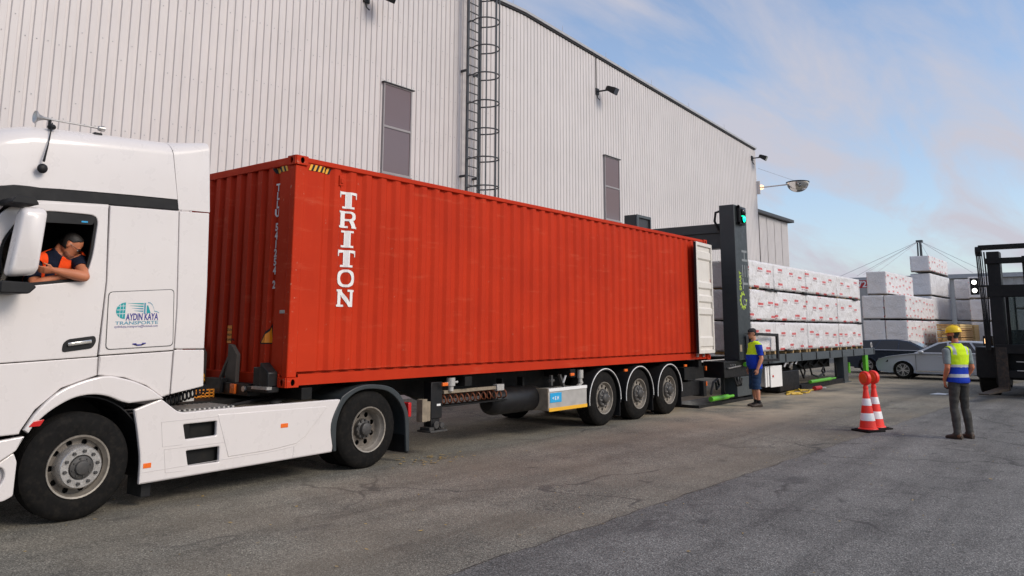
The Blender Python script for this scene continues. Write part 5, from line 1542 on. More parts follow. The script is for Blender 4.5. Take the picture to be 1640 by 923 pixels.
m = MB(); m.hexa([(x, y, z) for x in (26.20, 26.55) for y in (0.02, 0.14) for z in ((0.30, 0.885) if x < 26.3 else (0.24, 0.885))]); m.build('green_support', 'lime', dk, bevel=0.006)
for x in (25.2, 25.6):
    m = MB(); m.cyl((x, 0.5, 0.24), (x, 0.5, 0.62), 0.07, n=12); m.build('green_jack', 'lime', dk)
m = MB(); m.tube([(27.3 + 0.07 * math.cos(R(a)), 0.06, 1.24 + 0.10 * math.sin(R(a))) for a in range(0, 360, 24)], 0.02, n=6, closed=True); m.build('lifting_eye', 'steel', dk)
cab_ = thing('switch_box', 'white switch box with its door ajar under the loading deck', 'cabinet', (16.5, 0.05, 0.2), R(-4)); cab_.scale = (0.85, 0.85, 0.92)
m = MB(); m.box(-0.42, 0.50, 0.0, 0.32, 0.05, 0.66); m.build('body', 'white_plain', cab_, local=True, bevel=0.008)
m = MB(); m.box(-0.30, 0.60, -0.05, -0.02, 0.03, 0.67); d_ = m.build('door', 'white_plain', cab_, local=True, bevel=0.006)
m = MB(); m.cyl((-0.14, -0.05, 0.36), (-0.14, -0.075, 0.36), 0.035, n=12); m.build('knob', 'red_lens', d_, local=True)
m = MB(); m.box(-0.55, -0.43, 0.02, 0.06, 0.04, 0.66); m.build('side_panel', 'white_plain', cab_, local=True, bevel=0.004)
# cable with a red plug on the ground
pts = []
rs = random.Random(11)
for i in range(90):
    t = i / 89
    pts.append((16.7 + 2.3 * t + 0.35 * math.sin(t * 19), -0.25 - 0.25 * math.sin(t * 13) + 0.05 * rs.random(), 0.025 + 0.03 * (math.sin(t * 31) > 0.6)))
m = MB(); m.tube(pts, 0.022, n=6)
cb = m.build('power_cable', 'cable_yellow'); tag(cb, 'yellow power cable lying tangled on the ground under the deck', 'cable')
pg = thing('cable_plug', 'red plug at the end of the yellow cable beside the deck', 'plug', (18.9, -0.32, 0.05))
m = MB(); m.cyl((0, 0, 0.02), (0.5, -0.03, 0.02), 0.065, n=12); m.build('body', 'sign_red', pg, local=True)
m = MB(); m.cyl((0.5, -0.03, 0.02), (0.8, -0.10, 0.0), 0.02, n=8); m.build('cable_end', 'aluminium', pg, local=True)

# ------------------------------------------------------------------ wrapped packs
WRAPS = {}
def wrap_mesh(L, W_, H, seed, amp=0.019):
    key = (round(L, 2), round(W_, 2), round(H, 2), seed)
    if key in WRAPS:
        return WRAPS[key]
    nx, ny, nz = max(6, int(L / 0.09)), max(6, int(W_ / 0.09)), max(6, int(H / 0.07))
    m = MB()
    def grid(fn, a, b):
        vs = [fn(i / a, j / b) for i in range(a + 1) for j in range(b + 1)]
        m.add(vs, [(i * (b + 1) + j, (i + 1) * (b + 1) + j, (i + 1) * (b + 1) + j + 1, i * (b + 1) + j + 1) for i in range(a) for j in range(b)])
    grid(lambda u, v: (u * L, 0, v * H), nx, nz); grid(lambda u, v: (u * L, W_, v * H), nx, nz)
    grid(lambda u, v: (0, u * W_, v * H), ny, nz); grid(lambda u, v: (L, u * W_, v * H), ny, nz)
    grid(lambda u, v: (u * L, v * W_, H), nx, ny); grid(lambda u, v: (u * L, v * W_, 0), nx, ny)
    me = m.mesh('wrap')
    S = Vector((seed * 13.7, seed * 5.1, 0))
    for v in me.vertices:
        p = v.co
        q = Vector((p.x + 0.6 * p.z, p.y + 0.5 * p.z, p.z * 0.9 - 0.35 * p.x)) + S
        a = 1 - abs(noise.noise(q * 1.5)) * 2.2
        b = 1 - abs(noise.noise(Vector((p.x - 0.9 * p.z, p.y - 0.8 * p.z, p.z)) * 2.6 + S)) * 2.2
        d = amp * (0.9 * a + 0.7 * b)
        n = Vector((0, 0, 0))
        ex = min(p.x, L - p.x); ey = min(p.y, W_ - p.y); ez = min(p.z, H - p.z)
        if ex < 1e-4: n.x = -1 if p.x < L / 2 else 1
        if ey < 1e-4: n.y = -1 if p.y < W_ / 2 else 1
        if ez < 1e-4: n.z = -1 if p.z < H / 2 else 1
        if n.length > 1.1:                               # soften edges and corners
            v.co = p - n * 0.007 + noise.noise_vector(q * 4) * 0.005
        else:
            v.co = p + n * (d - amp)
        if p.z < 1e-4:
            v.co.z += 0.02 * noise.noise(Vector((p.x * 3, p.y * 3, seed)))
    me.polygons.foreach_set('use_smooth', [True] * len(me.polygons))
    WRAPS[key] = me
    return me
BEARERS = {}
def pack(loc, L, W_, H, film, label, group, seed=0, bearer='wood', hb=0.07, nb=5, film2=None, sheet=True):
    t = thing('wrapped_pack', label, 'wrapped pack', loc, 0, group)
    me = wrap_mesh(L, W_, H - hb, seed % 4)
    if not me.materials:
        me.materials.append(MATS[film])
    elif me.materials[0] != MATS[film]:
        me = me.copy(); me.materials.clear(); me.materials.append(MATS[film])
    o = bpy.data.objects.new('film', me); COL.objects.link(o); o.parent = t
    o.location = (0, 0, hb)
    for i in range(nb):
        key = (bearer, round(W_, 2), round(hb, 3))
        if key not in BEARERS:
            m = MB(); m.box(-0.05, 0.05, 0.015, W_ - 0.015, 0.002, hb + 0.005); b_ = m.mesh('bearer'); b_.materials.append(MATS[bearer]); BEARERS[key] = b_
        b = bpy.data.objects.new('bearer', BEARERS[key]); COL.objects.link(b); b.parent = t
        b.location = (0.12 + (L - 0.24) * i / (nb - 1), 0, 0)
    if sheet:
        m = MB(); m.box(0.05, L - 0.05, 0.04, W_ - 0.04, hb - 0.012, hb + 0.02); m.build('dark_gap_sheet', 'black_plastic', t, local=True, smooth=0)  # black sheet under the film, put in to darken the layer gap
    return t
rows = [(1.135, 0.915), (2.055, 0.885), (2.945, 0.80)]
colsx = [(14.98, 1.86), (16.87, 2.80), (19.71, 3.30), (23.05, 2.98)]
lay = ('bottom', 'middle', 'top'); cn_ = ('nearest to the portal column', 'second from the portal column', 'third from the portal column', 'farthest from the portal column')
k = 0
rs = random.Random(21)
for ri, (z, h) in enumerate(rows):
    for ci, (x, L) in enumerate(colsx):
        pack((x, 0.03 + rs.uniform(-0.012, 0.012), z), L, 1.14, h - 0.004, 'film_white', 'printed white pack in the %s layer on the deck, %s' % (lay[ri], cn_[ci]),
             'printed white packs on the loading deck', k, 'wood' if ri == 0 or (ri == 2 and ci in (0, 3)) else 'black_plastic', 0.085 if ri == 0 else 0.038, 5 if ri == 0 else 4, sheet=ri > 0)
        k += 1
# stray flaps and straps in the gaps between layers
for x, z, wh_ in ((16.1, 2.97, 'below the first top pack'), (16.6, 2.98, 'between first and second top packs'), (19.3, 2.99, 'below the joint of second and third top packs'), (24.9, 2.96, 'at the far end under the top layer'), (25.4, 2.1, 'at the far end under the middle layer'), (17.5, 1.24, 'on the deck under the second bottom pack')):
    m = MB(); m.hexa([(x + dx, y, z + dz) for dx in (0, 0.55) for y in (-0.03, 0.10) for dz in ((-0.03, 0.02) if dx == 0 else (-0.05, -0.01))])
    o = m.build('packing_flap', 'black_plastic', bevel=0.01)
    tag(o, 'black packing flap sticking out ' + wh_, 'flap', 'black flaps between the packs')

# ------------------------------------------------------------------ yard stacks far behind
SG = 'wrapped packs stacked in the far yard'
def far(loc, L, W_, H, film, label, seed, **k_):
    return pack(loc, L, W_, H, film, label, SG, seed, 'wood_grey', 0.06, 3, **k_)
lays = ((0.02, 0.92, 'ground'), (0.95, 1.40, 'lower'), (2.37, 1.32, 'upper'))
for z, h, nm in lays:
    for y, sd_ in ((1.33, 'right'), (2.45, 'left')):
        if nm == 'ground':
            lb_ = 'grey pack on the ground behind the parked cars, %s one of two' % sd_
        else:
            lb_ = 'grey wrapped pack, %s row behind the dark car, %s one of two' % (nm, sd_)
        pack((40, y, z), 7.4, 1.09, h - 0.02, 'film_white', lb_, SG, 1 + (sd_ == 'left') + (nm == 'upper'), 'black_plastic', 0.06, 3)
far((40.2, 2.28, 3.72), 6.6, 1.0, 1.26, 'film_white', 'pack with red print topping the two grey rows, below the far mast', 2)
far((48.2, 1.55, 0.02), 6.4, 1.12, 2.35, 'film_grey', 'tall grey pack at ground level behind the timber pile', 3)
far((48.2, 1.55, 2.42), 6.4, 1.12, 1.46, 'film_grey', 'greyish pack under the highest stacked pack in the yard', 0)
far((48.2, 1.55, 3.92), 6.4, 1.12, 1.38, 'film_grey', 'pale pack directly beneath the highest pack of the yard', 1)
far((48.0, 1.50, 5.38), 6.0, 1.10, 1.00, 'film_white', 'highest white pack in the yard standing alone near the mast', 2)
far((54, 0.25, 0.02), 5.0, 0.95, 2.36, 'film_grey', 'grey pack at the foot of the stack behind the yellow helmet', 3)
far((54, 0.25, 2.42), 5.0, 0.95, 1.36, 'film_grey', 'grey pack in the middle of the stack behind the timber', 0)
far((54, 0.25, 3.82), 5.0, 0.95, 1.36, 'film_white', 'pale pack on top of the stack between tallest pack and forklift', 1)
far((50, -1.35, 0.02), 4.5, 1.15, 2.30, 'film_grey', 'grey pack at ground level left of the forklift mast', 3)
far((50, -1.35, 2.36), 4.5, 1.15, 1.34, 'film_white', 'white pack in the middle of the stack beside the forklift lamps', 0)
far((50, -1.35, 3.74), 4.5, 1.15, 1.36, 'film_white', 'white pack on top of the stack beside the forklift lamps', 2)
for i, (z, h) in enumerate(((0.02, 1.5), (1.56, 1.4), (3.0, 1.3))):
    far((46, -4.6, z), 5, 1.6, h, 'film_white', 'white pack seen through the forklift mast, %s of its stack' % ('bottom', 'middle', 'topmost')[i], i)
# timber
tb = thing('timber_pile', 'pile of yellow sawn timber behind the man with the yellow helmet', 'timber', (46, 0.1, 0.0))
nr, ncl = 9, 5
pm = {}
rs = random.Random(9)
for mt in ('timber_yellow', 'timber_end'):
    q = MB(); q.box(0, 1.0, 0, 0.225, 0, 0.10); pm[mt] = q.mesh('plank')
    pm[mt].materials.append(MATS[mt])
for r in range(nr):
    for c in range(ncl):
        o = bpy.data.objects.new('plank', pm['timber_end' if rs.random() < 0.6 else 'timber_yellow']); COL.objects.link(o); o.parent = tb
        o.location = (-2 + rs.uniform(-0.06, 0.06), -0.6 + c * 0.235, 1.05 + r * 0.118 + (r // 3) * 0.03)
        o.scale = (4.2, 1, 1)
for r in range(nr):
    o = bpy.data.objects.new('plank', pm['timber_yellow']); COL.objects.link(o); o.parent = tb
    o.location = (2.4 + rs.uniform(-0.1, 0.1), -0.66 - 0.02, 1.05 + r * 0.122); o.scale = (4.6, 4.5, 1.1)
m = MB(); m.box(-1.9, 6.8, -0.55, 0.5, 0.02, 1.04); m.build('lower_bundle', 'wood_grey', tb, local=True, smooth=0)

# ------------------------------------------------------------------ cars
def make_car(label, loc, rotz, body, wagon=False):
    t = thing('parked_car', label, 'car', loc, rotz, 'cars parked beyond the loading deck')
    def arc(cx_, r, a0, a1, n=10): return [(cx_ + r * math.cos(R(a0 + (a1 - a0) * i / n)), 0.33 + r * math.sin(R(a0 + (a1 - a0) * i / n))) for i in range(n + 1)]
    prof = [(-2.40, 0.30), (-1.80, 0.24)] + arc(-1.42, 0.37, 195, -15) + [(-0.9, 0.22), (0.9, 0.22)] + arc(1.40, 0.37, 195, -15) + [(1.90, 0.22), (2.34, 0.28), (2.42, 0.46), (2.40, 0.60), (2.30, 0.72), (2.0, 0.82), (1.5, 0.90), (1.0, 0.965),
            (-1.3, 0.99), (-2.1, 1.0), (-2.38, 0.94), (-2.44, 0.70)]
    def half(z): return 0.90 - (0.05 if z > 0.85 else 0.0)
    m = MB(); n = len(prof)
    def inset(x, z, k):
        f = 1.0
        if x > 1.7: f -= 0.16 * ((x - 1.7) / 0.7) ** 2
        if x < -2.0: f -= 0.10 * ((-x - 2.0) / 0.45) ** 2
        return 0.90 * f * k
    rings = []
    for s_ in (-1, 1):
        pass
    order = [(-1.0, 1.0), (-1.0, 1.0)]
    rings = [[(x * (0.985), s * inset(x, z, kk), z + dz * (1 if z > 0.5 else 0)) for x, z in prof] for s, kk, dz in ((-1, 0.93, 0.0), (-1, 1.0, -0.02), (-1, 0.985, 0.0), (1, 0.985, 0.0), (1, 1.0, -0.02), (1, 0.93, 0.0))]
    rings[0] = [(x, y, z) for (x, y, z) in rings[0]]
    m.loft(rings)
    b = m.build('body', body, t, local=True, bevel=0.03, seg=3)
    # greenhouse
    gh = [(1.02, 0.955), (0.22, 1.36), (-0.25, 1.435), (-0.9, 1.425), (-1.35, 1.36) if not wagon else (-1.9, 1.37), (-2.05, 1.00) if not wagon else (-2.3, 1.0)]
    m = MB()
    rings = [[(x, s * (0.86 - 0.30 * max(0, (z - 0.97)) / 0.47 * 0.9), z) for x, z in gh] for s in (-1, 1)]
    m.loft(rings); m.build('roof', body, t, local=True, bevel=0.04, seg=3)
    def y_at(z): return 0.86 - 0.30 * max(0, (z - 0.97)) / 0.47 * 0.9 + 0.008
    wins = [[(0.78, 1.0), (0.13, 1.33), (-0.12, 1.375), (-0.14, 1.0)], [(-0.21, 1.0), (-0.19, 1.38), (-0.85, 1.38), (-1.10, 1.01)], [(-1.18, 1.01), (-0.93, 1.375), (-1.24, 1.33), (-1.62, 1.03)]]
    if wagon:
        wins[2] = [(-1.18, 1.01), (-0.93, 1.375), (-1.75, 1.33), (-1.95, 1.03)]
    for w in wins:
        for s in (-1, 1):
            m = MB(); m.add([(x, s * y_at(z), z) for x, z in w] + [(x, s * (y_at(z) - 0.02), z) for x, z in w], [(0, 1, 2, 3), (7, 6, 5, 4), (0, 4, 5, 1), (1, 5, 6, 2), (2, 6, 7, 3), (3, 7, 4, 0)])
            m.build('window', 'car_glass', t, local=True, smooth=0)
    m = MB(); m.hexa([(x + dx, y, z + 0.012) for x, z, hw in ((1.0, 0.97, 0.74), (0.24, 1.355, 0.58)) for y in (-hw, hw) for dx in (-0.02, 0.012)]); m.build('windscreen', 'car_glass', t, local=True, smooth=0)
    for s in (-1, 1):
        m = MB(); m.tube([(0.85, s * (y_at(1.0)), 0.99), (-1.75, s * y_at(1.0), 1.0)], 0.012, n=6); m.build('chrome_strip', 'chrome', t, local=True)
        m = MB(); m.box(-1.0, 0.95, s * 0.885 - 0.008, s * 0.885 + 0.012, 0.30, 0.325); m.build('sill_strip', 'chrome', t, local=True)
        m = MB(); m.ball((0.72, s * 0.98, 1.02), 0.10, 0.09, 0.065); m.build('wing_mirror', body, t, local=True)
        m = MB(); m.box(-0.165, -0.155, s * 0.892 - 0.004, s * 0.892 + 0.004, 0.34, 0.97); m.box(0.925, 0.935, s * 0.886 - 0.004, s * 0.886 + 0.006, 0.34, 0.92); tag(m.build('door_gap', 'black_plastic', t, local=True, smooth=0), kind='stuff')
        for x in (0.0, -1.0):
            m = MB(); m.box(x - 0.02 - 0.0, x + 0.17, s * 0.90 - 0.012, s * 0.90 + 0.012, 0.83, 0.86); m.build('door_handle', body, t, local=True, bevel=0.006)
        m = MB(); m.hexa([(x, s * y, z) for x, y in ((2.36, 0.50), (1.92, 0.865)) for z in (0.62, 0.74) for y in ((y, y - 0.10))]); m.build('headlight', 'dark_glass', t, local=True, bevel=0.01)
        for x in (1.40, -1.42):
            m = MB(); m.lathe([(0.20, -0.02), (0.29, -0.005), (0.325, -0.03), (0.335, -0.06), (0.335, -0.18), (0.20, -0.20)], (x, s * 0.895, 0.335), (0, s, 0), 32)
            w_ = m.build('wheel', 'rubber', t, local=True)
            m = MB(); m.lathe([(0.232, -0.10), (0.228, -0.015), (0.215, -0.012), (0.205, -0.04), (0.20, -0.10)], (x, s * 0.895, 0.335), (0, s, 0), 32)
            for i in range(10):
                a = 2 * math.pi * i / 10 + (0.12 if i % 2 else -0.12)
                m.bar((x + 0.04 * math.cos(a), s * 0.86, 0.335 + 0.04 * math.sin(a)), (x + 0.21 * math.cos(a), s * 0.868, 0.335 + 0.21 * math.sin(a)), 0.026, 0.022, up=(0, 1, 0))
            m.cyl((x, s * 0.84, 0.335), (x, s * 0.872, 0.335), 0.055, n=16)
            m.build('rim', 'aluminium', w_, local=True, smooth=30)
            m = MB(); m.cyl((x, s * 0.79, 0.335), (x, s * 0.80, 0.335), 0.20, n=20); m.build('brake_disc', 'hub_dark', w_, local=True)
    m = MB(); m.box(-2.0, 2.0, -0.70, 0.70, 0.20, 0.45); m.build('underbody', 'black_plastic', t, local=True, smooth=0)
    m = MB(); m.box(2.36, 2.415, -0.55, 0.55, 0.42, 0.66); m.build('grille', 'black_plastic', t, local=True, bevel=0.01)
    return t
make_car('silver estate car parked sideways behind the man with the yellow helmet', (27.98, -2.46, 0), R(90), 'silver_paint', True)
make_car('dark navy car parked behind the silver one at the deck end', (31.0, -0.45, 0), R(-90), 'navy_paint', True)

# ------------------------------------------------------------------ forklift
paint('fork_steel', (0.026, 0.020, 0.016), 0.6, metal=0.3, var=0.35, scale=7, dirt=(0.16, 0.09, 0.05), dirt_amt=0.5)
g = newmat('cab_glass', 0.05); g.color((0.25, 0.30, 0.29)); g.bsdf.inputs['Transmission Weight'].default_value = 0.85; g.bsdf.inputs['IOR'].default_value = 1.05
fk = thing('forklift', 'large black forklift with tall mast at the right edge of the photo', 'forklift', (21.5, -6.2, 0))
def fb(name, x0, x1, y0, y1, z0, z1, mat='forklift_black', bevel=0.012, parent=None):
    m = MB(); m.box(x0, x1, y0, y1, z0, z1); return m.build(name, mat, parent or fk, bevel=bevel)
for s in (-1, 1):
    ym = -6.15
    def yy(a): return ym + s * a
    y0, y1 = sorted((yy(0.84), yy(1.16)))
    m = MB(); m.prism([(19.85, 0.34), (20.30, 0.34), (20.42, 4.05), (19.97, 4.05)], y0, y1); m.build('mast_channel', 'forklift_black', fk, bevel=0.02)
    y0, y1 = sorted((yy(0.06), yy(0.32)))
    m = MB(); m.prism([(19.95, 0.5), (20.20, 0.5), (20.30, 3.9), (20.05, 3.9)], y0, y1); m.build('inner_mast', 'forklift_black', fk, bevel=0.01)
    y0, y1 = sorted((yy(0.83), yy(1.10)))
    m = MB(); m.prism([(19.66, 0.22), (19.82, 0.22), (19.84, 1.38), (19.72, 1.38)], y0, y1); m.build('fork_shank', 'fork_steel', fk, bevel=0.01)
    m = MB(); m.hexa([(x, y, z) for x, h_ in ((19.80, 0.09), (17.7, 0.03)) for y in (y0 + (0.25 if x < 18 else 0), y1 + (0.22 if x < 18 else 0)) for z in (0.20, 0.20 + h_)]); m.build('fork_tine', 'fork_steel', fk, bevel=0.006)
    xs_ = sorted((yy(1.18), yy(1.70)))
    m = MB(); m.lathe([(0.25, 0.0), (0.40, 0.0), (0.46, 0.05), (0.46, 0.45), (0.40, 0.5), (0.25, 0.5)], (21.0, xs_[0], 0.46), (0, 1, 0), 32); w_ = m.build('wheel', 'rubber', fk)
    m = MB(); m.lathe([(0.26, 0.02), (0.22, 0.08), (0.10, 0.12), (0.0, 0.14)], (21.0, xs_[0], 0.46), (0, 1, 0), 24); m.build('rim', 'forklift_black', w_)
    m = MB(); m.prism([(20.35, 0.52), (20.45, 1.36), (22.2, 1.36), (22.4, 0.9), (21.6, 0.95), (21.3, 1.0), (20.7, 1.0), (20.45, 0.52)], *xs_); m.build('front_fender', 'forklift_black', fk, bevel=0.03)
    m = MB(); m.lathe([(0.2, 0.0), (0.36, 0.0), (0.40, 0.05), (0.40, 0.3), (0.36, 0.35), (0.2, 0.35)], (24.3, xs_[0] + 0.1, 0.40), (0, 1, 0), 28); m.build('wheel', 'rubber', fk)

fb('top_beam', 20.0, 20.40, -7.35, -4.80, 4.13, 4.25)
fb('top_beam', 19.90, 20.05, -7.2, -4.95, 3.70, 3.86)
fb('mid_beam', 19.92, 20.10, -7.2, -4.95, 2.76, 3.10)
fb('front_panel', 20.25, 20.34, -7.3, -4.5, 0.50, 1.36)
fb('carriage', 19.72, 19.86, -7.25, -5.05, 1.20, 1.45)
fb('carriage', 19.72, 19.86, -7.25, -5.05, 0.55, 0.75)
m = MB(); m.cyl((20.1, -4.86, 4.08), (20.1, -4.72, 4.08), 0.14, n=18); m.build('hose_pulley', 'forklift_black', fk)
for i, (a, b) in enumerate(((-4.75, -4.80), (-4.79, -4.83), (-4.83, -4.86), (-4.88, -4.88), (-4.94, -4.90))):
    m = MB(); m.tube([(20.0, a, 4.05), (20.0, a - 0.01, 3.4), (20.0, (a + b) / 2 - 0.02, 2.4), (20.0, b, 1.28)], 0.013 if i % 2 else 0.02, n=6); m.build('mast_hose', 'black_plastic', fk)
m = MB(); m.cyl((20.18, -6.15, 0.6), (20.25, -6.15, 3.7), 0.09, n=16); m.build('lift_cylinder', 'forklift_black', fk)
fb('chassis', 20.6, 24.9, -7.2, -5.1, 0.45, 1.25)
fb('counterweight', 24.2, 25.6, -7.25, -5.05, 0.5, 1.75, bevel=0.06)
fb('engine_cover', 22.9, 24.3, -7.1, -5.2, 1.25, 1.85, bevel=0.05)
for y in (-5.25, -7.05):
    for x in (21.3, 23.1):
        m = MB(); m.bar((x, y, 1.25), (x + (0.15 if x < 22 else 0), y, 3.05), 0.09, 0.09); m.build('cab_post', 'forklift_black', fk, bevel=0.01)
fb('cab_roof', 21.3, 23.3, -7.15, -5.15, 3.05, 3.15, bevel=0.03)
m = MB(); m.hexa([(x, y, z) for y in (-7.0, -5.3) for z, x0 in ((1.35, 21.28), (3.0, 21.42)) for x in (x0, x0 + 0.015)]); m.build('cab_window', 'cab_glass', fk, smooth=0)
for y in (-5.27, -7.04):
    m = MB(); m.hexa([(x, yv, z) for x in (21.4, 23.05) for yv in (y, y + 0.012) for z in (1.35, 3.0)]); m.build('cab_window', 'cab_glass', fk, smooth=0)
m = MB(); m.box(22.2, 22.75, -6.5, -5.85, 1.3, 1.55); m.box(22.7, 22.85, -6.5, -5.85, 1.55, 2.35); tag(m.build('driver_seat', 'seat_dark', fk, bevel=0.04), kind='stuff')
m = MB(); m.tube([(21.8 + 0.06 * math.cos(R(a)), -6.15 + 0.2 * math.sin(R(a)), 1.85 + 0.16 * math.cos(R(a))) for a in range(0, 360, 20)], 0.016, n=6, closed=True); m.build('steering_wheel', 'seat_dark', fk)
for z in (0.98, 0.74):
    m = MB(); m.box(19.70, 19.72, -5.9, -5.52, z, z + 0.02); m.build('edge_strip', 'aluminium', fk, smooth=0)
wlm = fb('work_light', 20.45, 20.55, -4.68, -4.46, 2.86, 3.34, 'black_plastic')
for z in (2.98, 3.22):
    m = MB(); m.lathe([(0.0, 0.02), (0.04, 0.016), (0.062, 0.0)], (20.449, -4.57, z), (-1, 0, 0), 20); m.build('lamp_lens', 'white_lamp', wlm)
m = MB(); m.bar((20.5, -4.65, 3.1), (20.4, -5.1, 3.1), 0.05, 0.05); m.build('lamp_bracket', 'forklift_black', fk, smooth=0)
hlm = fb('headlight', 20.36, 20.48, -4.92, -4.68, 1.40, 1.68, 'black_plastic')
m = MB(); m.box(20.345, 20.36, -4.88, -4.72, 1.46, 1.60); m.build('lamp_lens', 'amber_lamp', hlm, bevel=0.01)
for y in (-4.50, -4.62):
    m = MB(); m.hexa([(20.33, y - w, z) for w, z in ((0.0, 1.30), (0.05, 1.30), (0.012, 1.20), (0.04, 1.20))] + [(20.345, y - w, z) for w, z in ((0.0, 1.30), (0.05, 1.30), (0.012, 1.20), (0.04, 1.20))]); m.build('white_mark', 'white_plain', fk, smooth=0)

# ------------------------------------------------------------------ cones with warning lamps
def cone(loc, rz, label):
    t = thing('traffic_cone', label, 'traffic cone', loc, rz, 'red and white cones with warning lamps')
    t.scale = (0.775, 0.775, 0.79)
    m = MB(); m.prism(rp([(-0.28, -0.28), (0.28, -0.28), (0.28, 0.28), (-0.28, 0.28)], 0.06), 0.0, 0.035, 'z'); m.prism(rp([(-0.22, -0.22), (0.22, -0.22), (0.22, 0.22), (-0.22, 0.22)], 0.05), 0.035, 0.05, 'z')
    m.build('base', 'rubber', t, local=True, bevel=0.006)
    def rr(z): return 0.195 + (0.052 - 0.195) * (z - 0.05) / 0.90
    m = MB(); m.lathe([(0.225, 0.05), (0.218, 0.065), (0.20, 0.075)] + [(rr(z), z) for z in (0.08, 0.3, 0.6, 0.94)] + [(0.05, 0.95), (0.0, 0.95)], (0, 0, 0), (0, 0, 1), 36); b = m.build('body', 'cone_red', t, local=True)
    for z0, z1 in ((0.24, 0.41), (0.58, 0.74)):
        m = MB(); m.lathe([(rr(z0) + 0.0015, z0), (rr(z0) + 0.004, z0 + 0.004), (rr(z1) + 0.004, z1 - 0.004), (rr(z1) + 0.0015, z1)], (0, 0, 0), (0, 0, 1), 36); m.build('white_band', 'cone_white', t, local=True)
    m = MB(); m.lathe([(0.0, 0.95), (0.058, 0.95), (0.062, 0.99), (0.045, 1.03), (0.05, 1.06), (0.0, 1.06)], (0, 0, 0), (0, 0, 1), 20); m.build('lamp_socket', 'cone_red', t, local=True)
    m = MB(); m.lathe([(0.0, -0.055), (0.13, -0.052), (0.158, -0.04), (0.165, 0.0), (0.158, 0.04), (0.13, 0.052), (0.0, 0.055)], (0, 0, 1.20), (1, 0, 0), 32)
    l = m.build('warning_lamp', 'cone_red', t, local=True)
    for s in (-1, 1):
        m = MB(); m.lathe([(0.120, 0.050), (0.11, 0.068), (0.06, 0.082), (0.0, 0.086)], (0, 0, 1.20), (s, 0, 0), 28); m.build('lens', 'cone_lens', l, local=True)
    return t
g = newmat('cone_lens', 0.2); g.color((0.75, 0.09, 0.02))
cone((9.78, -4.135, 0.005), R(-32), 'nearer traffic cone with red warning lamp, left of the pair')
cone((10.22, -4.165, 0.005), R(-25), 'right hand traffic cone of the pair, half hidden behind the other')

# ------------------------------------------------------------------ scraps on the ground
m = MB(); m.add([(19.7, -3.32, 0.012), (20.1, -3.45, 0.03), (20.2, -3.75, 0.015), (19.8, -3.7, 0.012), (19.7, -3.32, 0.008), (20.1, -3.45, 0.026), (20.2, -3.75, 0.011), (19.8, -3.7, 0.008)], [(0, 1, 2, 3), (7, 6, 5, 4), (0, 4, 5, 1), (1, 5, 6, 2), (2, 6, 7, 3), (3, 7, 4, 0)])
tag(m.build('paper_sheet', 'white_plain', smooth=0), 'white paper sheet lying on the asphalt left of the forklift', 'paper')
m = MB(); rs = random.Random(4)
for i in range(420):
    if i < 70:
        x, y = 2.4 + rs.gauss(0, 0.35), -0.15 + rs.gauss(0, 0.18)
    elif i < 240:
        x, y = rs.uniform(-4, 14), rs.uniform(-7, 1.5)
    else:
        x, y = rs.uniform(-3, 26), rs.uniform(-8, 2)
    a = rs.uniform(0, 6.28); l_ = rs.uniform(0.008, 0.03) * (1.6 if i < 70 else 1); w_ = l_ * rs.uniform(0.25, 0.6)
    c, s_ = math.cos(a), math.sin(a); z = 0.010
    m.quad(*[(x + c * p - s_ * q, y + s_ * p + c * q, z + rs.uniform(0, 0.006)) for p, q in ((-l_, 0), (0, -w_), (l_, 0), (0, w_))])
tag(m.build('leaf_litter', 'leaf_yellow', smooth=0), 'yellowish leaves and wood chips scattered over the asphalt', 'leaves', kind='stuff')
# ------------------------------------------------------------------ people
def skin_mat(name, c):
    g = newmat(name, 0.5, spec=0.35)
    f = g.noise(9, 5)
    g.color(g.mix(g.ramp(f, [(0.3, 0.0), (0.7, 1.0)]), tuple(x * 0.82 for x in c), c))
    g.bsdf.inputs['Subsurface Weight'].default_value = 0.08
    g.bsdf.inputs['Subsurface Radius'].default_value = (0.02, 0.008, 0.004)
skin_mat('skin_tanned', (0.56, 0.20, 0.10))
skin_mat('skin_light', (0.58, 0.27, 0.17))
def cloth(name, c, var=0.15, rough=0.85):
    g = newmat(name, rough, spec=0.2)
    f = g.noise(14, 6, 0.6)
    g.color(g.mix(g.ramp(f, [(0.3, 0.0), (0.7, 1.0)]), tuple(x * (1 - var) for x in c), c))
    v = g.map(scale=(1, 1, 0.5))
    g.bump(g.math('ADD', g.noise(16, 4, vec=v, dist=1.0), g.math('MULTIPLY', g.noise(300, 2), 0.06)), 0.5, 0.02)
cloth('hivis_yellow', (0.62, 0.85, 0.02), 0.06)
cloth('hivis_orange', (1.0, 0.085, 0.012), 0.05)
cloth('work_blue', (0.012, 0.045, 0.42), 0.2)
cloth('navy_shirt', (0.010, 0.014, 0.032), 0.25)
cloth('denim', (0.022, 0.050, 0.115), 0.35)
cloth('grey_trousers', (0.070, 0.066, 0.060), 0.25)
cloth('grey_shirt', (0.22, 0.26, 0.26), 0.12)
cloth('reflective', (0.50, 0.51, 0.52), 0.08, 0.5)
cloth('sock_black', (0.012, 0.012, 0.013))
paint('shoe_brown', (0.045, 0.030, 0.020), 0.6, var=0.3)
paint('shoe_tan', (0.16, 0.07, 0.03), 0.6, var=0.3)
paint('hair_dark', (0.014, 0.010, 0.008), 0.6, var=0.4, scale=40)
paint('stubble', (0.30, 0.115, 0.065), 0.7, var=0.3, scale=60)
paint('beard_brown', (0.05, 0.026, 0.015), 0.7, var=0.4, scale=40)
paint('helmet_yellow', (0.88, 0.58, 0.01), 0.3, var=0.03)
paint('cap_black', (0.012, 0.012, 0.013), 0.75)
paint('eye_white', (0.6, 0.58, 0.55), 0.3)
paint('eye_dark', (0.02, 0.012, 0.01), 0.3)
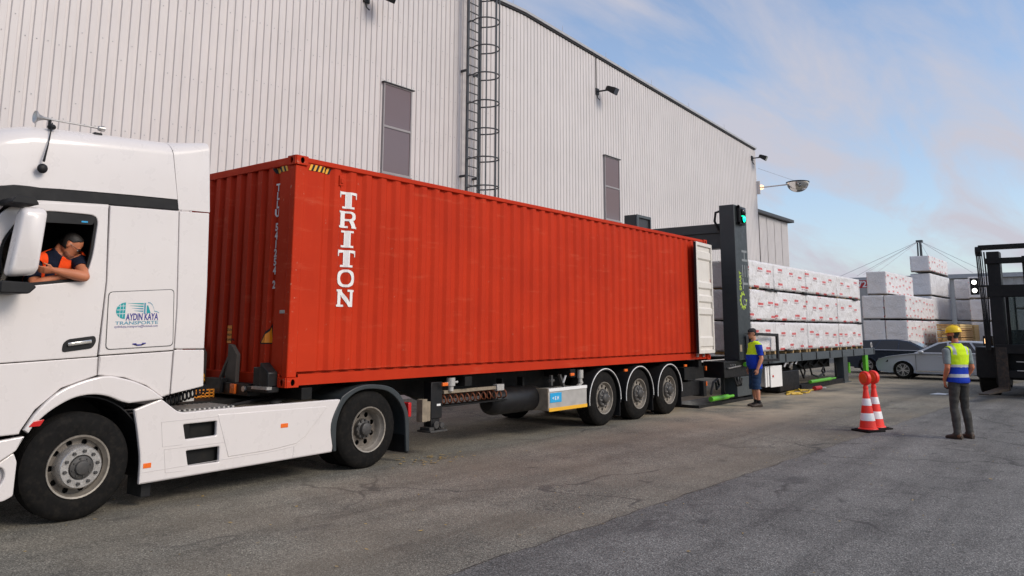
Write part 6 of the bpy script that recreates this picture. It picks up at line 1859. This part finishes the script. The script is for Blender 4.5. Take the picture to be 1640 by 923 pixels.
paint('lip', (0.40, 0.14, 0.10), 0.5)

def limb(m, pts, rad, n=14, side=(1, 0, 0)):
    """closed tapered tube with rounded ends; rad: r or (r_side, r_other)"""
    P = [Vector(p) for p in pts]; rings = []
    rr = [(r, r) if not isinstance(r, tuple) else r for r in rad]
    def ring(c, d, r):
        s = Vector(side); s = (s - d * s.dot(d))
        if s.length < 1e-3:
            s = Vector((0, 1, 0)) - d * d.y
        s.normalize(); t = d.cross(s)
        return [c + s * math.cos(2 * math.pi * k / n) * r[0] + t * math.sin(2 * math.pi * k / n) * r[1] for k in range(n)]
    M_ = len(P)
    for i in range(M_):
        d = (P[min(i + 1, M_ - 1)] - P[max(i - 1, 0)]).normalized()
        if i == 0:
            for a in (80, 50, 25):
                rings.append(ring(P[0] - d * min(rr[0]) * math.sin(R(a)), d, tuple(x * math.cos(R(a)) for x in rr[0])))
        rings.append(ring(P[i], d, rr[i]))
        if i == M_ - 1:
            for a in (25, 50, 80):
                rings.append(ring(P[i] + d * min(rr[i]) * math.sin(R(a)), d, tuple(x * math.cos(R(a)) for x in rr[i])))
    m.loft(rings)

def remesh(m, vox, iters=3):
    me = m.mesh('raw')
    o = bpy.data.objects.new('tmp', me); COL.objects.link(o)
    a = o.modifiers.new('r', 'REMESH'); a.mode = 'VOXEL'; a.voxel_size = vox
    b = o.modifiers.new('s', 'SMOOTH'); b.factor = 0.5; b.iterations = iters
    dg = bpy.context.evaluated_depsgraph_get()
    out_ = bpy.data.meshes.new_from_object(o.evaluated_get(dg))
    bpy.data.objects.remove(o); bpy.data.meshes.remove(me)
    return out_

def head(m, C, M):
    """head about 0.23 high centred at C; M turns local axes (x right, y face, z up)"""
    def P(x, y, z): return C + M @ Vector((x, y, z))
    rg = []
    prof = [(-0.112, 0.030, 0.035, 0.045), (-0.100, 0.046, 0.050, 0.040), (-0.075, 0.058, 0.070, 0.020), (-0.040, 0.067, 0.084, 0.006), (0.0, 0.074, 0.094, -0.004), (0.035, 0.077, 0.099, -0.008),
            (0.070, 0.073, 0.094, -0.010), (0.098, 0.058, 0.075, -0.010), (0.115, 0.035, 0.046, -0.010), (0.122, 0.010, 0.014, -0.010)]
    for z, a, b, yo in prof:
        rg.append([P(a * math.cos(2 * math.pi * k / 24), yo + b * math.sin(2 * math.pi * k / 24), z) for k in range(24)])
    m.loft(rg)
    # nose, brow, ears, chin
    m.loft([[P(x * w, y, z) for x, y in ((-1, 0.078), (0, 0.078 + h), (1, 0.078), (0, 0.06))] for z, w, h in ((0.018, 0.008, 0.018), (-0.005, 0.010, 0.026), (-0.026, 0.016, 0.038), (-0.036, 0.014, 0.020))])
    m.ball(P(0, 0.082, 0.022), 0.055, 0.016, 0.010, 12, 8, M)
    m.ball(P(0, 0.080, -0.062), 0.026, 0.014, 0.010, 12, 8, M)
    m.ball(P(0, 0.072, -0.096), 0.024, 0.020, 0.014, 12, 8, M)
    for s in (-1, 1):
        m.ball(P(s * 0.079, -0.012, -0.008), 0.011, 0.019, 0.033, 10, 8, M)

def face_parts(body, C, M, glasses=None):
    def P(x, y, z): return C + M @ Vector((x, y, z))
    for s in (-1, 1):
        q = MB(); q.ball(P(s * 0.031, 0.083, 0.004), 0.013, 0.009, 0.008, 12, 8, M); e = q.build('eye', 'eye_white', body, local=True)
        q = MB(); q.ball(P(s * 0.031, 0.0905, 0.004), 0.0055, 0.003, 0.0055, 10, 6, M); q.build('iris', 'eye_dark', body, local=True)
        q = MB(); q.tube([P(s * 0.050, 0.082, 0.020), P(s * 0.034, 0.094, 0.026), P(s * 0.015, 0.096, 0.022)], [0.003, 0.005, 0.004], n=6); q.build('eyebrow', 'hair_dark', body, local=True)
    q = MB(); q.tube([P(-0.024, 0.086, -0.063), P(0, 0.096, -0.061), P(0.024, 0.086, -0.063)], [0.003, 0.006, 0.003], n=6); q.build('mouth', 'lip', body, local=True)
    if glasses:
        q = MB()
        for s in (-1, 1):
            q.tube([P(s * 0.034 + 0.023 * math.cos(R(a)), 0.104 - 0.01 * abs(math.cos(R(a))), 0.004 + 0.018 * math.sin(R(a))) for a in range(0, 360, 24)], 0.0028, n=5, closed=True)
            q.tube([P(s * 0.056, 0.096, 0.008), P(s * 0.082, 0.05, 0.008), P(s * 0.086, -0.01, 0.008)], 0.0028, n=5)
        q.tube([P(-0.011, 0.104, 0.008), P(0.011, 0.104, 0.008)], 0.0028, n=5)
        q.build('glasses', glasses, body, local=True)

def hand(m, W_, D, side, thumb_dir, curl=0.5, size=1.0, palm_n=None):
    """palm and five fingers: W_ wrist, D pointing along the hand, palm_n normal towards which fingers curl"""
    W_ = Vector(W_); D = Vector(D).normalized(); T = Vector(thumb_dir); T = (T - D * T.dot(D)).normalized()
    Nn = D.cross(T)
    if palm_n is not None and Nn.dot(Vector(palm_n)) < 0:
        Nn = -Nn
    k = size
    limb(m, [W_ - D * 0.02, W_ + D * 0.045 * k, W_ + D * 0.085 * k], [(0.027 * k, 0.020 * k), (0.038 * k, 0.016 * k), (0.040 * k, 0.013 * k)], 12, T)
    for i, (off, ln) in enumerate(((0.030, 0.074), (0.010, 0.082), (-0.011, 0.076), (-0.031, 0.060))):
        b = W_ + D * 0.085 * k + T * off * k
        pts = [b - D * 0.02]; d = D.copy(); p = b
        for j, f in enumerate((0.45, 0.30, 0.25)):
            a = curl * (0.55 + 0.5 * j) + 0.06 * i
            dd = (D * math.cos(a) + Nn * math.sin(a)).normalized()
            p = p + dd * ln * f * k; pts.append(p.copy())
        limb(m, pts, [0.0095 * k, 0.0095 * k, 0.0088 * k, 0.0078 * k], 8, T)
    b = W_ + D * 0.022 * k + T * 0.030 * k
    d1 = (D * 0.75 + T * 0.6 + Nn * 0.25).normalized(); d2 = (D * 0.9 + T * 0.15 + Nn * 0.35).normalized()
    limb(m, [b - T * 0.012, b + d1 * 0.035 * k, b + d1 * 0.035 * k + d2 * 0.032 * k, b + d1 * 0.035 * k + d2 * 0.055 * k], [0.013 * k, 0.0115 * k, 0.010 * k, 0.0085 * k], 8, D)

def garment(name, bm_mesh, mats, parent, sel, off, mat_of=None, thick=0.006, folds=0.0, seed=0.0):
    """shell lifted off the body where sel(co, normal) holds"""
    bm = bmesh.new(); bm.from_mesh(bm_mesh)
    bm.normal_update()
    kill = [f for f in bm.faces if not sel(f.calc_center_median())]
    bmesh.ops.delete(bm, geom=kill, context='FACES')
    # drop stray islands, then even out the cut edges
    seen = set(); islands = []
    for v in bm.verts:
        if v in seen: continue
        st = [v]; seen.add(v); isl = []
        while st:
            a = st.pop(); isl.append(a)
            for e in a.link_edges:
                b = e.other_vert(a)
                if b not in seen:
                    seen.add(b); st.append(b)
        islands.append(isl)
    big = max((len(i) for i in islands), default=0)
    bmesh.ops.delete(bm, geom=[v for i in islands if len(i) < (1.0 if name == 'beard' else 0.12) * big for v in i], context='VERTS')
    for it in range(14):
        new = {}
        for v in bm.verts:
            nb = [e.other_vert(v) for e in v.link_edges if e.is_boundary]
            if len(nb) == 2:
                new[v] = v.co * 0.5 + (nb[0].co + nb[1].co) * 0.25
        for v, c in new.items():
            v.co = c
    for v in bm.verts:
        o_ = off(v.co) if callable(off) else off
        if folds:
            o_ += folds * max(-0.5, noise.noise(Vector((v.co.x * 9, v.co.y * 9, v.co.z * 16 + seed))))
        v.co = v.co + v.normal * o_
    for f in bm.faces:
        f.material_index = mat_of(f.calc_center_median()) if mat_of else 0
        f.smooth = True
    me = bpy.data.meshes.new(name); bm.to_mesh(me); bm.free()
    o = link_mesh(name, me, mats, parent, local=True, smooth=0)
    so = o.modifiers.new('thickness', 'SOLIDIFY'); so.thickness = thick; so.offset = -1
    return o

def shoe(m, A, D, l=0.28, w=0.050):
    """A: ankle point above the sole, D: toe direction"""
    A = Vector(A); D = Vector(D).normalized(); S = Vector((-D.y, D.x, 0)); Z = Vector((0, 0, 1))
    st = [(-0.078, 0.030, 0.075), (-0.058, 0.042, 0.115), (0.0, 0.046, 0.115), (0.06, 0.047, 0.090), (0.12, w, 0.070), (0.17, 0.046, 0.060), (0.205, 0.028, 0.042)]
    rings = []
    for d, hw, h in st:
        c = Vector((A.x, A.y, 0)) + D * d
        rings.append([c + S * (hw * math.cos(a)) + Z * (0.004 + max(0.0, (h * 0.5) * (1 + math.sin(a)) if math.sin(a) > -0.5 else h * 0.25 * (1 + math.sin(a)) * 0 )) for a in [2 * math.pi * k / 16 for k in range(16)]])
    m.loft(rings)

# ---- man in the black cap: standing side on, left arm hanging. local x right, y ahead, z up
def man_cap():
    t = thing('person', 'stout man in black cap, yellow and blue top and denim shorts beside the portal column', 'person', (12.95, -0.82, 0.0), R(136 - 90), 'yard workers standing on the asphalt')
    m = MB()
    # torso rings: (z, half width, depth, y offset)
    tz = [(0.86, 0.165, 0.120, 0.0), (0.93, 0.180, 0.140, 0.005), (1.02, 0.185, 0.165, 0.025), (1.12, 0.185, 0.172, 0.035), (1.22, 0.190, 0.160, 0.025), (1.32, 0.200, 0.140, 0.008), (1.42, 0.205, 0.120, -0.004), (1.50, 0.165, 0.095, -0.010), (1.55, 0.085, 0.072, -0.006)]
    m.loft([[Vector((a * math.cos(2 * math.pi * k / 28), yo + b * math.sin(2 * math.pi * k / 28), z)) for k in range(28)] for z, a, b, yo in tz])
    limb(m, [(0, -0.005, 1.50), (0, 0.012, 1.60), (0, 0.02, 1.66)], [0.066, 0.060, 0.060])
    Mh = Matrix.Rotation(R(6), 3, 'X') @ Matrix.Rotation(R(0), 3, 'Z'); Mh = Matrix.Rotation(R(-8), 3, 'X')
    C = Vector((0, 0.045, 1.735)); head(m, C, Mh)
    for s in (-1, 1):
        hip = Vector((s * 0.095, 0.0, 0.88)); kn = Vector((s * 0.105, 0.02 + 0.03 * (s < 0), 0.49)); an = Vector((s * 0.11, -0.03 + 0.02 * (s < 0), 0.09))
        limb(m, [hip, hip.lerp(kn, 0.5), kn], [(0.100, 0.110), 0.088, 0.064])
        limb(m, [kn, kn.lerp(an, 0.35) + Vector((0, -0.015, 0)), kn.lerp(an, 0.8), an], [0.062, 0.064, 0.042, 0.040])
        limb(m, [an, an + Vector((0, 0.03, -0.03)), an + Vector((0, 0.12, -0.055))], [0.04, 0.04, 0.03])
        sh = Vector((s * 0.215, -0.01, 1.445)); el = Vector((s * 0.265, -0.045, 1.14)); wr = Vector((s * 0.245, 0.055, 0.90))
        limb(m, [(s * 0.15, -0.008, 1.46), sh, sh.lerp(el, 0.5), el], [0.070, 0.074, 0.058, 0.047])
        limb(m, [el, el.lerp(wr, 0.3), wr], [0.047, 0.049, 0.031])
        hand(m, wr, (0, 0.22, -0.97), s, (0, 0.95, 0.2), 0.65, 1.0, (-s, 0, 0))
    me = remesh(m, 0.0085)
    body = link_mesh('body', me, 'skin_light', t, local=True, smooth=0)
    me.polygons.foreach_set('use_smooth', [True] * len(me.polygons))
    face_parts(body, C, Mh, 'eye_dark')
    arm = lambda c: abs(c.x) > 0.205 - max(0, (1.30 - c.z)) * 0.0 and c.z < 1.43 and abs(c.x) > 0.2
    def is_arm(c):
        if c.z < 0.70 or c.z > 1.48: return False
        return abs(c.x) > 0.205 + 0.02 * (1.0 - abs(c.z - 1.1))
    garment('work_top', me, ['hivis_yellow', 'work_blue'], t,
            lambda c: (0.90 < c.z < 1.565 and not (is_arm(c) and c.z < 1.22) and not (abs(c.x) > 0.194 and c.z < 1.2) and not (c.z > 1.535 and abs(c.x) < 0.062 and abs(c.y) < 0.075)) and c.z < 1.57,
            lambda c: 0.014 + (0.012 if c.z < 1.0 else 0), lambda c: 0 if (c.z > 1.235 and not (abs(c.x) > 0.212 - 0.05 * max(0, 1.42 - c.z) and c.z < 1.475)) else 1, 0.006, 0.008, 3.0)
    garment('shorts', me, ['denim'], t, lambda c: 0.42 < c.z < 0.965 and not (abs(c.x) > 0.20 and c.z > 0.70), lambda c: 0.018 + 0.03 * max(0, (0.75 - c.z)) / 0.3, None, 0.008, 0.012, 8.0)
    garment('sock', me, ['sock_black'], t, lambda c: 0.05 < c.z < 0.165, 0.006)
    m = MB()
    for s in (-1, 1):
        q = MB(); shoe(q, (s * 0.11, -0.03 + 0.02 * (s < 0), 0.0), (s * 0.12, 1, 0)); q.build('shoe', 'shoe_brown', t, local=True)
    # collar, cap
    q = MB(); q.tube([(0.072 * math.cos(R(a)), -0.004 + 0.078 * math.sin(R(a)), 1.560 - 0.02 * math.sin(R(a))) for a in range(0, 360, 20)], 0.014, n=8, closed=True); q.build('collar', 'work_blue', t, local=True)
    garment('hair', me, ['hair_dark'], t, lambda c: c.z > 1.675 and (c - C).y < 0.035 and (c - C).z > -0.05 and not (abs(c.x) > 0.076 and (c - C).y > -0.04 and (c - C).z < 0.03) and (c - C).z < 0.08 and (c - C).y < -0.02 + 0.5 * max(0, (c - C).z), 0.006)
    def P(x, y, z): return C + Mh @ Vector((x, y, z))
    q = MB()
    rg = []
    for z, a, b in ((0.040, 0.086, 0.108), (0.070, 0.085, 0.107), (0.100, 0.074, 0.094), (0.122, 0.050, 0.066), (0.132, 0.02, 0.03)):
        rg.append([P(a * math.cos(2 * math.pi * k / 24), -0.008 + b * math.sin(2 * math.pi * k / 24), z) for k in range(24)])
    q.loft(rg); cp = q.build('cap', 'cap_black', t, local=True, smooth=60)
    q = MB(); rg = []
    for dz in (0.0, 0.006):
        rg.append([P(0.080 * math.cos(R(a)), 0.075 + (0.105 * math.sin(R(a))), 0.040 + dz - 0.02 * abs(math.cos(R(a)))) for a in range(0, 181, 15)])
    q.loft(rg); q.build('visor', 'cap_black', cp, local=True)
    return t
man_cap()

# ---- man with the yellow helmet, seen from behind
def man_helmet():
    t = thing('person', 'man from behind in yellow helmet, two tone safety vest and grey trousers near the forklift', 'person', (9.68, -5.68, 0.005), R(50 - 90), 'yard workers standing on the asphalt')
    m = MB()
    tz = [(0.90, 0.150, 0.105, 0.0), (0.98, 0.162, 0.115, -0.005), (1.08, 0.155, 0.110, 0.0), (1.18, 0.162, 0.112, 0.004), (1.30, 0.180, 0.118, 0.0), (1.42, 0.192, 0.115, -0.010), (1.50, 0.180, 0.098, -0.015), (1.555, 0.110, 0.076, -0.012), (1.60, 0.066, 0.062, -0.006)]
    m.loft([[Vector((a * math.cos(2 * math.pi * k / 28), yo + b * math.sin(2 * math.pi * k / 28), z)) for k in range(28)] for z, a, b, yo in tz])
    limb(m, [(0, -0.01, 1.55), (0, 0.005, 1.64), (0, 0.012, 1.70)], [0.062, 0.056, 0.056])
    Mh = Matrix.Rotation(R(40), 3, 'Z') @ Matrix.Rotation(R(-4), 3, 'X')
    C = Vector((-0.012, 0.022, 1.775)); head(m, C, Mh)
    legs = {-1: ((-0.085, 0.0, 0.92), (-0.10, 0.035, 0.50), (-0.105, -0.01, 0.09)), 1: ((0.085, 0.0, 0.92), (0.135, 0.05, 0.50), (0.175, 0.03, 0.09))}
    for s in (-1, 1):
        hip, kn, an = (Vector(p) for p in legs[s])
        limb(m, [hip, hip.lerp(kn, 0.5), kn], [(0.086, 0.098), 0.072, 0.054])
        limb(m, [kn, kn.lerp(an, 0.35) + Vector((0, -0.018, 0)), kn.lerp(an, 0.8), an], [0.056, 0.058, 0.040, 0.038])
        limb(m, [an, an + Vector((0, 0.03, -0.03)), an + Vector((0, 0.12, -0.055))], [0.04, 0.04, 0.03])
        sh = Vector((s * 0.205, -0.015, 1.475)); el = Vector((s * 0.245, -0.06, 1.20)); wr = Vector((s * 0.20, 0.085, 0.985)) if s < 0 else Vector((s * 0.215, 0.09, 0.99))
        limb(m, [(s * 0.14, -0.012, 1.485), sh, sh.lerp(el, 0.5), el], [0.062, 0.064, 0.050, 0.042])
        limb(m, [el, el.lerp(wr, 0.3), wr], [0.042, 0.045, 0.029])
        hand(m, wr, (-s * 0.15, 0.15, -0.97), s, (-s * 0.3, 0.95, 0.1), 0.35, 1.0, (-s, 0, 0))
    me = remesh(m, 0.0085)
    body = link_mesh('body', me, 'skin_tanned', t, local=True, smooth=0)
    me.polygons.foreach_set('use_smooth', [True] * len(me.polygons))
    face_parts(body, C, Mh)
    def is_arm(c):
        if c.z > 1.50: return False
        return abs(c.x) > 0.188 + 0.03 * max(0, 1.42 - c.z) * (1 if c.z > 1.2 else 0) - (0.0 if c.z > 1.1 else 0.02)
    garment('shirt', me, ['grey_shirt'], t, lambda c: 1.26 < c.z < 1.60 and not (c.z > 1.575 and abs(c.x) < 0.06), 0.011, None, 0.005, 0.006, 1.0)
    def vest_mat(c):
        z = c.z
        if 1.205 < z < 1.250 or 1.035 < z < 1.090: return 2
        if z > 1.33 and abs(abs(c.x) - 0.125 - 0.10 * (1.50 - z) * 0) < 0.024 and z > 1.42: return 2
        return 0 if z > 1.205 else 1
    garment('safety_vest', me, ['hivis_yellow', 'work_blue', 'reflective'], t,
            lambda c: 0.945 < c.z < 1.598 and not (abs(c.x) > (0.186 if c.z > 1.12 else 0.196)) and not (c.z > 1.56 and abs(c.x) < 0.07 and c.y > -0.03), lambda c: 0.024 + 0.012 * max(0.0, 1.2 - c.z) / 0.25, vest_mat, 0.005, 0.006, 4.0)
    garment('trousers', me, ['grey_trousers'], t, lambda c: 0.075 < c.z < 1.02 and not (abs(c.x) > 0.168 + 0.10 * max(0, (0.92 - c.z)) and c.z > 0.70), lambda c: 0.009 + 0.014 * max(0, 0.55 - c.z) / 0.45, None, 0.006, 0.007, 2.0)
    for s in (-1, 1):
        an = legs[s][2]
        q = MB(); shoe(q, (an[0], an[1], 0), (s * 0.22 - 0.12, 1, 0)); q.build('shoe', 'shoe_brown', t, local=True)
        q = MB(); q.ball((an[0], an[1] - 0.035, 0.06), 0.042, 0.045, 0.045); q.build('boot_heel', 'shoe_tan', t, local=True)
    q = MB(); q.tube([(0.070 * math.cos(R(a)), -0.006 + 0.070 * math.sin(R(a)), 1.600 - 0.015 * math.sin(R(a))) for a in range(0, 360, 20)], 0.013, n=8, closed=True); q.build('collar', 'work_blue', t, local=True)
    def L(c): return Mh.inverted() @ (c - C)
    garment('hair', me, ['hair_dark'], t, lambda c: c.z > 1.68 and L(c).y < -0.01 and L(c).z > -0.085 and abs(L(c).x) < 0.078 and L(c).z < 0.06, 0.006)
    garment('beard', me, ['beard_brown'], t, lambda c: c.z > 1.64 and L(c).y > 0.0 and -0.125 < L(c).z < -0.035 - 0.25 * max(0, 0.05 - abs(L(c).x)) * (L(c).y > 0.05) and L(c).y > -0.5 * (L(c).z + 0.04), 0.007)
    def P(x, y, z): return C + Mh @ Vector((x, y, z))
    q = MB(); rg = []
    for z, a, b in ((0.022, 0.103, 0.128), (0.030, 0.104, 0.129), (0.060, 0.102, 0.126), (0.095, 0.090, 0.112), (0.125, 0.066, 0.084), (0.142, 0.035, 0.046), (0.147, 0.008, 0.010)):
        rg.append([P(a * math.cos(2 * math.pi * k / 32), -0.012 + b * math.sin(2 * math.pi * k / 32), z) for k in range(32)])
    q.loft(rg); h = q.build('helmet', 'helmet_yellow', t, local=True, smooth=60)
    q = MB(); rg = []
    for dz in (0.0, 0.007):
        rg.append([P(0.098 * math.cos(R(a)), 0.06 + 0.112 * math.sin(R(a)), 0.020 + dz - 0.012 * math.sin(R(a))) for a in range(0, 181, 12)])
    q.loft(rg); q.build('peak', 'helmet_yellow', h, local=True)
    for x in (-0.028, 0.0, 0.028):
        q = MB(); q.tube([P(x, 0.095, 0.095), P(x, 0.05, 0.130), P(x, -0.01, 0.147), P(x, -0.07, 0.133), P(x, -0.11, 0.095)], 0.007, n=6); q.build('rib', 'helmet_yellow', h, local=True)
    q = MB(); q.tube([P(s_ * 0.104 * math.cos(R(a)), -0.012 + 0.129 * math.sin(R(a)), 0.026) for s_ in (1,) for a in range(0, 360, 12)], 0.005, n=6, closed=True); q.build('brim_edge', 'helmet_yellow', h, local=True)
    return t
man_helmet()

# ---- driver leaning out of the truck window: local x towards the rear (+X world), y into the cab
def driver():
    t = thing('person', 'driver in navy shirt and orange vest leaning out of the truck window, looking back', 'person', (-2.69, 0.42, 1.75), 0.0)
    m = MB()
    B = Vector((-2.66, 0.42, 1.75))     # reference point of the drawing below
    def W2(x, y, z): return Vector((x, y, z)) - B
    sec = [(W2(-2.66, 0.50, 1.80), 0.19, 0.14), (W2(-2.64, 0.46, 2.05), 0.185, 0.13), (W2(-2.61, 0.38, 2.28), 0.20, 0.125), (W2(-2.585, 0.32, 2.46), 0.215, 0.115), (W2(-2.575, 0.29, 2.545), 0.17, 0.092), (W2(-2.57, 0.275, 2.595), 0.09, 0.075)]
    rg = []
    for i, (c, a, b) in enumerate(sec):
        tw = R(-6 - 5 * i); ux = Vector((math.cos(tw), math.sin(tw), 0.10 if i > 2 else 0)); uy = Vector((-math.sin(tw), math.cos(tw), 0.25))
        rg.append([c + ux * a * math.cos(2 * math.pi * k / 26) + uy * b * math.sin(2 * math.pi * k / 26) for k in range(26)])
    m.loft(rg)
    C = W2(-2.495, 0.19, 2.655)
    limb(m, [W2(-2.58, 0.29, 2.54), W2(-2.55, 0.27, 2.615), W2(-2.52, 0.26, 2.665)], [0.066, 0.062, 0.064])
    # head looks to the rear, slightly outwards and down: local face axis y -> world (+x, -y*, -z)
    Mh = Matrix.Rotation(R(-116), 3, 'Z') @ Matrix.Rotation(R(-40), 3, 'X')
    head(m, C, Mh)
    # left arm: elbow out on the sill, forearm back along it
    shL = W2(-2.40, 0.235, 2.52); elL = W2(-2.445, -0.055, 2.335); wrL = W2(-2.70, 0.005, 2.385)
    limb(m, [W2(-2.47, 0.27, 2.52), shL, shL.lerp(elL, 0.55), elL], [0.066, 0.068, 0.058, 0.050])
    limb(m, [elL, elL.lerp(wrL, 0.32), wrL], [0.050, 0.053, 0.031])
    hand(m, wrL, (-1, 0.12, -0.02), 1, (-0.1, -0.5, 0.85), 0.55, 1.0, (0, 0.6, -0.8))
    shR = W2(-2.78, 0.30, 2.47); elR = W2(-2.83, 0.12, 2.245); wrR = W2(-2.64, 0.045, 2.325)
    limb(m, [W2(-2.70, 0.30, 2.49), shR, shR.lerp(elR, 0.55), elR], [0.064, 0.066, 0.055, 0.046])
    limb(m, [elR, elR.lerp(wrR, 0.35), wrR], [0.046, 0.048, 0.030])
    hand(m, wrR, (1, -0.1, 0.05), -1, (0, -0.3, 0.95), 0.6, 1.0, (0, 0.5, -0.85))
    # legs to the seat
    for s in (-1, 1):
        limb(m, [W2(-2.62, 0.55 + 0.1 * s, 1.82), W2(-3.05, 0.56 + 0.12 * s, 1.88)], [0.10, 0.07]); limb(m, [W2(-3.05, 0.56 + 0.12 * s, 1.88), W2(-3.14, 0.56 + 0.12 * s, 1.46)], [0.065, 0.045])
        limb(m, [W2(-3.14, 0.56 + 0.12 * s, 1.45), W2(-3.27, 0.56 + 0.12 * s, 1.435)], [0.045, 0.035])
    me = remesh(m, 0.0075)
    body = link_mesh('body', me, 'skin_tanned', t, local=True, smooth=0)
    me.polygons.foreach_set('use_smooth', [True] * len(me.polygons))
    face_parts(body, C, Mh, 'eye_dark')
    def seg_d(c, a, b):
        ab = b - a; u = max(0, min(1, (c - a).dot(ab) / ab.length_squared)); return (c - a - ab * u).length, u
    neckp = W2(-2.57, 0.275, 2.60)
    def shirt(c):
        if (c - C).length < 0.135: return False
        dL, uL = seg_d(c, shL, elL); dfL, _ = seg_d(c, elL, wrL); dR, uR = seg_d(c, shR, elR); dfR, ufR = seg_d(c, elR, wrR)
        if dfL < 0.07 and (c.y + B.y) < 0.10: return False
        if dL < 0.085 and uL > 0.55: return False
        if dfR < 0.065 and (ufR > 0.08): return False
        if (c - wrL).length < 0.24 and c.y + B.y < 0.12 and dR > 0.08: return False
        if dR < 0.08 and uR > 0.8: return False
        return c.z + B.z > 1.95 and c.z + B.z < 2.62
    garment('shirt', me, ['navy_shirt'], t, shirt, 0.012, None, 0.005, 0.006, 5.0)
    def vest(c):
        if not shirt(c): return False
        w = c + B
        dL, uL = seg_d(c, shL, elL); dR, uR = seg_d(c, shR, elR)
        if dL < 0.085 and uL > 0.12: return False
        if dR < 0.085 and uR > 0.12: return False
        ax = w.x + 2.575
        if w.y < 0.30 and -0.11 < ax < 0.0 - 0.22 * (2.52 - w.z): return False
        return w.z > 2.10 and w.z < 2.60 and abs(ax) < 0.21
    garment('safety_vest', me, ['hivis_orange'], t, vest, 0.026, None, 0.004, 0.005, 7.0)
    garment('trousers', me, ['denim'], t, lambda c: c.z + B.z < 1.98 and c.z + B.z > 1.5 and (c.x + B.x) > -3.3, 0.012)
    def L(c): return Mh.inverted() @ (c - C)
    garment('hair', me, ['hair_dark'], t, lambda c: (c - C).length < 0.16 and L(c).z > -0.055 and (L(c).y < 0.0 + 0.6 * max(0, L(c).z - 0.02) + (0.035 if L(c).z > 0.075 else 0)) and L(c).y < 0.052 and not (L(c).z < 0.028 and abs(L(c).x) > 0.068 and L(c).y > -0.05), 0.005)
    garment('beard', me, ['stubble'], t, lambda c: (c - C).length < 0.17 and -0.125 < L(c).z < -0.05 and L(c).y > 0.01 and L(c).z < -0.068 + 0.25 * max(0.0, 0.05 - L(c).y), 0.0025)
    return t
driver()
